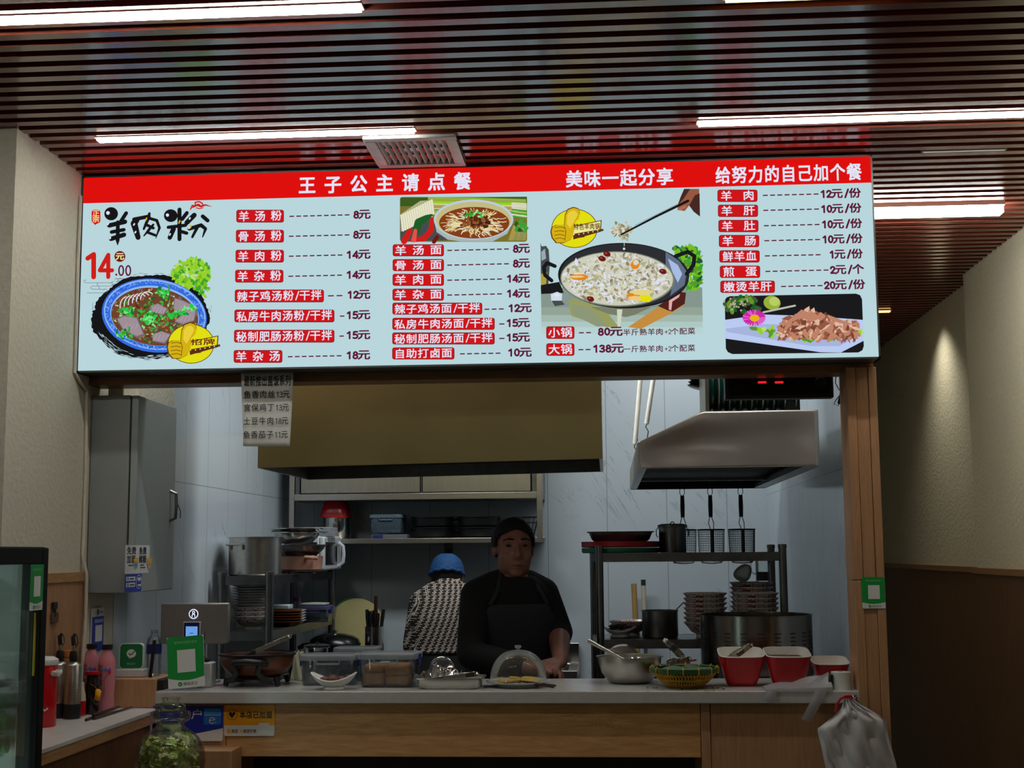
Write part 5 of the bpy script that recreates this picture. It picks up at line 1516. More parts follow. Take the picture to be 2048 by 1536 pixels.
# crumbs
q = M(); rr = random.Random(4)
for i in range(90):
    p = on(rr.choice([rr.gauss(1420, 14), rr.gauss(1372, 22), rr.uniform(1285, 1450)]), rr.uniform(1366, 1381))
    s = rr.uniform(.0008, .003)
    q.k = rr.randrange(3)
    q.ball((p.x, min(max(p.y, 4.51), 4.6), CT + s * .5), s * 1.5, s, s * .6, 6, 4)
q.k = 0
cr = q.obj('crumbs', [mat('dark crumb', (40, 30, 22), .8), mat('yellow crumb', (170, 150, 60), .8), mat('brown crumb', (120, 80, 40), .8)]); tag(cr, 'dark and yellow crumbs scattered along the counter edge', 'crumbs', None, 'stuff')
# ------------------------------------------------------------------ right steel rack: what stands on it
def spot_(px, Y, z):
    q = at(px, 1200, Y); return Vector((q.x, Y, z))
T1, T2 = RZT + .0005, RZM + .0005
RC = (RY0 + RY1) / 2
def tray_disc(name, label, loc, r, h, mt):
    q = M(); vessel(q, [(.0001, 0), (r * .97, 0), (r, .004), (r, h)], .003, 44)
    return tag(q.obj(name, mt, None, loc), label, 'tray')
tray_disc('round_tray', 'green round plastic tray lowest in the pile on the steel rack', spot_(1243, RC, T1), .160, .021, GREENP)
tray_disc('round_tray', 'red round plastic tray on the green one on the steel rack', spot_(1243, RC, T1 + .0225), .161, .024, REDPL)
q = M(); vessel(q, [(.0001, 0), (.40, 0), (.43, .008), (.47, .034), (.5, .036), (.5, .039)], .002, 40, sx=.275, sy=.24, power=9.0)
tag(q.obj('steel_tray', STEELD, None, spot_(1243, RC, T1 + .048)), 'rectangular steel tray on top of the red round tray', 'tray')
cp = pot('clamp_pot', 'small steel pot with wire clamp lid on the rack', spot_(1348, RC, T1), .056, .105, STEELD, lugs=False)
q = M(); q.lathe([(.060, .106), (.061, .112), (.045, .117), (.0001, .118)], 32); q.tube(arc((0, 0, .117), .008, 0, PI, 8), .002, 6); l_ = q.obj('lid', STEELD, cp)
for s in (-1, 1):
    q = M(); q.tube([(s * .058, 0, .100), (s * .066, 0, .095), (s * .066, 0, .07), (s * .060, 0, .062)], .002, 6); q.obj('clamp', STEELD, cp)
# noodle strainers hung from the hood rail
def strainer(label, px, first=None):
    Y = 6.2
    p = at(px, 1060, Y)
    loc = Vector((p.x, Y, gz + .0112))
    if first is not None:
        return dup(first, loc, 0, label)
    t = thing('noodle_strainer', label, 'strainer', loc, 0, 'noodle strainers under the hood')
    zr = p.z - loc.z
    zb_ = at(px, 1128, Y).z - loc.z
    DKS = mat('dark wire mesh', (70, 70, 72), .4, .9)
    q = M(); R_ = .0595
    q.tube([(R_ * math.cos(2 * PI * j / 30), R_ * math.sin(2 * PI * j / 30), zr) for j in range(30)], .0035, 6, True); q.obj('ring', DKS, t)
    q = M(); nb = 44
    for j in range(nb):
        a_ = 2 * PI * j / nb
        q.tube([(R_ * math.cos(a_), R_ * math.sin(a_), zr), (R_ * .93 * math.cos(a_), R_ * .93 * math.sin(a_), zb_ + .02), (R_ * .72 * math.cos(a_), R_ * .72 * math.sin(a_), zb_ + .004), (0, 0, zb_)], .0011, 4, caps=False)
    for k in range(14):
        z = zr + (zb_ + .02 - zr) * k / 13; r = R_ * (1 - .07 * k / 13)
        q.tube([(r * math.cos(2 * PI * j / 26), r * math.sin(2 * PI * j / 26), z) for j in range(26)], .0009, 4, True)
    q.obj('basket', DKS, t)
    zt_ = .0; g0, g1 = at(px, 992, Y).z - loc.z, at(px, 1034, Y).z - loc.z
    q = M()
    for s in (-1, 1):
        q.tube([(s * .004, 0, g1), (s * .012, -.01, g1 - .03), (s * .008, -R_ * .8, zr + .012), (s * .008, -R_, zr)], .0019, 6)
        q.tube([(s * .003, 0, g0), (s * .011, 0, g0 + .012), (s * .010, 0, g0 + .03), (0, 0, g0 + .036)], .0017, 6)
    q.tube([(0, 0, g0 + .036), (0, .0, g0 + .05), (0, 0, -.02), (0, 0, 0)], .0017, 6); q.bar((0, -R_, zr), (0, -R_ * .98, zb_ + .03), .014, .003)
    q.obj('wire', DKS, t)
    q = M(); q.tube([(0, 0, g0 + .002), (0, 0, (g0 + g1) / 2), (0, 0, g1 - .002)], [.009, .0105, .009], 12); q.obj('grip', BLACK, t)
    return t
s1 = strainer('leftmost of the three wire noodle strainers, half behind the clamp pot', 1366)
strainer('middle one of the three hanging wire noodle strainers', 1422, s1)
strainer('rightmost of the three hanging wire noodle strainers', 1483, s1)
# middle shelf
dk = spot_(1238, RC - .05, T2)
q = M()
def boat2(u, v):
    a_ = 2 * PI * u
    return (.066 * v * math.cos(a_), .05 * v * math.sin(a_), .009 + .018 * v ** 2.2 + .018 * (abs(math.cos(a_)) ** 2) * v ** 3)
q.sheet(boat2, 36, 8); q.lathe([(.036, 0), (.038, .005), (.03, .012), (.0001, .012)], 28)
tag(q.obj('boat_dish', CERAM, None, dk, solid=.003, angle=60), 'white boat dish of dark food on the rack shelf', 'dish')
rr = random.Random(8)
q = M()
for i in range(34):
    q.ball((rr.gauss(0, .02), rr.gauss(0, .013), .024 + rr.uniform(0, .016)), rr.uniform(.006, .013), rr.uniform(.005, .01), .005, 8, 6)
fo = q.obj('black_fungus', mat('black fungus', (30, 22, 24), .5, 0, .3), None, dk + Vector((0, 0, .010))); tag(fo, 'heap of dark shreds in the white boat dish', 'food', None, 'stuff')
fb = china_bowl(.088, .060).obj('china_bowl', FLOR, None, spot_(1260, RC + .09, T2)); tag(fb, 'single floral china bowl behind the white boat dish', 'bowl')
sp_ = pot('steel_pot', 'plain steel pot with a ladle in it on the rack shelf', spot_(1319, RC - .03, T2), .073, .108, STEELD, lugs=False, rim=.003)
q = M(); o = spot_(1319, RC - .03, T2); q.tube([at(1368, 1206, RC - .05) - o, at(1350, 1224, RC - .04) - o, Vector((.02, 0, .03))], .0025, 8); vessel(q, [(.0001, 0), (.018, .004), (.028, .016)], .0015, 20, c=(.008, 0, .005))
tag(q.obj('ladle', STEELD, None, o + Vector((0, 0, .004))), 'thin steel ladle leaning out of the plain steel pot', 'ladle')
def stack(proto, loc, n, dz, labels, group, jit=0.0005, seed=1, scale=1.0):
    rr = random.Random(seed)
    for i in range(n):
        o_ = proto if i == 0 else proto.copy()
        if i:
            COL.objects.link(o_)
        o_.location = loc + Vector((rr.uniform(-jit, jit), rr.uniform(-jit, jit), i * dz))
        tag(o_, labels, 'bowl', group)
bowlp = china_bowl(.0885, .062)
stack(bowlp.obj('china_bowl', FLOR), spot_(1410, RC - .06, T2), 7, .0192, 'floral china bowl in the left one of two bowl stacks on the rack', 'left stack of china bowls')
p_ = spot_(1503, RC + .085, T2)
stack(china_bowl(.0885, .062).obj('china_bowl', FLOR), p_, 9, .0192, 'floral china bowl in the back stack by the rack post', 'back stack of china bowls', .0005, 5)
p_ = spot_(1513, RC - .09, T2)
stack(china_bowl(.0885, .062).obj('china_bowl', FLOR), p_, 7, .0192, 'floral china bowl in the front stack by the rack post', 'front stack of china bowls', .0005, 6)
bkz = T2 + 8 * .0192 + .064
q = M(); q.lathe([(.0001, 0), (.030, 0), (.031, .004), (.032, .100), (.034, .104), (.032, .106), (.030, .10), (.029, .004), (.0001, .003)], 28)
gj = thing('measuring_jug', 'clear measuring jug standing on the back stack of bowls', 'jug', spot_(1528, RC + .085, bkz)); q.obj('body', CLEAR, gj)
q = M(); q.tube([(-.032, 0, .098), (-.05, 0, .094), (-.05, 0, .04), (-.032, 0, .03)], .004, 8); q.obj('handle', CLEARP, gj)
q = M(); q.lathe([(.0001, .004), (.028, .004), (.028, .04), (.0001, .04)], 20); q.obj('sauce', mat('dark sauce', (40, 34, 30), .4), gj)
q = M(); q.ball((0, 0, .036), .038, .032, .036, 18, 12); q.v = [(x + .006 * math.sin(60 * z + 3), y + .005 * math.sin(70 * x), max(z, 0) + .003 * math.sin(80 * y + 40 * x)) for x, y, z in q.v]
tag(q.obj('plastic_bag', glass('cloudy film', (230, 230, 220), .55, (206, 206, 190), .1), None, spot_(1489, RC + .085, bkz)), 'cloudy knotted plastic bag on the back stack of bowls', 'bag')
# stock pot on the work table
sp2 = pot('stock_pot', 'big steel stock pot with rows of punched holes behind the red bowls', spot_(1510, 5.20, WTZ), .208, at(1510, 1228, 5.2).z - WTZ, mat('stock pot steel', (150, 146, 138), .22, 1.0, .08, 6, 0, (1, 1, .2)), rim=.004, lugs=False)
q = M(); hz = at(1510, 1262, 5.2).z - WTZ
rr = random.Random(2)
for g in range(9):
    a0 = PI + .35 + g * .30
    for r_ in range(6):
        for c_ in range(5 if r_ % 2 == 0 else 4):
            a_ = a0 + (c_ + (.5 if r_ % 2 else 0) - 2) * .026; z = hz - r_ * .014
            d = Vector((math.cos(a_), math.sin(a_), 0)); e = Vector((-d.y, d.x, 0))
            c0 = d * .2085 + Vector((0, 0, z))
            q.face([c0 + (e * math.cos(t) + Vector((0, 0, 1)) * math.sin(t)) * .0022 for t in [2 * PI * k / 8 for k in range(8)]])
q.obj('hole', BLACKM, sp2, normals=False)
# wooden rolling pin and brush standing behind, pans below
def lean_rod(name, label, cat, ptop, pbot, Y, r, mt):
    a_, b_ = at(*ptop, Y), at(*pbot, Y)
    t = thing(name, label, cat, b_)
    q = M(); q.tube([Vector((0, 0, 0)), (a_ - b_) * .5, a_ - b_], [r * .97, r, r * .95], 14); q.obj('rod', mt, t)
    return t, a_ - b_
# hidden stove table that carries the back row on the right
st = thing('stove_table', 'steel stove table along the back wall on the right', 'table', (.42, 7.0, 0))
m = M(); m.box(-.45, -.30, .84, .44, .53, .88); m.obj('table_top', STEELH, st, bevel=.003)
for sx in (-.42, .41):
    for sy in (-.27, .50):
        m = M(); m.cyl((sx, sy, 0), (sx, sy, .84), .02, 12); m.obj('leg', STEELD, st)
zy = 7.40
yb_ = lambda px, z, Y: Y
rp_ = at(1268, 1168, zy)
rl = thing('rolling_pin', 'pale wooden rolling pin standing upright against the back wall', 'rolling pin', (at(1275, 1300, zy).x, zy, .881))
q = M(); q.tube([(0, 0, 0), (rp_.x - rl.location.x, .06, rp_.z - .881)], [.0165, .015], 14); q.obj('rod', wood('pale rod wood', (156, 122, 66), (184, 146, 88), (8, 8, .8), .5), rl)
rp2 = at(1287, 1160, zy)
br = thing('pastry_brush', 'brush with dark bristles standing upright beside the rolling pin', 'brush', (at(1292, 1300, zy).x, zy, .881))
v_ = Vector((rp2.x - br.location.x, .06, rp2.z - .881))
q = M(); q.tube([(0, 0, 0), v_ * .6], [.010, .011], 10); q.obj('handle', STEELD, br)
q = M(); q.tube([v_ * .58, v_ * .93], [.0125, .0135], 12); q.obj('sleeve', mat('bone coloured sleeve', (190, 180, 156), .5), br)
q = M(); q.bar(v_ * .93, v_ * 1.0, .024, .016); q.obj('bristles', BLACKM, br)
WKZ = WTZ + .0005
fp = thing('frying_pan', 'black frying pan with red handle grip on the work table', 'frying pan', spot_(1334, 5.15, WTZ + .235))
# the pan sits on an upturned basin that the counter hides
fpb = M(); vessel(fpb, [(.0001, .233), (.07, .233), (.08, .227), (.095, .02), (.1, 0)], .002, 30)
tag(fpb.obj('basin', STEELD, None, spot_(1334, 5.15, WTZ)), 'upturned steel basin under the black frying pan', 'basin')
q = M(); vessel(q, [(.0001, 0), (.085, 0), (.098, .012), (.108, .036), (.110, .038)], .003, 40); q.obj('pan', BLACKM, fp)
q = M(); q.bar((-.09, -.03, .034), (-.155, -.05, .058), .020, .012); q.obj('handle', BLACK, fp, bevel=.003)
q = M(); q.bar((.02, -.06, .052), (.075, -.07, .064), .022, .018); q.tube([(.075, -.07, .064), (.10, -.075, .068)], .004, 8); q.tube([(.0, -.055, .04), (.02, -.06, .052)], .004, 8); q.obj('red_grip', mat('red rubber grip', (190, 40, 26), .4), fp, bevel=.003)

# ------------------------------------------------------------------ left rack
lc = lambda px, Y, z: Vector((at(px, 1200, Y).x, Y, z))
K1, K2 = LZT + .0005, LZM + .0005
pot('stock_pot', 'tall steel stock pot on the left end of the narrow rack', lc(509, 6.16, K1), .120, at(509, 1074, 6.1).z - LZT, STEEL, lug_a=PI / 2 + 2.6, rim=.008)
bp = lc(583, 6.62, K1)
bas = thing('clay_pot', 'pink casserole with handle on the narrow rack beside the stock pot', 'casserole', lc(602, 6.50, K1))
PINKM = mat('pink enamel', (196, 142, 122), .4)
q = M(); vessel(q, [(.0001, .012), (.085, .012), (.098, .022), (.104, .080), (.106, .084)], .003, 40); q.obj('body', PINKM, bas)
for s in (-1, 1):
    q = M(); q.bar((s * .06, -.02, 0), (s * .06, .02, 0), .014, .012); q.v = [(x, y, z + .007) for x, y, z in q.v]; q.obj('foot', PINKM, bas, bevel=.003)
q = M(); q.tube([(.045, -.098, .075), (.05, -.135, .078), (.085, -.13, .078), (.09, -.08, .075)], .010, 10); q.obj('handle', PINKM, bas)
def basin(label, loc, r, h, mt, rim=.012):
    q = M(); vessel(q, [(.0001, 0), (r * .6, 0), (r * .72, .01), (r * .92, h * .6), (r, h - .004), (r + rim, h - .002), (r + rim, h + .002)], .002, 44)
    return tag(q.obj('basin', mt, None, loc), label, 'basin')
bz0 = K1 + .086
basin('dark steel basin on top of the pink casserole', lc(602, 6.50, bz0), .115, .052, STEELD)
basin('shiny steel basin on top of the dark basin above the casserole', lc(590, 6.48, bz0 + .056), .115, .056, STEELB)
basin('topmost shiny steel basin with wide rim beside the stock pot', lc(588, 6.48, bz0 + .078), .117, .052, STEELB, .020)
# microwave oven, its door turned to the right
mw = thing('microwave_oven', 'white microwave oven turned sideways at the back end of the narrow rack', 'microwave oven', lc(634, 6.98, K1))
mz = at(640, 1072, 6.72).z - K1
WM = mat('white microwave enamel', (208, 214, 218), .35, 0, .03)
q = M(); q.box(-.16, -.22, .012, .055, .22, mz); q.obj('body', WM, mw, bevel=.006)
q = M(); q.box(.0575, -.22, .014, .082, .22, mz - .002); dr = q.obj('door', WM, mw, bevel=.008)
q = M(); q.box(.0822, -.19, .04, .0845, .10, mz - .03); q.obj('window', mat('dark oven window', (20, 20, 22), .15), dr)
q = M(); q.tube([(.083, .135, .03), (.108, .135, .05), (.112, .135, mz / 2), (.108, .135, mz - .05), (.083, .135, mz - .03)], .010, 10); q.obj('handle', WM, dr)
q = M(); q.box(-.15, -.2225, .03, .045, -.2205, mz - .03); q.obj('side_panel', mat('dark vent panel', (40, 42, 44), .3), mw)
for x in (-.13, .03):
    for y in (-.19, .19):
        q = M(); q.cyl((x, y, 0), (x, y, .013), .012, 10); q.obj('foot', BLACK, mw)
lz_ = K1 + mz + .001
def flatlid(label, loc, w, d, rz, tilt=0):
    t = thing('box_lid', label, 'lid', loc, rz); t.rotation_euler = (0, tilt, rz)
    q = M(); q.lathe([(.0001, .004), (.47, .004), (.49, 0), (.5, .0), (.5, .018), (.47, .022), (.0001, .022)], 36, sx=w, sy=d, power=9.0); q.obj('panel', MILKY, t)
    q = M(); q.box(-w * .42, -d * .5 - .004, .002, -w * .16, -d * .5 + .002, .020); q.obj('clip', BLUEP, t)
flatlid('milky box lid with blue clip lying lower on the microwave', lc(632, 6.92, lz_), .215, .19, .08, .0)
flatlid('milky box lid lying on top of another lid on the microwave', lc(628, 6.92, lz_ + .0235), .205, .19, -.06, .0)
# plates and bowls of the middle shelf
pz = K2
q = M(); q.lathe([(.0001, .004), (.05, .004), (.055, 0), (.06, 0), (.07, .006), (.092, .014), (.094, .016), (.07, .010), (.0001, .008)], 40)
bowl2 = china_bowl(.094, .062).obj('china_bowl', FLOR)
stack(bowl2, lc(506, 6.17, pz), 3, .020, 'floral china bowl under the plates on the narrow rack', 'floral bowls on the narrow rack', .0005, 3)
plp = q.obj('plate', CERAM)
rr = random.Random(12)
for i in range(8):
    o_ = plp if i == 0 else plp.copy()
    if i:
        COL.objects.link(o_)
    o_.location = lc(506, 6.17, pz + .0635 + .040 + i * .0115) + Vector((rr.uniform(-.003, .003), rr.uniform(-.003, .003), 0))
    tag(o_, 'grey white plate stacked on the floral bowls on the narrow rack', 'plate', 'plates on the narrow rack')
BPL = mat('brown glazed plate', (112, 62, 34), .3, 0, .08)
q = M(); q.lathe([(.0001, .003), (.3, .003), (.34, 0), (.40, .006), (.47, .022), (.5, .024), (.47, .026), (.40, .011), (.0001, .008)], 40, sx=.17, sy=.17, power=6.0)
bpl = q.obj('square_plate', BPL)
for i in range(5):
    o_ = bpl if i == 0 else bpl.copy()
    if i:
        COL.objects.link(o_)
    o_.location = lc(568, 6.42, pz + i * .0125); o_.rotation_euler = (0, 0, .1)
    tag(o_, 'brown square plate stacked behind the floral bowls', 'plate', 'brown square plates')
q = M(); q.cbox((0, 0, .012), .10, .09, .024); tag(q.obj('tissue_pack', mat('pale blue tissue pack', (176, 196, 198), .6), None, lc(562, 6.42, pz + .0785), bevel=.006), 'pale blue tissue pack lying on the brown plates', 'tissue pack')
q = M(); q.lathe([(.0001, .002), (.25, .002), (.28, 0), (.36, .008), (.46, .018), (.5, .018), (.46, .021), (.0001, .008)], 32, sx=.09, sy=.13, power=4.0)
wpl = q.obj('side_plate', CERAM)
for i in range(5):
    o_ = wpl if i == 0 else wpl.copy()
    if i:
        COL.objects.link(o_)
    o_.location = lc(592, 6.60, pz + i * .0125)
    tag(o_, 'small white side plate stacked beside the brown plates', 'plate', 'small white side plates')
jr = thing('spice_jar', 'small clear jar with purple lid on the small white plates', 'jar', lc(593, 6.60, pz + .078))
q = M(); vessel(q, [(.0001, 0), (.020, 0), (.021, .003), (.021, .030), (.016, .036)], .0015, 20); q.obj('glass_body', CLEAR, jr)
q = M(); q.lathe([(.018, .034), (.019, .036), (.019, .052), (.0001, .054)], 20); q.obj('lid', mat('purple lid', (96, 32, 92), .4), jr)
lidbox('food_box', 'clear food box with lavender lid on the narrow rack', lc(632, 6.82, pz), .15, .17, .080, .02, lidm=glass('lavender plastic', (210, 200, 235), .5, (150, 140, 190), .12))
q = M(); q.lathe([(.0001, 0), (.45, 0), (.5, .004), (.5, .010), (.0001, .014)], 30, sx=.13, sy=.15, power=6.0); tag(q.obj('box_lid', mat('white green lid', (196, 214, 196), .5), None, lc(630, 6.82, pz + .0835)), 'pale lid lying on the lavender food box', 'lid')
q = M(); vessel(q, [(.0001, 0), (.36, 0), (.40, .004), (.47, .062), (.5, .064)], .002, 30, sx=.085, sy=.12, power=7.0); tag(q.obj('open_box', CLEARP, None, lc(656, 7.10, pz)), 'open clear box at the back end of the narrow rack', 'food box')

# ------------------------------------------------------------------ back wall: board, knives, wok
cbm = mat('pale chopping board', (196, 184, 126), .6, 0, .12, 5)
cbx = at(716, 1250, 7.5)
cbd = thing('chopping_board', 'round pale yellow chopping board leaning on the back wall', 'chopping board', (cbx.x, 7.44, LTZ + .001))
q = M(); R_ = .152
q.lathe([(.0001, -.011), (R_ - .003, -.011), (R_, -.008), (R_, .008), (R_ - .003, .011), (.0001, .011)], 48); q.v = [(x, z, y) for x, y, z in q.v]
tl_ = -.16
q.v = [(x, y * math.cos(tl_) - (z + R_) * math.sin(tl_) - .02, y * math.sin(tl_) + (z + R_) * math.cos(tl_) + .002) for x, y, z in q.v]
q.obj('board', cbm, cbd)
q = M(); q.tube([(x, y * math.cos(tl_) - (z + R_) * math.sin(tl_) - .02, y * math.sin(tl_) + (z + R_) * math.cos(tl_) + .002) for x, y, z in arc((0, 0, 0), R_ + .006, 1.75, 2.5, 10)], .004, 8); q.obj('hanging_loop', mat('green cord', (40, 130, 70), .5), cbd)
kl = lc(749, 7.16, LTZ + .0005)
kh = thing('knife_holder', 'steel knife holder with six knives on the back work table', 'knife holder', kl)
khh = at(749, 1253, 7.16).z - LTZ
q = M(); vessel(q, [(.0001, 0), (.050, 0), (.050, khh)], .003, 36); q.obj('body', STEELB, kh)
q = M(); q.lathe([(.046, khh - .012), (.046, khh - .006), (.0001, khh - .006)], 30); q.obj('insert', BLACKM, kh)
for i, (px, pt_y, dy) in enumerate(((734, 1219, .0), (741, 1222, -.012), (747, 1221, .012), (752, 1192, .0), (757, 1226, -.014), (767, 1219, .004))):
    a_ = at(px, pt_y, 7.16) - kl
    bx_ = max(-.036, min(.036, (a_.x) * .85))
    kn = thing('kitchen_knife', 'kitchen knife with dark handle standing in the steel knife holder' if i != 3 else 'tallest knife, with dark red handle, in the steel knife holder', 'knife', kl, 0, 'knives in the holder' if i != 3 else None)
    q = M(); q.bar((bx_, dy, khh - .004), (bx_ * .9, dy, .02), .0025, .014); q.obj('blade', STEELB, kn)
    q = M(); q.tube([(bx_, dy, khh - .004), ((bx_ + a_.x) / 2, dy, (khh + a_.z) / 2), (a_.x, dy, a_.z)], [.008, .0105, .009], 10); q.obj('handle', mat('dark red handle', (62, 24, 22), .4) if i == 3 else BLACK, kn)
wk = thing('wok', 'black wok with domed lid on the back work table', 'wok', lc(670, 7.10, LTZ + .0005))
q = M(); vessel(q, [(.0001, 0), (.06, 0), (.11, .03), (.135, .075), (.138, .082)], .003, 40); q.obj('pan', BLACKM, wk)
q = M(); q.lathe([(.134, .083), (.126, .105), (.10, .122), (.05, .134), (.0001, .137)], 40); l_ = q.obj('lid', mat('black lid', (20, 20, 22), .25), wk)
q = M(); q.lathe([(.008, .136), (.010, .142), (.016, .146), (.014, .154), (.0001, .156)], 20); q.obj('knob', STEELB, l_)
q = M(); q.tube([(-.136, 0, .076), (-.165, -.01, .072), (-.19, -.01, .06)], [.012, .013, .010], 10); q.obj('handle', BLACK, wk)
# floral tray beside the sink and a white box
q = M(); q.lathe([(.0001, .002), (.44, .002), (.48, .006), (.5, .028), (.48, .030), (.46, .010), (.0001, .008)], 40, sx=.24, sy=.12, power=8.0)
# wall socket with plug above the sink
sx_ = at(897, 1098, 7.54)
so = thing('wall_socket', 'grey wall socket with black plug and cable above the blue cap', 'socket', (sx_.x, 7.549, sx_.z))
q = M(); q.cbox((0, -.005, 0), .05, .010, .062); q.obj('plate', mat('grey socket', (120, 122, 126), .5), so, bevel=.003)
q = M(); q.cbox((.0, -.018, -.014), .022, .018, .026); q.tube([(-.004, -.022, -.026), (-.02, -.024, -.05), (-.024, -.02, -.09)], .004, 8); q.tube([(.006, -.022, -.026), (.014, -.026, -.06), (.012, -.02, -.1)], .004, 8); q.obj('plug', BLACK, so)
# ------------------------------------------------------------------ on the wall shelf
wc = lambda px, Y=7.36: Vector((at(px, 1060, Y).x, Y, SHZ + .0005))
pp = pot('steel_pot', 'upright steel pot on the left of the wall shelf', wc(674), .076, at(674, 1036, 7.36).z - SHZ, STEELB, lugs=False, rim=.003)
q = M(); P_ = [(1.0, 0), (1.0, .004), (.93, .035), (.82, .072), (.66, .092), (.60, .096), (.0001, .096)]
q.lathe(P_, 44, sx=.082, sy=.078, power=4.0)
rb = q.obj('square_bowl', REDP, None, wc(672) + Vector((0, 0, at(674, 1036, 7.36).z - SHZ + .002)), rot=(0, .06, 0)); tag(rb, 'upturned red bowl on the steel pot on the wall shelf', 'bowl')
lidbox('food_box', 'pale blue clip lid box on the wall shelf', wc(776) + Vector((0, 0, .030)), .175, .15, .100, 0, body=glass('pale blue plastic', (214, 230, 240), .35, (170, 196, 210), .12), lidm=glass('pale blue lid', (214, 230, 240), .6, (176, 200, 214), .12))
flatlid('pale box lid under the clip lid box on the wall shelf', wc(782), .20, .16, 0)
BPAN = mat('black cast pan', (16, 16, 17), .42, .1)
def cast_pan(label, loc):
    t = thing('cast_iron_pot', label, 'pot', loc, 0)
    q = M(); vessel(q, [(.0001, 0), (.098, 0), (.108, .008), (.114, .052), (.121, .053), (.121, .058)], .003, 40); q.obj('body', BPAN, t)
    for s in (-1, 1):
        q = M(); q.tube([(s * .108, -.03, .040), (s * .117, -.022, .042), (s * .117, .022, .042), (s * .108, .03, .040)], .005, 8); q.obj('handle', BPAN, t)
    return t
c1 = cast_pan('lower black pot of the left black pair on the wall shelf', wc(866))
dup(c1, wc(866) + Vector((0, 0, .0585)), 0.3, 'upper black pot of the left black pair on the wall shelf')
dup(c1, wc(957), 0.2, 'lower black pot of the right black pair on the wall shelf')
dup(c1, wc(957) + Vector((0, 0, .0585)), 0, 'upper black pot of the right black pair on the wall shelf')
wb_ = thing('wire_basket', 'black wire basket at the right end of the wall shelf', 'basket', wc(1052))
q = M()
for k, (r, z) in enumerate(((.045, .002), (.055, .04), (.068, .08), (.078, .11))):
    q.tube([(r * math.cos(2 * PI * j / 24) * .95, r * math.sin(2 * PI * j / 24), z) for j in range(24)], .003 if k == 3 else .0018, 6, True)
for j in range(14):
    a_ = 2 * PI * j / 14
    q.tube([(r * math.cos(a_) * .95, r * math.sin(a_), z) for r, z in ((.01, .002), (.045, .002), (.055, .04), (.068, .08), (.078, .11))], .0016, 5)
q.obj('wire', BLACKM, wb_)
q = M(); q.ball((0, 0, .016), .03, .03, .016); tag(q.obj('white_cloth', PAPER, None, wc(1008) + Vector((-.01, -.04, 0))), 'folded white cloth behind the head of the man', 'cloth')
# ------------------------------------------------------------------ print on stickers and stands
S_ = lambda n, c: mat('print ' + n, c, .45, 0, .02, 5)
PG, PW, PB, PK, PY_, PGR = S_('green', (22, 150, 62)), S_('white', (222, 224, 222)), S_('blue', (30, 52, 170)), S_('black', (26, 26, 28)), S_('amber', (242, 168, 14)), S_('pale green', (150, 214, 164))
PSK, PGY = S_('sky', (40, 120, 214)), S_('grey', (150, 152, 152))
def check(b, x, y, r, disc, tick):
    b.ell(x, y, r, r, disc); b.stroke([(x - r * .5, y), (x - r * .12, y - r * .36), (x + r * .52, y + r * .4)], r * .2, tick)
def pay_face(b, w_, h_, words=True, top='推荐使用微信支付'):
    """green pay card: heading, white panel, white foot with tick and words; the code itself is left out"""
    b.rrect(0, 0, w_, h_, w_ * .05, PW)
    pts = [(0, h_ * .2)] + [(w_ * i / 12, h_ * (.2 - .055 * math.sin(PI * i / 12))) for i in range(13)] + [(w_, h_ * .96), (w_ * .96, h_), (w_ * .04, h_), (0, h_ * .96)]
    b.poly(pts, PG)
    b.text(top, w_ * .2, w_ * .82, h_ * .885, h_ * .05, PGR, .0)
    b.poly([(w_ * .27, h_ * .30), (w_ * .77, h_ * .30), (w_ * .77, h_ * .74), (w_ * .27, h_ * .74)], PW)
    check(b, w_ * .33, h_ * .075, w_ * .06, PG, PW)
    b.text('微信支付', w_ * .43, w_ * .80, h_ * .075, h_ * .062, PK, .0)
# green pay stand on the counter
pc = thing('pay_stand', 'upright green and white payment card stand at the left end of the counter', 'payment stand', atc(375, 4.545) + Vector((0, 0, .009)))
pc.rotation_euler = (-.10, -.085, .04)
bw, bh = .124, .170
q = M(); q.box(-bw / 2, 0, 0, bw / 2, .004, bh); q.obj('board', PW, pc, bevel=.0015)
q = M(); q.box(-.05, .004, -.006, .05, .060, -.002); q.box(-.05, .004, -.006, .05, .008, .05); q.obj('foot', CLEARP, pc)
b = Art((-bw / 2, -.0006, 0), (1, 0, 0), (0, 0, 1)); pay_face(b, bw, bh); b.obj('pay_print', pc)
# till screen
ts = thing('till_screen', 'grey back of a till screen with glowing ring logo, behind the green pay stand', 'till', atc(388, 4.76))
ts.rotation_euler = (0, 0, -.05)
c_ = Vector(ts.location)
zA, zB = at(388, 1288, 4.76).z - CT, at(388, 1206, 4.76).z - CT
q = M(); q.box(-.126, 0, zA, .126, .016, zB); q.obj('back_cover', mat('grey aluminium cover', (150, 148, 146), .38, .6, .03), ts, bevel=.005)
q = M(); q.box(-.035, .017, .006, .035, .03, zA + .03); q.box(-.07, -.01, 0, .07, .09, .008); q.obj('stand', mat('grey aluminium foot', (150, 148, 146), .4, .6), ts, bevel=.003)
b = Art((0, -.0008, 0), (1, 0, 0), (0, 0, 1))
LG = emi('logo glow', (226, 236, 255), 1.0, False); LB = S_('navy', (28, 36, 76))
lzc = at(388, 1228, 4.76).z - CT
b.ell(-.004, lzc, .0175, .0175, LG); b.ell(-.004, lzc, .0140, .0140, LB)
b.ell(-.004, lzc + .0055, .0058, .0058, LG); b.ell(-.004, lzc + .0055, .0026, .0026, LB)
b.stroke([(-.009, lzc - .010), (-.009, lzc - .003), (-.006, lzc - .001), (-.002, lzc - .001), (.001, lzc - .003), (.001, lzc - .010)], .0032, LG)
b.obj('ring_logo', ts)
q = M(); q.box(-.038, -.012, zA + .015, .026, -.0005, zA + .078); cd = q.obj('customer_display', mat('pale grey bezel', (170, 172, 178), .4), ts, bevel=.002)
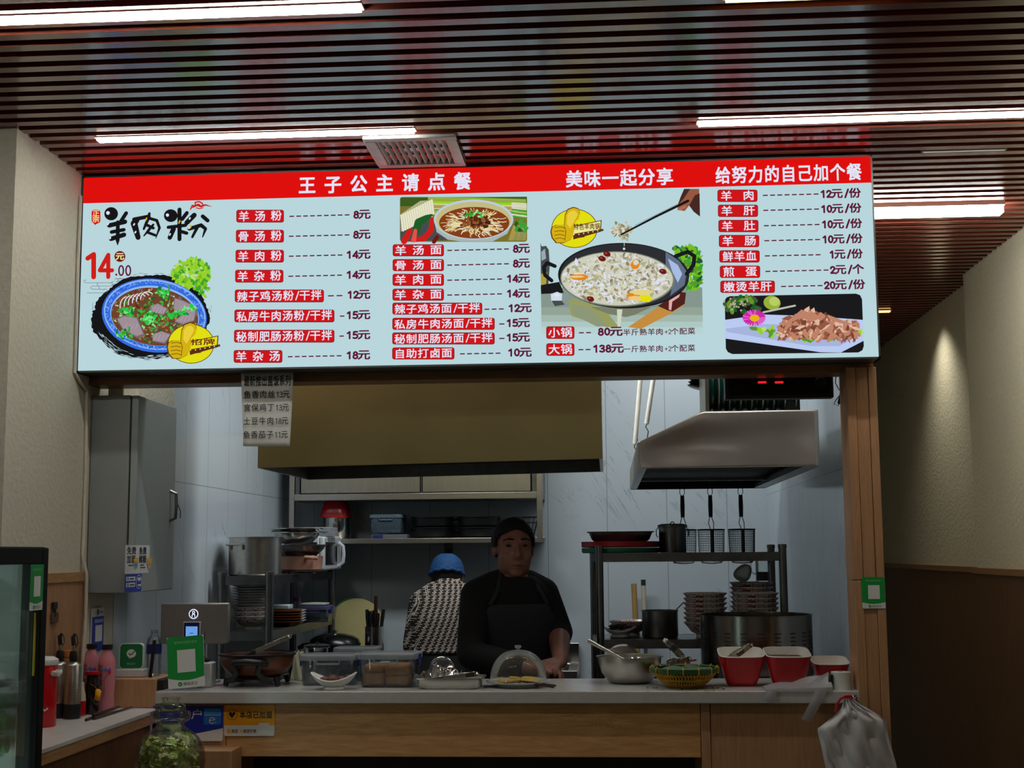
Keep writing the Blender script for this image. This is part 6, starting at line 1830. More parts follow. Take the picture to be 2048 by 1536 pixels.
b = Art((-.034, -.0125, zA + .016), (1, 0, 0), (0, 0, 1)); b.rrect(0, 0, .056, .059, .003, S_('navy deep', (16, 22, 92))); b.poly([(.007, .006), (.050, .006), (.050, .046), (.007, .046)], emi('display glow', (120, 178, 255), .75, False))
b.stroke([(.022, .022), (.034, .022)], .002, LB); b.stroke([(.020, .012), (.024, .012)], .002, LB); b.stroke([(.029, .012), (.036, .012)], .002, LB); b.obj('lit_screen', cd)
b = Art((.034, -.0008, zA + .012), (1, 0, 0), (0, 0, 1)); b.poly([(0, 0), (.008, 0), (.008, .036), (0, .036)], PGY); b.poly([(.001, .001), (.007, .001), (.007, .035), (.001, .035)], S_('cover grey', (120, 118, 116))); b.stroke([(.004, .006), (.004, .03)], .0022, PK); b.obj('side_label', ts)
# white reader box and small bits beside the stand
q = M(); q.cbox((0, 0, .042), .05, .06, .084); rd = q.obj('card_reader', mat('white card reader', (196, 196, 194), .4), None, atc(414, 4.66), bevel=.004); tag(rd, 'small white box half behind the green pay stand', 'card reader')
q = M(); q.ball((0, 0, .008), .016, .012, .008); q.ball((-.012, 0, .014), .008, .008, .008); tag(q.obj('black_keys', BLACKM, None, atc(413, 4.66) + Vector((0, 0, .0845))), 'bunch of black keys on the small white box', 'keys')
q = M(); q.cbox((0, 0, .0008), .05, .03, .0016); q.k = 1; q.cbox((.002, .001, .0022), .03, .018, .001); q.k = 0; tag(q.obj('pink_card', [mat('pink card', (214, 130, 190), .5), mat('magenta card', (140, 20, 110), .5)], None, atc(437, 4.70)), 'small pink card lying left of the brown skillet', 'card')
q = M(); q.box(-.022, -.05, 0, .022, .05, .034); tag(q.obj('cash_tray', BLACKM, None, atc(326, 4.605), bevel=.003), 'black tray at the corner of the countertop left of the pay stand', 'tray')
# on the wooden box: white base with the green square, bottle, black umbrella stick
gq = thing('pay_square', 'green rounded payment square on a white base on the oak box', 'payment sign', Vector((at(263, 1300, 4.62).x, 4.62, BOXZ + .0005)))
gh = at(263, 1338, 4.62).z - BOXZ
q = M(); q.box(-.052, -.02, 0, .052, .045, gh); q.obj('white_base', mat('white base', (196, 196, 196), .4), gq, bevel=.003)
g1 = at(263, 1287, 4.62).z - BOXZ - gh
q = M(); P2 = []
for cx, cz, a in ((.042 - .014, g1 - .014, 0), (-.042 + .014, g1 - .014, 90), (-.042 + .014, .014, 180), (.042 - .014, .014, 270)):
    P2 += [(cx + .014 * math.cos(math.radians(a + 15 * k)), 0, cz + .014 * math.sin(math.radians(a + 15 * k)) + gh) for k in range(7)]
q.prism(P2, (0, .014, 0)); q.obj('body', mat('pale green case', (206, 220, 210), .35), gq)
b = Art((-.042, -.0006, gh), (1, 0, 0), (0, 0, 1)); b.rrect(.0025, .0025, .0815, g1 - .0025, .012, S_('deep green', (20, 110, 62)))
b.ell(.042, g1 * .60, .0165, .0145, PW); b.poly([(.032, g1 * .60 - .008), (.036, g1 * .60 - .018), (.042, g1 * .60 - .012)], PW); b.stroke([(.034, g1 * .60), (.040, g1 * .60 - .005), (.054, g1 * .60 + .008)], .0036, S_('deep green', (20, 110, 62)))
b.text('微信支付', .028, .057, g1 * .2, .008, PGR, 0); b.obj('pay_print', gq)
def bottle(name, label, loc, h, r, prof, mt, cap, capm, group=None):
    t = thing(name, label, 'bottle', loc, 0, group)
    q = M(); q.lathe([(x * r, z * h) for x, z in prof], 28); q.obj('body', mt, t)
    q = M(); q.lathe([(cap * r, h * .93), (cap * r, h), (.0001, h)], 20); q.obj('cap', capm, t)
    return t
wbz = at(308, 1260, 4.66).z - BOXZ
wb1 = bottle('water_bottle', 'clear plastic water bottle with blue label on the oak box', Vector((at(308, 1300, 4.66).x, 4.66, BOXZ + .0005)), wbz, .0255, [(.0001, .01), (.8, 0), (1, .03), (.93, .12), (1, .18), (.94, .3), (1, .42), (1, .70), (.9, .80), (.42, .90), (.42, .95)], CLEAR, .46, CLEARP)
q = M(); q.lathe([(.0262, wbz * .48), (.0262, wbz * .68)], 28); q.obj('label_band', S_('navy deep', (16, 22, 92)), wb1)
q = M(); q.tube([(-.004, 0, 0), (.008, 0, .125)], [.0065, .006], 10); tag(q.obj('black_stick', BLACK, None, Vector((at(304, 1300, 4.60).x, 4.60, BOXZ + .0005))), 'short black stick standing in front of the water bottle', 'stick')
# blue pay sign on the column
yA, yB = atx(184, 1250, -1.774).y, atx(207, 1250, -1.774).y
zA, zB = atx(195, 1302, -1.774).z, atx(195, 1216, -1.774).z
q = M(); q.box(-1.779, yA, zA, -1.774, yB, zB); bp_ = q.obj('pay_sign', PW, None); tag(bp_, 'tall blue and white payment sign on the column under the grey cabinet', 'sign')
b = Art((-1.7735, yA, zA), (0, 1, 0), (0, 0, 1)); w_, h_ = yB - yA, zB - zA
b.poly([(0, 0), (w_, 0), (w_, h_ * .80), (0, h_ * .80)], PB); b.poly([(w_ * .28, h_ * .22), (w_ * .88, h_ * .22), (w_ * .88, h_ * .60), (w_ * .28, h_ * .60)], PW); b.poly([(w_ * .2, h_ * .66), (w_ * .95, h_ * .66), (w_ * .95, h_ * .74), (w_ * .2, h_ * .74)], S_('pale blue', (150, 166, 226))); b.stroke([(w_ * .46, h_ * .87), (w_ * .46, h_ * .94)], w_ * .1, PK); b.stroke([(w_ * .6, h_ * .9), (w_ * .86, h_ * .9)], w_ * .08, PGY)
b.obj('pay_print', bp_)

# ------------------------------------------------------------------ bottles and sticks on the side counter
def sc(px, py):
    p = atz(px, py, SCZ); return Vector((p.x, p.y, SCZ + .0005))
DRINK = mat('pink drink', (206, 128, 140), .22, 0, .06); LBLP = mat('pink label', (214, 142, 160), .35, 0, .05)
bprof_ = [(.0001, .01), (.86, 0), (.98, .03), (.98, .10), (.90, .22), (.96, .34), (1, .5), (1, .70), (.88, .80), (.5, .90), (.5, .94)]
pA, pB = Vector((-1.733, 4.50, SCZ + .0005)), Vector((-1.665, 4.46, SCZ + .0005))
def pink(label, loc):
    t = bottle('drink_bottle', label, loc, .215, .0285, bprof_, DRINK, .62, BLACK, 'pink drink bottles')
    b = Art((0, 0, 0), (1, 0, 0), (0, 0, 1))
    b.text('北冰洋', -.021, -.004, .118, .072, BLACK, .01, up=True)
    b.stroke([(.002, .05), (.004, .08), (.002, .10), (.010, .118), (.016, .12)], .0012, BLACK)
    for i in range(5):
        b.ell(.004 + .004 * i, .134 + .003 * math.sin(i * 2), .003, .0055, PSK, .3)
    b.blob(.018, .128, .005, .010, S_('strawberry', (190, 40, 60)), .2)
    o_ = b.obj('label_print', t)
    # wrap the flat print round the bottle
    for v in o_.data.vertices:
        x, y, z = v.co
        f = z / .215; ks = [k[1] for k in bprof_]; i = max(0, min(len(ks) - 2, next((j for j in range(len(ks) - 1) if ks[j + 1] >= f), len(ks) - 2)))
        g = (f - ks[i]) / max(1e-6, ks[i + 1] - ks[i]); R = (bprof_[i][0] + (bprof_[i + 1][0] - bprof_[i][0]) * g) * .0285 + .0004 - y
        a_ = x / .0285
        v.co = (R * math.sin(a_), -R * math.cos(a_), z)
    return t
pink('left pink drink bottle with black cap, half hidden on the side counter', pA)
pk = pink('right pink drink bottle with black cap and upright lettering on the side counter', pB)
dkb = bottle('sauce_bottle', 'dark sauce bottle with red collar in front of the left pink bottle', Vector((-1.68, 4.375, SCZ + .0005)), .135, .0235, [(.0001, .01), (.9, 0), (1, .04), (1, .64), (.9, .74), (.80, .80), (.80, .94)], mat('dark soy glass', (34, 20, 18), .12), .98, REDP)
tgp = thing('price_tag', 'yellow paper tag on a string hung on the dark sauce bottle', 'tag', Vector((-1.68, 4.375, SCZ)) + Vector((.030, -.032, .070)))
q = M(); q.face([(-.010, 0, -.022), (.008, -.001, -.026), (.013, 0, .006), (.004, 0, .013), (-.006, 0, .012)]); q.obj('card', S_('amber', (242, 168, 14)), tgp, solid=.001)
q = M(); q.tube([(0, .0, .010), (-.012, .004, .022), (-.026, .003, .028)], .0009, 5); q.obj('string', mat('brown string', (150, 110, 70), .8), tgp)
kt = bottle('ketchup_bottle', 'white bottle with red lower half between the steel cruet and the dark bottle', sc(162, 1431), .105, .014, [(.0001, 0), (1, .01), (1, .45), (.9, .6), (.5, .85), (.4, .94)], mat('cream bottle', (214, 204, 176), .4), .5, mat('white bottle cap', (220, 216, 206), .4))
q = M(); q.lathe([(.0144, .002), (.0144, .046)], 20); q.obj('red_label', REDP, kt)
def cruet(label, loc, h, r):
    t = thing('oil_cruet', label, 'oil bottle', loc, .5, 'steel oil cruets')
    q = M(); q.lathe([(r * .96, .045), (r, .046), (r, h), (r * .9, h + .004), (r * .45, h + .012), (.0001, h + .012)], 28); q.obj('sleeve', STEEL, t)
    q = M(); q.lathe([(.0001, 0), (r, .001), (r * 1.01, .045), (.0001, .045)], 28); q.obj('base', BLACK, t)
    q = M(); q.lathe([(r * .42, h + .011), (r * .5, h + .022), (r * .46, h + .034), (r * .38, h + .044), (.0001, h + .044)], 18); q.obj('stopper', BLACK, t)
    q = M(); q.tube([(0, 0, h + .04), (0, 0, h + .075), (-.010, 0, h + .092)], [.0055, .0045, .003], 10); q.tube([(.002, 0, h + .045), (.012, 0, h + .07), (.008, 0, h + .095)], .002, 8); q.obj('spout', STEELB, t)
    q = M(); q.tube([(0, 0, h + .062), (-.003, 0, h + .088), (.004, 0, h + .098)], [.007, .007, .004], 8); q.obj('spout_cap', BLACK, t)
    return t
cr1 = cruet('front steel oil cruet with black base and black pourer on the side counter', sc(143, 1437), .165, .0265)
dup(cr1, sc(118, 1438) + Vector((-.018, .036, 0)), .2, 'steel oil cruet partly hidden behind the red thermos')
th = thing('red_thermos', 'red thermos with white lid and white handle beside the fridge', 'thermos', sc(84, 1453))
q = M(); q.lathe([(.0001, 0), (.038, .0), (.040, .004), (.040, .180), (.038, .184), (.0001, .184)], 32); q.obj('body', REDP, th)
q = M(); q.lathe([(.041, .182), (.043, .186), (.042, .198), (.030, .206), (.0001, .208)], 32); q.obj('lid', PW, th)
q = M(); q.tube([(.036, -.02, .158), (.058, -.03, .160), (.060, -.028, .164), (.036, .01, .160)], [.008, .009, .009, .008], 10); q.obj('handle', PW, th)
b = Art((0, -.0404, 0), (1, 0, 0), (0, 0, 1)); b.stroke([(.004, .05), (.014, .056), (.022, .05), (.03, .056)], .004, PW)
o_ = b.obj('white_mark', th)
for v in o_.data.vertices:
    a_ = v.co.x / .04; v.co = (.0405 * math.sin(a_), -.0405 * math.cos(a_), v.co.z)
gj2 = thing('storage_jar', 'tall glass jar with orange lid behind the red thermos', 'jar', Vector((-1.748, 4.325, SCZ + .0005)))
q = M(); vessel(q, [(.0001, 0), (.018, 0), (.020, .004), (.020, .17), (.016, .185)], .002, 28); q.obj('glass_body', CLEAR, gj2)
q = M(); q.lathe([(.018, .184), (.0205, .187), (.0205, .206), (.0001, .208)], 28); q.obj('lid', mat('orange wooden lid', (196, 120, 56), .5), gj2)
DST = wood('dark brown stick', (46, 30, 28), (66, 44, 40), (9, 9, 1), .4)
for i, (pa, pb) in enumerate((((172, 1443), (236, 1418)), ((186, 1439), (238, 1421)), ((188, 1440), (264, 1417)))):
    chopstick(sc(*pa) + Vector((0, 0, .0045 if i != 1 else .013)), sc(*pb) + Vector((0, 0, .0045 if i != 1 else .0125)), 'dark brown chopstick lying loose on the white side counter', 'chopsticks on the side counter', .0045, DST)
hk_ = atx(101, 1224, -1.776)
hc = thing('wall_hook', 'black clip with a brown tag hanging on the wood panelling by the fridge', 'hook', (-1.769, hk_.y, hk_.z))
q = M(); q.cbox((.006, 0, .020), .010, .03, .022); q.cbox((.008, 0, .0), .006, .012, .03); q.obj('clip', BLACK, hc, bevel=.002)
q = M(); q.cbox((.006, .004, -.018), .006, .05, .032); q.obj('brown_tag', mat('brown tag', (96, 66, 48), .6), hc, bevel=.002)

# ------------------------------------------------------------------ glass jar of lettuce on a stool in front
JY = 4.15
jz = at(340, 1594, JY).z
jx = at(340, 1480, JY).x
sl = thing('stool', 'small wooden stool under the lettuce jar', 'stool', (jx, JY, 0))
q = M(); q.lathe([(.0001, jz - .03), (.115, jz - .03), (.12, jz - .024), (.12, jz - .004), (.116, jz), (.0001, jz)], 36); q.obj('seat', OAK, sl)
for i in range(4):
    a_ = PI / 4 + i * PI / 2
    q = M(); q.tube([(.08 * math.cos(a_), .08 * math.sin(a_), jz - .03), (.11 * math.cos(a_), .11 * math.sin(a_), 0)], [.014, .011], 10); q.obj('leg', OAK, sl)
jar = thing('pickle_jar', 'big round glass jar with stepped glass lid holding shredded lettuce in front of the counter', 'jar', (jx, JY, jz + .0005))
kpx = JY / 2700
def jp(r, y):
    return (r * kpx, at(340, y, JY).z - jz)
q = M()
bodyp = [(.0001, .0), (.055, 0), (.062, .003)] + [jp(70 * math.cos(t) ** .8, 1520 - 66 * math.sin(t)) for t in [-1.0 + .12 * i for i in range(18)] if 70 * math.cos(t) ** .8 > 27.5]
bodyp += [jp(27, 1452), jp(27, 1446), jp(38, 1441), jp(40, 1432), jp(39, 1424)]
q.lathe(bodyp, 52); JARG = glass('thick jar glass', (248, 251, 249), .02, (200, 210, 205), .04, .4); q.obj('glass_body', JARG, jar)
q = M(); q.lathe([jp(33, 1438), jp(34, 1426), jp(30, 1421), jp(29, 1412), jp(24, 1408), jp(16.5, 1405), jp(16, 1402), jp(19, 1398), jp(18, 1395.5), jp(.1, 1394)], 44); q.obj('glass_lid', JARG, jar)
rr = random.Random(21)
q = M()
LG1, LG2, LG3, LG4 = mat('pale lettuce', (234, 242, 160), .45, 0, .15, 40), mat('green lettuce', (196, 226, 110), .45, 0, .2, 40), mat('white lettuce rib', (214, 222, 178), .4), mat('yellow lettuce', (208, 206, 120), .45)
nl = 0
while nl < 330:
    t, r = rr.uniform(0, 2 * PI), math.sqrt(rr.uniform(.0, 1)) * 62 * kpx
    z = rr.uniform(jp(0, 1588)[1], jp(0, 1474)[1] + .006 * math.sin(t * 2))
    yc = (z - jp(0, 1520)[1]) / kpx
    lim = 62 * kpx * math.sqrt(max(0.02, 1 - (yc / 72) ** 2))
    if r > lim - .012:
        r = max(0, lim - .012)
    L, W_ = rr.uniform(.012, .030), rr.uniform(.008, .016)
    if r + L * .6 > lim:
        L *= .55
    a_, b_, c_ = rr.uniform(0, 2 * PI), rr.uniform(-.8, .8), rr.uniform(-.8, .8)
    R = Matrix.Rotation(a_, 3, 'Z') @ Matrix.Rotation(b_, 3, 'Y') @ Matrix.Rotation(c_, 3, 'X')
    q.k = rr.choice([0, 0, 0, 1, 1, 2, 3])
    ph = rr.uniform(0, 6)
    c0 = Vector((r * math.cos(t), r * math.sin(t), z))
    q.sheet(lambda u, v: tuple(c0 + R @ Vector(((u - .5) * L * 1.5, (v - .5) * W_ * (1.4 + .3 * math.sin(5 * u + ph)), .004 * math.sin(5 * u + ph) + .003 * math.sin(7 * v + ph)))), 4, 3)
    nl += 1
q.k = 0
for p_ in range(len(q.v)):
    x, y, z = q.v[p_]
    yc = (z - jp(0, 1520)[1]) / kpx
    lim = 61 * kpx * math.sqrt(max(0.05, 1 - (min(abs(yc), 70) / 73) ** 2)); d = math.hypot(x, y)
    s = min(1, lim / d) if d > 0 else 1
    q.v[p_] = (x * s, y * s, max(z, .004))
le = q.obj('shredded_lettuce', [LG1, LG2, LG3, LG4], None, jar.location, normals=False, angle=80); tag(le, 'shredded pale green lettuce filling the round glass jar', 'lettuce', None, 'stuff')

def xart(pl, pr, pt, pb, X):
    yl, yr = atx(pl, (pt + pb) / 2, X).y, atx(pr, (pt + pb) / 2, X).y
    zt_, zb_ = atx(pl, pt, X).z, atx(pl, pb, X).z
    return Art((X, yl, zb_), (0, 1, 0), (0, 0, 1)), yr - yl, zt_ - zb_
# ------------------------------------------------------------------ glass door fridge at the left edge, its door turned to the room
FX, FY1, FY0_ = -1.45, atx(95, 1200, -1.45).y, 2.66
fzt = 1.515
fr = thing('drinks_fridge', 'black glass door drinks fridge cut off by the left edge', 'fridge', (FX - .3, (FY0_ + FY1) / 2, 0))
o = Vector(fr.location)
FBK = mat('black fridge enamel', (9, 9, 10), .5, 0, .1, 20, 0, (1, 1, 1), 0, 0, .2)
def fp_(name, mt, *bs, par=None, bev=.003):
    q = M()
    for b_ in bs:
        q.box(*b_)
    return rel(q, o).obj(name, mt, par or fr, bevel=bev)
BX = FX - .05
fp_('cabinet', FBK, (FX - .58, FY0_, 0, BX, FY0_ + .03, fzt), (FX - .58, FY1 - .03, 0, BX, FY1, fzt), (FX - .58, FY0_ + .03, fzt - .03, BX, FY1 - .03, fzt), (FX - .58, FY0_ + .03, 0, BX, FY1 - .03, .12), (FX - .58, FY0_ + .03, .12, FX - .57, FY1 - .03, fzt - .03))
LNR = mat('pale fridge liner', (206, 214, 210), .5)
fp_('liner', LNR, (FX - .568, FY1 - .036, .121, BX - .004, FY1 - .031, fzt - .031), (FX - .568, FY0_ + .031, .121, FX - .562, FY1 - .037, fzt - .031), bev=0)
zg = atx(40, 1129, FX).z; yg = atx(81, 1250, FX).y
dd = fp_('door', FBK, (BX + .003, FY0_, .08, FX, FY0_ + .05, fzt + .006), (BX + .003, yg, .08, FX, FY1, fzt + .006), (BX + .003, FY0_ + .05, zg, FX, yg, fzt + .006), (BX + .003, FY0_ + .05, .08, FX, yg, .16))
fp_('glass_pane', glass('fridge glass', (226, 236, 232), .10, (150, 164, 158), .04), (FX - .022, FY0_ + .05, .16, FX - .016, yg, zg), par=dd, bev=0)
fp_('door_seal', mat('grey door seal', (64, 62, 68), .5), (BX + .004, atx(49, 1250, BX).y - .0, .16, BX + .016, atx(62, 1250, BX).y, zg), par=dd, bev=.002)
fp_('yellow_strip', mat('yellow strip label', (206, 186, 40), .4), (FX - .014, atx(69, 1250, FX - .012).y, atx(74, 1352, FX).z, FX - .011, atx(79, 1250, FX - .012).y, atx(74, 1226, FX).z), par=dd, bev=0)
shz = atx(10, 1366, FX - .09).z
q = M()
for i in range(11):
    q.tube([(FX - .55, FY0_ + .05 + i * .067, shz), (FX - .075, FY0_ + .05 + i * .067, shz)], .003, 6)
q.box(FX - .078, FY0_ + .04, shz - .006, FX - .073, FY1 - .04, shz + .012)
rel(q, o).obj('shelf', mat('white wire shelf', (206, 208, 206), .4), fr)
shs = [atx(10, pyb, FX - .08).z - .02 for pyb in (1404, 1448, 1492)]
q = M()
for z in shs:
    q.box(FX - .55, FY0_ + .04, z - .006, FX - .085, FY1 - .04, z - .001)
rel(q, o).obj('bottle_shelf', CLEARP, fr)
GCP = mat('green bottle cap', (50, 200, 96), .4); GBT = glass('green bottle plastic', (150, 220, 170), .3, (60, 150, 90), .1)
def lying(Yc, z, first=None, lab=None):
    loc = (FX - .062, Yc, z + .0235)
    if first:
        return dup(first, loc, 0, lab)
    t = thing('drink_bottle', lab, 'bottle', loc, 0, 'bottles lying in the fridge')
    q = M(); q.lathe([(.0001, .03), (.012, .03), (.013, .05), (.022, .08), (.0225, .22), (.021, .25), (.0001, .25)], 24); q.v = [(-z_, y, x) for x, y, z_ in q.v]; q.obj('body', GBT, t)
    q = M(); q.lathe([(.0001, .0), (.0165, .0), (.018, .003), (.018, .028), (.0001, .03)], 24); q.v = [(-z_, y, x) for x, y, z_ in q.v]; q.obj('cap', GCP, t)
    return t
yb0 = FY1 - .068
ly = lying(yb0, shs[0], None, 'green capped bottle at the far end of the upper bottle shelf in the fridge')
for i, (dy, k, lab) in enumerate(((.052, 0, 'green capped bottle second from the far end of the upper bottle shelf in the fridge'), (0, 1, 'green capped bottle at the far end of the middle bottle shelf in the fridge'), (.052, 1, 'green capped bottle second from the far end of the middle bottle shelf in the fridge'), (0, 2, 'green capped bottle at the far end of the lowest bottle shelf in the fridge'), (.052, 2, 'green capped bottle second from the far end of the lowest bottle shelf in the fridge'))):
    lying(yb0 - dy, shs[k], ly, lab)
fs, w_, h_ = xart(60, 86, 1129, 1222, FX + .0006)
pay_face(fs, w_, h_); tag(fs.obj('pay_sticker', None), 'green and white payment sticker on the fridge door', 'sticker')

# ------------------------------------------------------------------ stickers elsewhere
p0, p1 = at(1725, 1217, 4.4975), at(1769, 1154, 4.4975)
b = Art((p0.x, 4.4985, p0.z), (1, 0, 0), (0, 0, 1)); pay_face(b, p1.x - p0.x, p1.z - p0.z); tag(b.obj('pay_sticker'), 'green and white payment sticker on the oak pillar', 'sticker')
# blue and amber signs on the counter front
p0, p1 = at(304, 1482, 4.5265), at(447, 1410, 4.5265)
b = Art((p0.x, 4.5262, p0.z), (1, 0, 0), (0, 0, 1)); W_, H_ = p1.x - p0.x, p1.z - p0.z; ku = W_ / 143
b.rrect(0, 0, W_, H_, .008, PW); b.poly([(0, H_ * .16), (W_ * .6, H_ * .2), (W_, H_ * .36), (W_, H_ - .001), (.001, H_ - .001)], PB)
b.text('户', ku * 80, ku * 101, H_ * .74, H_ * .26, PW, .01)
b.rrect(ku * 104, H_ * .46, ku * 139, H_ * .9, .006, PSK); b.rrect(ku * 104, H_ * .72, ku * 139, H_ * .9, .006, S_('bright sky', (60, 150, 230))); b.stroke([(ku * 105, H_ * .72), (ku * 138, H_ * .72)], .0015, PW)
ec = (ku * 121, H_ * .57); b.stroke([(ec[0] - .008, ec[1]), (ec[0] + .008, ec[1] + .003)] + [(ec[0] + .0095 * math.cos(t), ec[1] + .0095 * math.sin(t)) for t in [.35 + .42 * i for i in range(13)]], .003, PW); b.ell(ec[0] + .0125, ec[1] - .006, .0018, .0018, PW)
tag(b.obj('shop_sticker'), 'blue sticker with white character and sky blue box on the counter front', 'sticker')
p0, p1 = at(448, 1472, 4.5265), at(550, 1410, 4.5265)
b = Art((p0.x, 4.5262, p0.z), (1, 0, 0), (0, 0, 1)); W_, H_ = p1.x - p0.x, p1.z - p0.z; ku = W_ / 102
b.rrect(0, 0, W_, H_, .007, PW); b.poly([(0, H_ * .35), (W_, H_ * .35), (W_, H_ - .001), (0, H_ - .001)], PY_)
c = (ku * 16, H_ * .69); b.ell(*c, .0178, .0178, PK); b.ell(*c, .0162, .0162, PY_); b.poly([(c[0], c[1] - .012), (c[0] - .0115, c[1]), (c[0] - .010, c[1] + .008), (c[0] - .004, c[1] + .009), (c[0], c[1] + .004), (c[0] + .006, c[1] + .011), (c[0] + .012, c[1] + .004)], PK)
b.text('本店已加盟', ku * 32, ku * 96, H_ * .68, H_ * .21, PK, .02)
b.rrect(ku * 70, H_ * .03, ku * 91, H_ * .42, .003, PW)
b.rrect(ku * 6, H_ * .09, ku * 13.5, H_ * .22, .002, PY_); b.text('美团', ku * 15.5, ku * 28, H_ * .155, H_ * .12, PK, .01); b.blob(ku * 35, H_ * .155, .004, .005, PY_, .1); b.text('美团外卖', ku * 39.5, ku * 65, H_ * .155, H_ * .12, PK, .01)
tag(b.obj('shop_sticker'), 'amber and white sticker with a black heart ring on the counter front', 'sticker')
# stickers on the cabinet door
b, W_, H_ = xart(250, 299, 1090, 1148, KX + .0008)
b.rrect(0, 0, W_, H_, .006, PW)
for t_, u0, u1, y_, hh in (('免费', .08, .42, .80, .24), ('加面', .08, .40, .50, .26), ('免费', .56, .84, .80, .24), ('续粉', .56, .84, .50, .26)):
    b.text(t_, W_ * u0, W_ * u1, H_ * y_, H_ * hh, PK, .03)
for x_, mt in ((.42, S_('bowl blue', (130, 176, 190))), (.97, S_('bowl peach', (220, 176, 150)))):
    b.poly([(W_ * (x_ - .1), H_ * .46), (W_ * (x_ + .1), H_ * .46), (W_ * (x_ + .07), H_ * .22), (W_ * x_, H_ * .14), (W_ * (x_ - .07), H_ * .22)], mt); b.ell(W_ * x_, H_ * .47, W_ * .1, H_ * .09, PY_); b.ell(W_ * x_, H_ * .48, W_ * .05, H_ * .04, S_('egg', (230, 200, 90)))
    b.stroke([(W_ * (x_ - .03), H_ * .28), (W_ * (x_ - .03), H_ * .32)], .004, PK); b.stroke([(W_ * (x_ + .03), H_ * .28), (W_ * (x_ + .03), H_ * .32)], .004, PK)
b.stroke([(W_ * .1, H_ * .29), (W_ * .3, H_ * .29)], H_ * .04, PK); b.stroke([(W_ * .58, H_ * .29), (W_ * .72, H_ * .29)], H_ * .04, PK); b.stroke([(W_ * .58, H_ * .2), (W_ * .78, H_ * .2)], H_ * .04, PK)
tag(b.obj('cabinet_sticker'), 'white sticker with black characters and two noodle bowls on the cabinet door', 'sticker')
b, W_, H_ = xart(249, 283, 1149, 1185, KX + .0008)
b.rrect(0, 0, W_, H_, .008, PB); b.rrect(W_ * .08, H_ * .62, W_ * .62, H_ * .86, .002, PW); b.rrect(W_ * .08, H_ * .28, W_ * .6, H_ * .52, .002, PW)
b.ell(W_ * .82, H_ * .55, W_ * .17, H_ * .40, PW); b.ell(W_ * .82, H_ * .55, W_ * .145, H_ * .365, PB)
for r_ in (.05, .09, .13):
    b.stroke([(W_ * .82 + W_ * r_ * math.cos(t), H_ * .56 + H_ * r_ * 1.6 * math.sin(t)) for t in [.7 + .28 * i for i in range(7)]], W_ * .03, PW)
b.stroke([(W_ * .16, H_ * .74), (W_ * .16, H_ * .76)], W_ * .06, PB); b.stroke([(W_ * .26, H_ * .74), (W_ * .5, H_ * .74)], H_ * .07, PK); b.stroke([(W_ * .16, H_ * .38), (W_ * .16, H_ * .42)], W_ * .06, PB); b.stroke([(W_ * .26, H_ * .4), (W_ * .52, H_ * .4)], H_ * .07, PK); b.stroke([(W_ * .74, H_ * .36), (W_ * .9, H_ * .36)], H_ * .1, PW)
tag(b.obj('cabinet_sticker'), 'blue sticker with a white signal ring at the bottom of the cabinet door', 'sticker')
# paper price list hung under the menu board
PYY = 4.46
pt = thing('paper_menu', 'white paper price list hanging under the menu board', 'paper list', at(535, 744, PYY))
o = Vector(pt.location)
cr_ = [at(482, 744, PYY) - o, at(587, 741, PYY) - o, at(581, 893, PYY) - o, at(488, 893, PYY) - o]
cr_[0].z = cr_[1].z = SZ0 - .002 - o.z
q = M(); q.sheet(lambda u, v: tuple(cr_[0].lerp(cr_[1], u).lerp(cr_[3].lerp(cr_[2], u), v) + Vector((0, -.010 * v * v + .004 * math.sin(PI * u) * v, 0))), 10, 14); q.obj('sheet', PAPER, pt, solid=.0006)
b = Art(Vector((0, -.0012, 0)), (1, 0, 0), (0, 0, 1), lambda px, py: (at(px, py, PYY).x - o.x, at(px, py, PYY).z - o.z))
INK = mat('black ink', (18, 18, 18), .8)
b.text('最新推出盖饭系列', 489, 581, 762, 20, INK, .016)
for t_, y_, x0, x1 in (('鱼香肉丝13元', 789, 489, 579), ('宫保鸡丁13元', 815.5, 489, 578), ('土豆牛肉18元', 842.5, 489, 577), ('鱼香茄子11元', 870, 489, 576.5)):
    b.text(t_, x0, x1, y_, 14.5, INK, .006, .09)
o_ = b.obj('menu_lettering', pt)
zT, zB_ = cr_[0].z, cr_[3].z
for v in o_.data.vertices:
    f = (zT - v.co.z) / (zT - zB_); v.co.y += -.010 * f * f - .0006
# ------------------------------------------------------------------ the two cooks
def capsule(q, pts, rs, n=14):
    q.tube(pts, rs, n)
    for p, r in ((pts[0], rs[0]), (pts[-1], rs[-1])):
        q.ball(p, r * .995, nu=n, nv=8)
def loft(q, rings, n=28):
    """stacked ellipses (cx, cy, z, rx, ry, yaw)"""
    vs = []
    for cx, cyy, z, rx, ry, yw in rings:
        c, s = math.cos(yw), math.sin(yw)
        for j in range(n):
            a = 2 * PI * j / n
            ca, sa = math.cos(a), math.sin(a)
            k = (abs(ca) ** 2.5 + abs(sa) ** 2.5) ** (-1 / 2.5)
            x, y = rx * ca * k, ry * sa * k
            vs.append((cx + x * c - y * s, cyy + x * s + y * c, z))
    m_ = len(rings)
    q.mesh(vs, [(i * n + j, i * n + (j + 1) % n, (i + 1) * n + (j + 1) % n, (i + 1) * n + j) for i in range(m_ - 1) for j in range(n)] + [tuple(reversed(range(n))), tuple((m_ - 1) * n + j for j in range(n))])
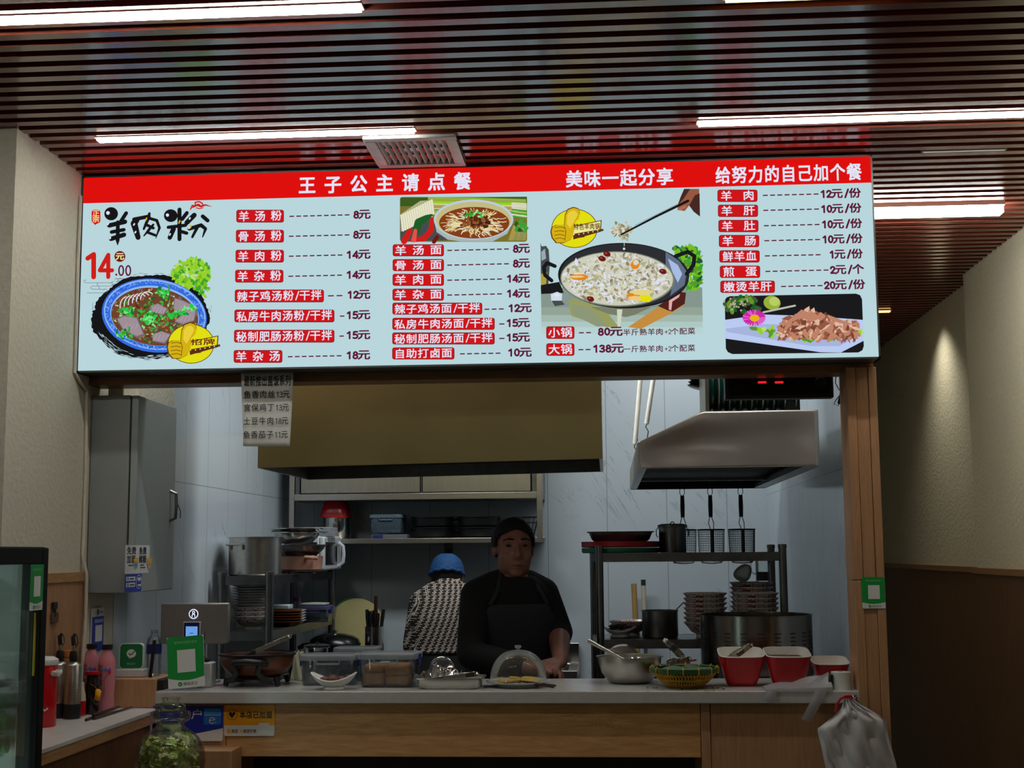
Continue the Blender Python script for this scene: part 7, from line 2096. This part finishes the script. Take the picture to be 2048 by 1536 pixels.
def fuse(o, voxel, smooth=8):
    r = o.modifiers.new('fuse', 'REMESH'); r.mode = 'VOXEL'; r.voxel_size = voxel; r.use_smooth_shade = True
    s = o.modifiers.new('soft', 'SMOOTH'); s.factor = .5; s.iterations = smooth
    dg = bpy.context.evaluated_depsgraph_get()
    me = bpy.data.meshes.new_from_object(o.evaluated_get(dg))
    for p in me.polygons:
        p.use_smooth = True
    o.modifiers.clear()
    mats_ = [s_.material for s_ in o.material_slots]
    o.data = me
    if not me.materials:
        for m_ in mats_:
            me.materials.append(m_)
    return o
def hand(q, wrist, d, side, curl=.9, k=1.0):
    """palm of four bones, four unequal bent fingers and a thumb that leaves the side of the palm; SIDE points to the thumb"""
    w_, d = Vector(wrist), Vector(d).normalized()
    side = Vector(side); side = (side - d * side.dot(d)).normalized()
    nrm = d.cross(side).normalized()
    if nrm.z > 0:
        nrm = -nrm          # the palm faces down
    for i, (off, L, ln) in enumerate(((.030, .082, .9), (.010, .086, 1.0), (-.010, .082, .95), (-.028, .074, .76))):
        kn = w_ + d * L * k + side * off * k
        q.tube([w_ + side * off * .45 * k, (w_ + kn) / 2 + side * off * .2 * k, kn], [.0155 * k, .0145 * k, .0115 * k], 12)
        q.ball(kn, .0115 * k, nu=12, nv=8)
        p, a = kn, .25 + .06 * i
        for seg, r in ((.038, .0098), (.026, .0088), (.021, .0078)):
            dd = (d * math.cos(a) + nrm * math.sin(a)).normalized()
            p2 = p + dd * seg * ln * k
            q.tube([p, p2], [r * k, r * .93 * k], 12); q.ball(p2, r * .93 * k, nu=12, nv=8)
            p, a = p2, a + curl * (.8 + .07 * i)
    b0 = w_ + d * .026 * k + side * .022 * k
    b1 = b0 + (d * .55 + side * .75 + nrm * .25).normalized() * .040 * k
    b2 = b1 + (d * .85 + side * .25 + nrm * .3).normalized() * .030 * k
    b3 = b2 + (d * .9 - side * .15 + nrm * .35).normalized() * .024 * k
    q.tube([b0, b1, b2, b3], [.015 * k, .0125 * k, .0105 * k, .009 * k], 12); q.ball(b3, .009 * k, nu=12, nv=8); q.ball(b0, .015 * k, nu=12, nv=8)
class Head:
    def __init__(s, H, yaw, pitch=0.0):
        s.H = Vector(H)
        R = Matrix.Rotation(yaw, 3, 'Z')
        s.r = R @ Vector((1, 0, 0)); f = R @ Vector((0, -1, 0))
        P_ = Matrix.Rotation(pitch, 3, s.r)
        s.f, s.u = P_ @ f, P_ @ Vector((0, 0, 1))
        s.R = Matrix((s.r, -s.f, s.u)).transposed()
    def L(s, a, b, c):
        return s.H + s.r * a + s.f * b + s.u * c
    def build(s, q):
        L, R = s.L, s.R
        q.ball(L(0, -.012, .024), .074, .092, .086, 26, 18, R)
        q.ball(L(0, .022, -.045), .066, .068, .066, 24, 16, R)
        q.ball(L(0, .030, .020), .066, .058, .062, 20, 14, R)
        q.ball(L(0, .058, -.092), .028, .022, .018, 16, 12, R)
        for sg in (-1, 1):
            q.ball(L(sg * .038, .052, -.030), .026, .028, .030, 16, 12, R)
            q.ball(L(sg * .043, .016, -.066), .019, .036, .032, 14, 10, R)
            q.tube([L(sg * .012, .086, .030), L(sg * .034, .082, .034), L(sg * .054, .062, .026)], [.009, .0095, .008], 10)
            q.ball(L(sg * .076, -.012, -.006), .008, .020, .032, 14, 10, R)
            q.ball(L(sg * .079, -.020, .006), .008, .014, .018, 12, 8, R)
            q.ball(L(sg * .012, .092, -.030), .0085, .011, .009, 12, 8, R)
        q.tube([L(0, .084, .020), L(0, .096, -.006), L(0, .103, -.026)], [.0085, .0095, .0125], 12); q.ball(L(0, .103, -.027), .0125, nu=12, nv=8)
        q.tube([L(-.024, .078, -.060), L(0, .088, -.057), L(.024, .078, -.060)], [.005, .0065, .005], 10)
        q.tube([L(-.020, .076, -.069), L(0, .086, -.069), L(.020, .076, -.069)], [.005, .0075, .005], 10)
    def hair(s, line, grow=.006, cuts=(48, 30)):
        """a close cut cap: keeps the part of the skull shell for which LINE(a, b, c) holds"""
        q = M(); nu, nv = cuts
        rx, ry, rz = .074 + grow, .092 + grow, .086 + grow
        def pt(i, j):
            t = PI * i / nv - PI / 2; a = 2 * PI * j / nu
            return (rx * math.cos(t) * math.cos(a), -.012 + ry * math.cos(t) * math.sin(a), .024 + rz * math.sin(t))
        for i in range(nv):
            for j in range(nu):
                c4_ = [pt(i, j), pt(i, j + 1), pt(i + 1, j + 1), pt(i + 1, j)]
                m_ = [sum(p[k] for p in c4_) / 4 for k in range(3)]
                if line(*m_):
                    q.face([s.L(*p) for p in c4_])
        return q

# ---- the man
man = thing('person', 'man in dark sweater and dark apron standing behind the counter, both hands at its edge', 'person', (-.39, 5.40, 0))
O_ = Vector(man.location)
HM = Head(at(1027, 1097, 5.35), .24, .02)
yw = .36
tors = [(-.395, 5.43, .80, .160, .115, yw), (-.395, 5.43, .98, .165, .122, yw), (-.392, 5.42, 1.12, .168, .122, yw), (-.388, 5.40, 1.25, .170, .116, yw), (-.384, 5.385, 1.33, .158, .100, yw), (-.378, 5.375, 1.375, .115, .082, yw), (-.374, 5.37, 1.405, .070, .066, yw)]
SR, SLh = Vector((-.515, 5.315, 1.335)), Vector((-.258, 5.43, 1.338))
ER, EL = Vector((-.525, 5.19, 1.115)), Vector((-.196, 5.42, 1.185))
WR, WL = at(1066, 1338, 5.06), at(1121, 1322, 5.09)
def skinbody(q):
    HM.build(q)
    q.tube([Vector((-.374, 5.385, 1.36)), HM.L(0, -.012, -.085), HM.L(0, -.012, -.03)], [.064, .060, .060], 18)
    loft(q, tors)
    for S, E, W_ in ((SR, ER, WR), (SLh, EL, WL)):
        capsule(q, [S, (S + E) / 2, E], [.050, .047, .042]); capsule(q, [E, E.lerp(W_, .35), W_], [.042, .042, .028])
    for x, ft_ in ((-.475, -.48), (-.310, -.30)):
        capsule(q, [Vector((x, 5.43, .86)), Vector((ft_, 5.42, .47)), Vector((ft_, 5.45, .07))], [.085, .058, .042])
        q.tube([Vector((ft_, 5.46, .045)), Vector((ft_, 5.36, .035)), Vector((ft_, 5.27, .028))], [.044, .042, .028], 14); q.ball((ft_, 5.27, .028), .028); q.ball((ft_, 5.46, .045), .044)
q = M(); skinbody(q)
hand(q, WR, (.95, -.28, -.02), (.3, -.9, .3), .85, .92)
hand(q, WL, (-.38, -.90, -.10), (-.9, .35, .2), .80, .92)
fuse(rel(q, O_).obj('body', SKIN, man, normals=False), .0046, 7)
SWE = mat('black knit sweater', (15, 15, 17), .9, 0, .25, 120, .2); APR = mat('charcoal apron', (40, 42, 48), .85, 0, .1, 60)
q = M()
loft(q, [(a, b, z, rx + .012, ry + .012, y_) for a, b, z, rx, ry, y_ in tors[1:]] )
rs_ = [(SR, ER, WR, .97), (SLh, EL, WL, .22)]
for S, E, W_, upto in rs_:
    capsule(q, [S, (S + E) / 2, E], [.063, .059, .055], 18)
    e2 = E.lerp(W_, upto * .8)
    capsule(q, [E, E.lerp(e2, .5), e2], [.055, .052, .046], 18)
q.tube([Vector((-.374, 5.378, 1.36)), Vector((-.372, 5.375, 1.408))], [.078, .067], 20)
for S in (SR, SLh):
    n0 = Vector((-.374, 5.38, 1.385)); capsule(q, [n0, n0.lerp(S, .5) + Vector((0, 0, .008)), S], [.062, .062, .062], 18)
fuse(rel(q, O_).obj('sweater', SWE, man, normals=False), .0075, 7)
q = M(); loft(q, [(-.395, 5.43, .76, .172, .126, yw), (-.395, 5.43, .95, .176, .132, yw)])
for x, ft_ in ((-.475, -.48), (-.310, -.30)):
    capsule(q, [Vector((x, 5.43, .86)), Vector((ft_, 5.42, .47)), Vector((ft_, 5.45, .10))], [.096, .070, .058])
fuse(rel(q, O_).obj('trousers', SWE, man, normals=False), .010, 5)
for ft_ in (-.48, -.30):
    q = M(); q.tube([Vector((ft_, 5.48, .05)), Vector((ft_, 5.36, .042)), Vector((ft_, 5.25, .034))], [.05, .05, .036], 16); q.ball((ft_, 5.25, .034), .036); q.ball((ft_, 5.48, .05), .05); q.v = [(x, y, max(z, .001)) for x, y, z in q.v]; rel(q, O_).obj('shoe', BLACK, man)
q = M()
def apron(u, v):
    z = 1.30 - .62 * v
    ks = [t[2] for t in tors]; i = max(0, min(len(ks) - 2, next((j for j in range(len(ks) - 1) if ks[j + 1] >= z), len(ks) - 2)))
    g = max(0, (z - ks[i]) / (ks[i + 1] - ks[i]))
    cx, cyy, _z, rx, ry, y_ = [tors[i][k] + (tors[i + 1][k] - tors[i][k]) * g for k in range(6)]
    half = .62 + min(1, v * 4) * .62
    a = -PI / 2 + (u - .5) * 2 * half
    ca, sa = math.cos(a), math.sin(a); k = (abs(ca) ** 2.5 + abs(sa) ** 2.5) ** (-1 / 2.5)
    x, y = (rx + .024) * ca * k, (ry + .024 + .006 * math.sin(14 * u) * v) * sa * k
    c, s = math.cos(y_), math.sin(y_)
    return (cx + x * c - y * s, cyy + x * s + y * c, z)
q.sheet(apron, 26, 24); rel(q, O_).obj('apron', APR, man, solid=.003)
for u, S in ((0.0, SR), (1.0, SLh)):
    p = Vector(apron(u, 0))
    t_ = Vector((-.372, 5.37, 1.40)).lerp(S, .42)
    t_.z = 1.405 if u == 0 else 1.40
    q = M(); fr_ = Vector((math.sin(yw), -math.cos(yw), 0))
    q.tube([p, p.lerp(t_, .5) + fr_ * .048, t_ + fr_ * .040 + Vector((0, 0, .006)), t_ + Vector((0, 0, .022)), t_ - fr_ * .06], .0085, 8)
    rel(q, O_).obj('apron_strap', APR, man)
def mline(a, b, c):
    if c > .082:
        return True
    if b > .045:
        return c > .066 + .012 * math.cos(a * 40)
    if abs(a) > .05 and b > -.005:
        return c > (.010 if b < .03 else .045)
    return c > (-.03 if b > -.06 else -.055) and b < .0
q = HM.hair(mline, .0085, (120, 76)); rel(q, O_).obj('hair', HAIR, man, solid=.009)
for sg in (-1, 1):
    q = M(); q.ball(HM.L(sg * .031, .0775, .012), .0125, .0085, .0052, 14, 10, HM.R); e_ = rel(q, O_).obj('eye', mat('dark eye', (30, 22, 20), .25), man)
    q = M(); q.tube([HM.L(sg * .014, .0925, .036), HM.L(sg * .032, .0895, .0385), HM.L(sg * .052, .073, .033)], [.0035, .0042, .0025], 8); rel(q, O_).obj('eyebrow', HAIR, man)
q = M(); q.tube([HM.L(-.022, .0815, -.064), HM.L(0, .0925, -.0632), HM.L(.022, .0815, -.064)], [.0018, .0028, .0018], 8); rel(q, O_).obj('mouth', mat('dark lips', (96, 48, 44), .5), man)

# ---- the woman, seen from behind
wo = thing('person', 'woman in a blue cap and dark patterned cardigan working with her back turned', 'person', (-.83, 6.70, 0))
O_ = Vector(wo.location)
HW = Head(at(894, 1156, 6.86), PI + .05, .30)
cxw = at(886, 1250, 6.72).x
tw = [(cxw, 6.70, .80, .150, .115, 0), (cxw, 6.71, .95, .150, .118, 0), (cxw + .003, 6.72, 1.08, .140, .112, 0), (cxw + .006, 6.735, 1.18, .148, .110, 0), (cxw + .010, 6.755, 1.265, .140, .094, 0), (cxw + .014, 6.775, 1.315, .098, .075, 0), (cxw + .018, 6.79, 1.35, .058, .058, 0)]
S1, S2 = Vector((cxw - .122, 6.765, 1.255)), Vector((cxw + .140, 6.765, 1.255))
E1, E2 = Vector((cxw - .152, 6.72, 1.045)), Vector((cxw + .165, 6.72, 1.045))
W1, W2 = Vector((cxw - .075, 6.93, 1.03)), Vector((cxw + .095, 6.93, 1.03))
q = M(); HW.build(q)
q.tube([Vector((cxw + .018, 6.79, 1.31)), HW.L(0, -.03, -.075), HW.L(0, -.015, -.02)], [.052, .048, .050], 16)
loft(q, tw)
for S, E, W_ in ((S1, E1, W1), (S2, E2, W2)):
    capsule(q, [S, (S + E) / 2, E], [.042, .040, .036]); capsule(q, [E, E.lerp(W_, .4), W_], [.036, .034, .024])
for sx in (-.08, .08):
    capsule(q, [Vector((cxw + sx, 6.70, .86)), Vector((cxw + sx * 1.1, 6.69, .46)), Vector((cxw + sx * 1.1, 6.68, .07))], [.080, .055, .04])
    q.tube([Vector((cxw + sx * 1.1, 6.67, .04)), Vector((cxw + sx * 1.1, 6.76, .034)), Vector((cxw + sx * 1.1, 6.85, .028))], [.04, .04, .027], 12); q.ball((cxw + sx * 1.1, 6.85, .028), .027)
hand(q, W1, (.35, .9, -.15), (.9, -.3, .2), .7, .85)
hand(q, W2, (-.35, .9, -.15), (-.9, -.3, .2), .7, .85)
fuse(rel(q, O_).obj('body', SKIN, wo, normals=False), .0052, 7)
def fabric():
    m, nt, out = _new('dark cardigan with cream figure')
    s = nd(nt, 'ShaderNodeBsdfPrincipled', i_Roughness=.85)
    tc = nd(nt, 'ShaderNodeTexCoord'); sp = nd(nt, 'ShaderNodeSeparateXYZ'); nt.links.new(tc.outputs['Object'], sp.inputs[0])
    def mt_(op, a, b_=None):
        n = nd(nt, 'ShaderNodeMath', operation=op)
        for i, v in enumerate((a, b_)):
            if v is None:
                continue
            if isinstance(v, (int, float)):
                n.inputs[i].default_value = v
            else:
                nt.links.new(v, n.inputs[i])
        return n.outputs[0]
    wob = nd(nt, 'ShaderNodeTexNoise', i_Scale=9.0); nt.links.new(tc.outputs['Object'], wob.inputs['Vector'])
    wv = mt_('MULTIPLY', mt_('SUBTRACT', wob.outputs[0], .5), .012)
    X, Z = mt_('ADD', mt_('ADD', sp.outputs[0], mt_('MULTIPLY', sp.outputs[1], .55)), wv), mt_('ADD', sp.outputs[2], wv)
    vz = mt_('DIVIDE', Z, .0275)
    u = mt_('FRACT', mt_('ADD', mt_('DIVIDE', X, .030), mt_('MULTIPLY', vz, -.42)))
    v = mt_('FRACT', vz)
    row = mt_('FLOOR', vz)
    tot = None
    def rect(u0, u1, v0, v1):
        return mt_('MULTIPLY', mt_('MULTIPLY', mt_('GREATER_THAN', u, u0), mt_('LESS_THAN', u, u1)), mt_('MULTIPLY', mt_('GREATER_THAN', v, v0), mt_('LESS_THAN', v, v1)))
    for r in ((.02, .11, .06, .97), (.02, .40, .86, .97), (.02, .34, .48, .60), (.84, .93, .0, .90), (.56, .93, .0, .11), (.62, .93, .36, .48)):
        k = rect(*r)
        tot = k if tot is None else mt_('MAXIMUM', tot, k)
    mx = nd(nt, 'ShaderNodeMixRGB'); nt.links.new(tot, mx.inputs[0])
    mx.inputs[1].default_value, mx.inputs[2].default_value = lin((34, 26, 24)), lin((206, 190, 172))
    nt.links.new(mx.outputs[0], s.inputs['Base Color']); nt.links.new(s.outputs[0], out.inputs[0])
    return m
CARD = fabric()
q = M(); loft(q, [(a, b, z, rx + .014, ry + .014, y_) for a, b, z, rx, ry, y_ in [(cxw, 6.71, 1.015, .146, .116, 0), (cxw, 6.715, 1.045, .140, .110, 0)] + tw[2:]])
for S in (S1, S2):
    capsule(q, [Vector((cxw + .018, 6.785, 1.325)), Vector((cxw + .018, 6.785, 1.325)).lerp(S, .5) + Vector((0, 0, .006)), S], [.056, .062, .056], 16)
for S, E, W_ in ((S1, E1, W1), (S2, E2, W2)):
    capsule(q, [S, (S + E) / 2, E], [.055, .052, .050], 16)
    e2 = E.lerp(W_, .72); capsule(q, [E, E.lerp(e2, .5), e2], [.050, .047, .042], 16)
q.tube([tuple(Vector((cxw + .017, 6.785, 1.31))), tuple(Vector((cxw + .019, 6.795, 1.365)))], [.066, .056], 18)
fuse(rel(q, O_).obj('cardigan', CARD, wo, normals=False), .0075, 6)
q = M(); q.tube([(cxw + .019 + .054 * math.cos(2 * PI * k / 20), 6.796 + .054 * math.sin(2 * PI * k / 20), 1.366 + .006 * math.sin(2 * PI * k / 20)) for k in range(20)], .006, 8, True); rel(q, O_).obj('collar', mat('cream knit collar', (190, 172, 130), .8), wo)
q = M(); loft(q, [(cxw, 6.70, .76, .160, .126, 0), (cxw, 6.71, 1.02, .152, .120, 0)])
for sx in (-.08, .08):
    capsule(q, [Vector((cxw + sx, 6.70, .86)), Vector((cxw + sx * 1.1, 6.69, .46)), Vector((cxw + sx * 1.1, 6.68, .08))], [.090, .066, .052])
fuse(rel(q, O_).obj('trousers', BLACKM, wo, normals=False), .010, 5)
q = HW.hair(lambda a, b, c: c > -.052 and (b < .02 or c > .06), .007); rel(q, O_).obj('hair', HAIR, wo, solid=.008)
q = M(); rr = random.Random(6)
def capf(i, j, nu=44, nv=16):
    t = PI / 2 * i / nv; a = 2 * PI * j / nu
    k = 1 + .022 * math.sin(9 * a + 2 * i) * math.cos(t) + .015 * math.sin(17 * a + i)
    r = math.cos(t) ** .55 if i < nv else 0
    return HW.L(.087 * k * r * math.cos(a), -.016 + .104 * k * r * math.sin(a), .014 + .098 * math.sin(t) ** 1.1 * (1 + .02 * math.sin(5 * a)))
for i in range(16):
    for j in range(44):
        q.face([capf(i, j), capf(i, j + 1), capf(i + 1, j + 1), capf(i + 1, j)])
CAPM = mat('blue mesh cap', (8, 70, 122), .75, 0, .22, 40, .3)
cp_ = rel(q, O_).obj('cap', CAPM, wo, solid=.002, angle=80)
q = M(); q.tube([HW.L(.086 * math.cos(a), -.016 + .103 * math.sin(a), .012 + .003 * math.sin(12 * a)) for a in [2 * PI * k / 48 for k in range(48)]], .0085, 8, True); rel(q, O_).obj('elastic_band', CAPM, cp_)
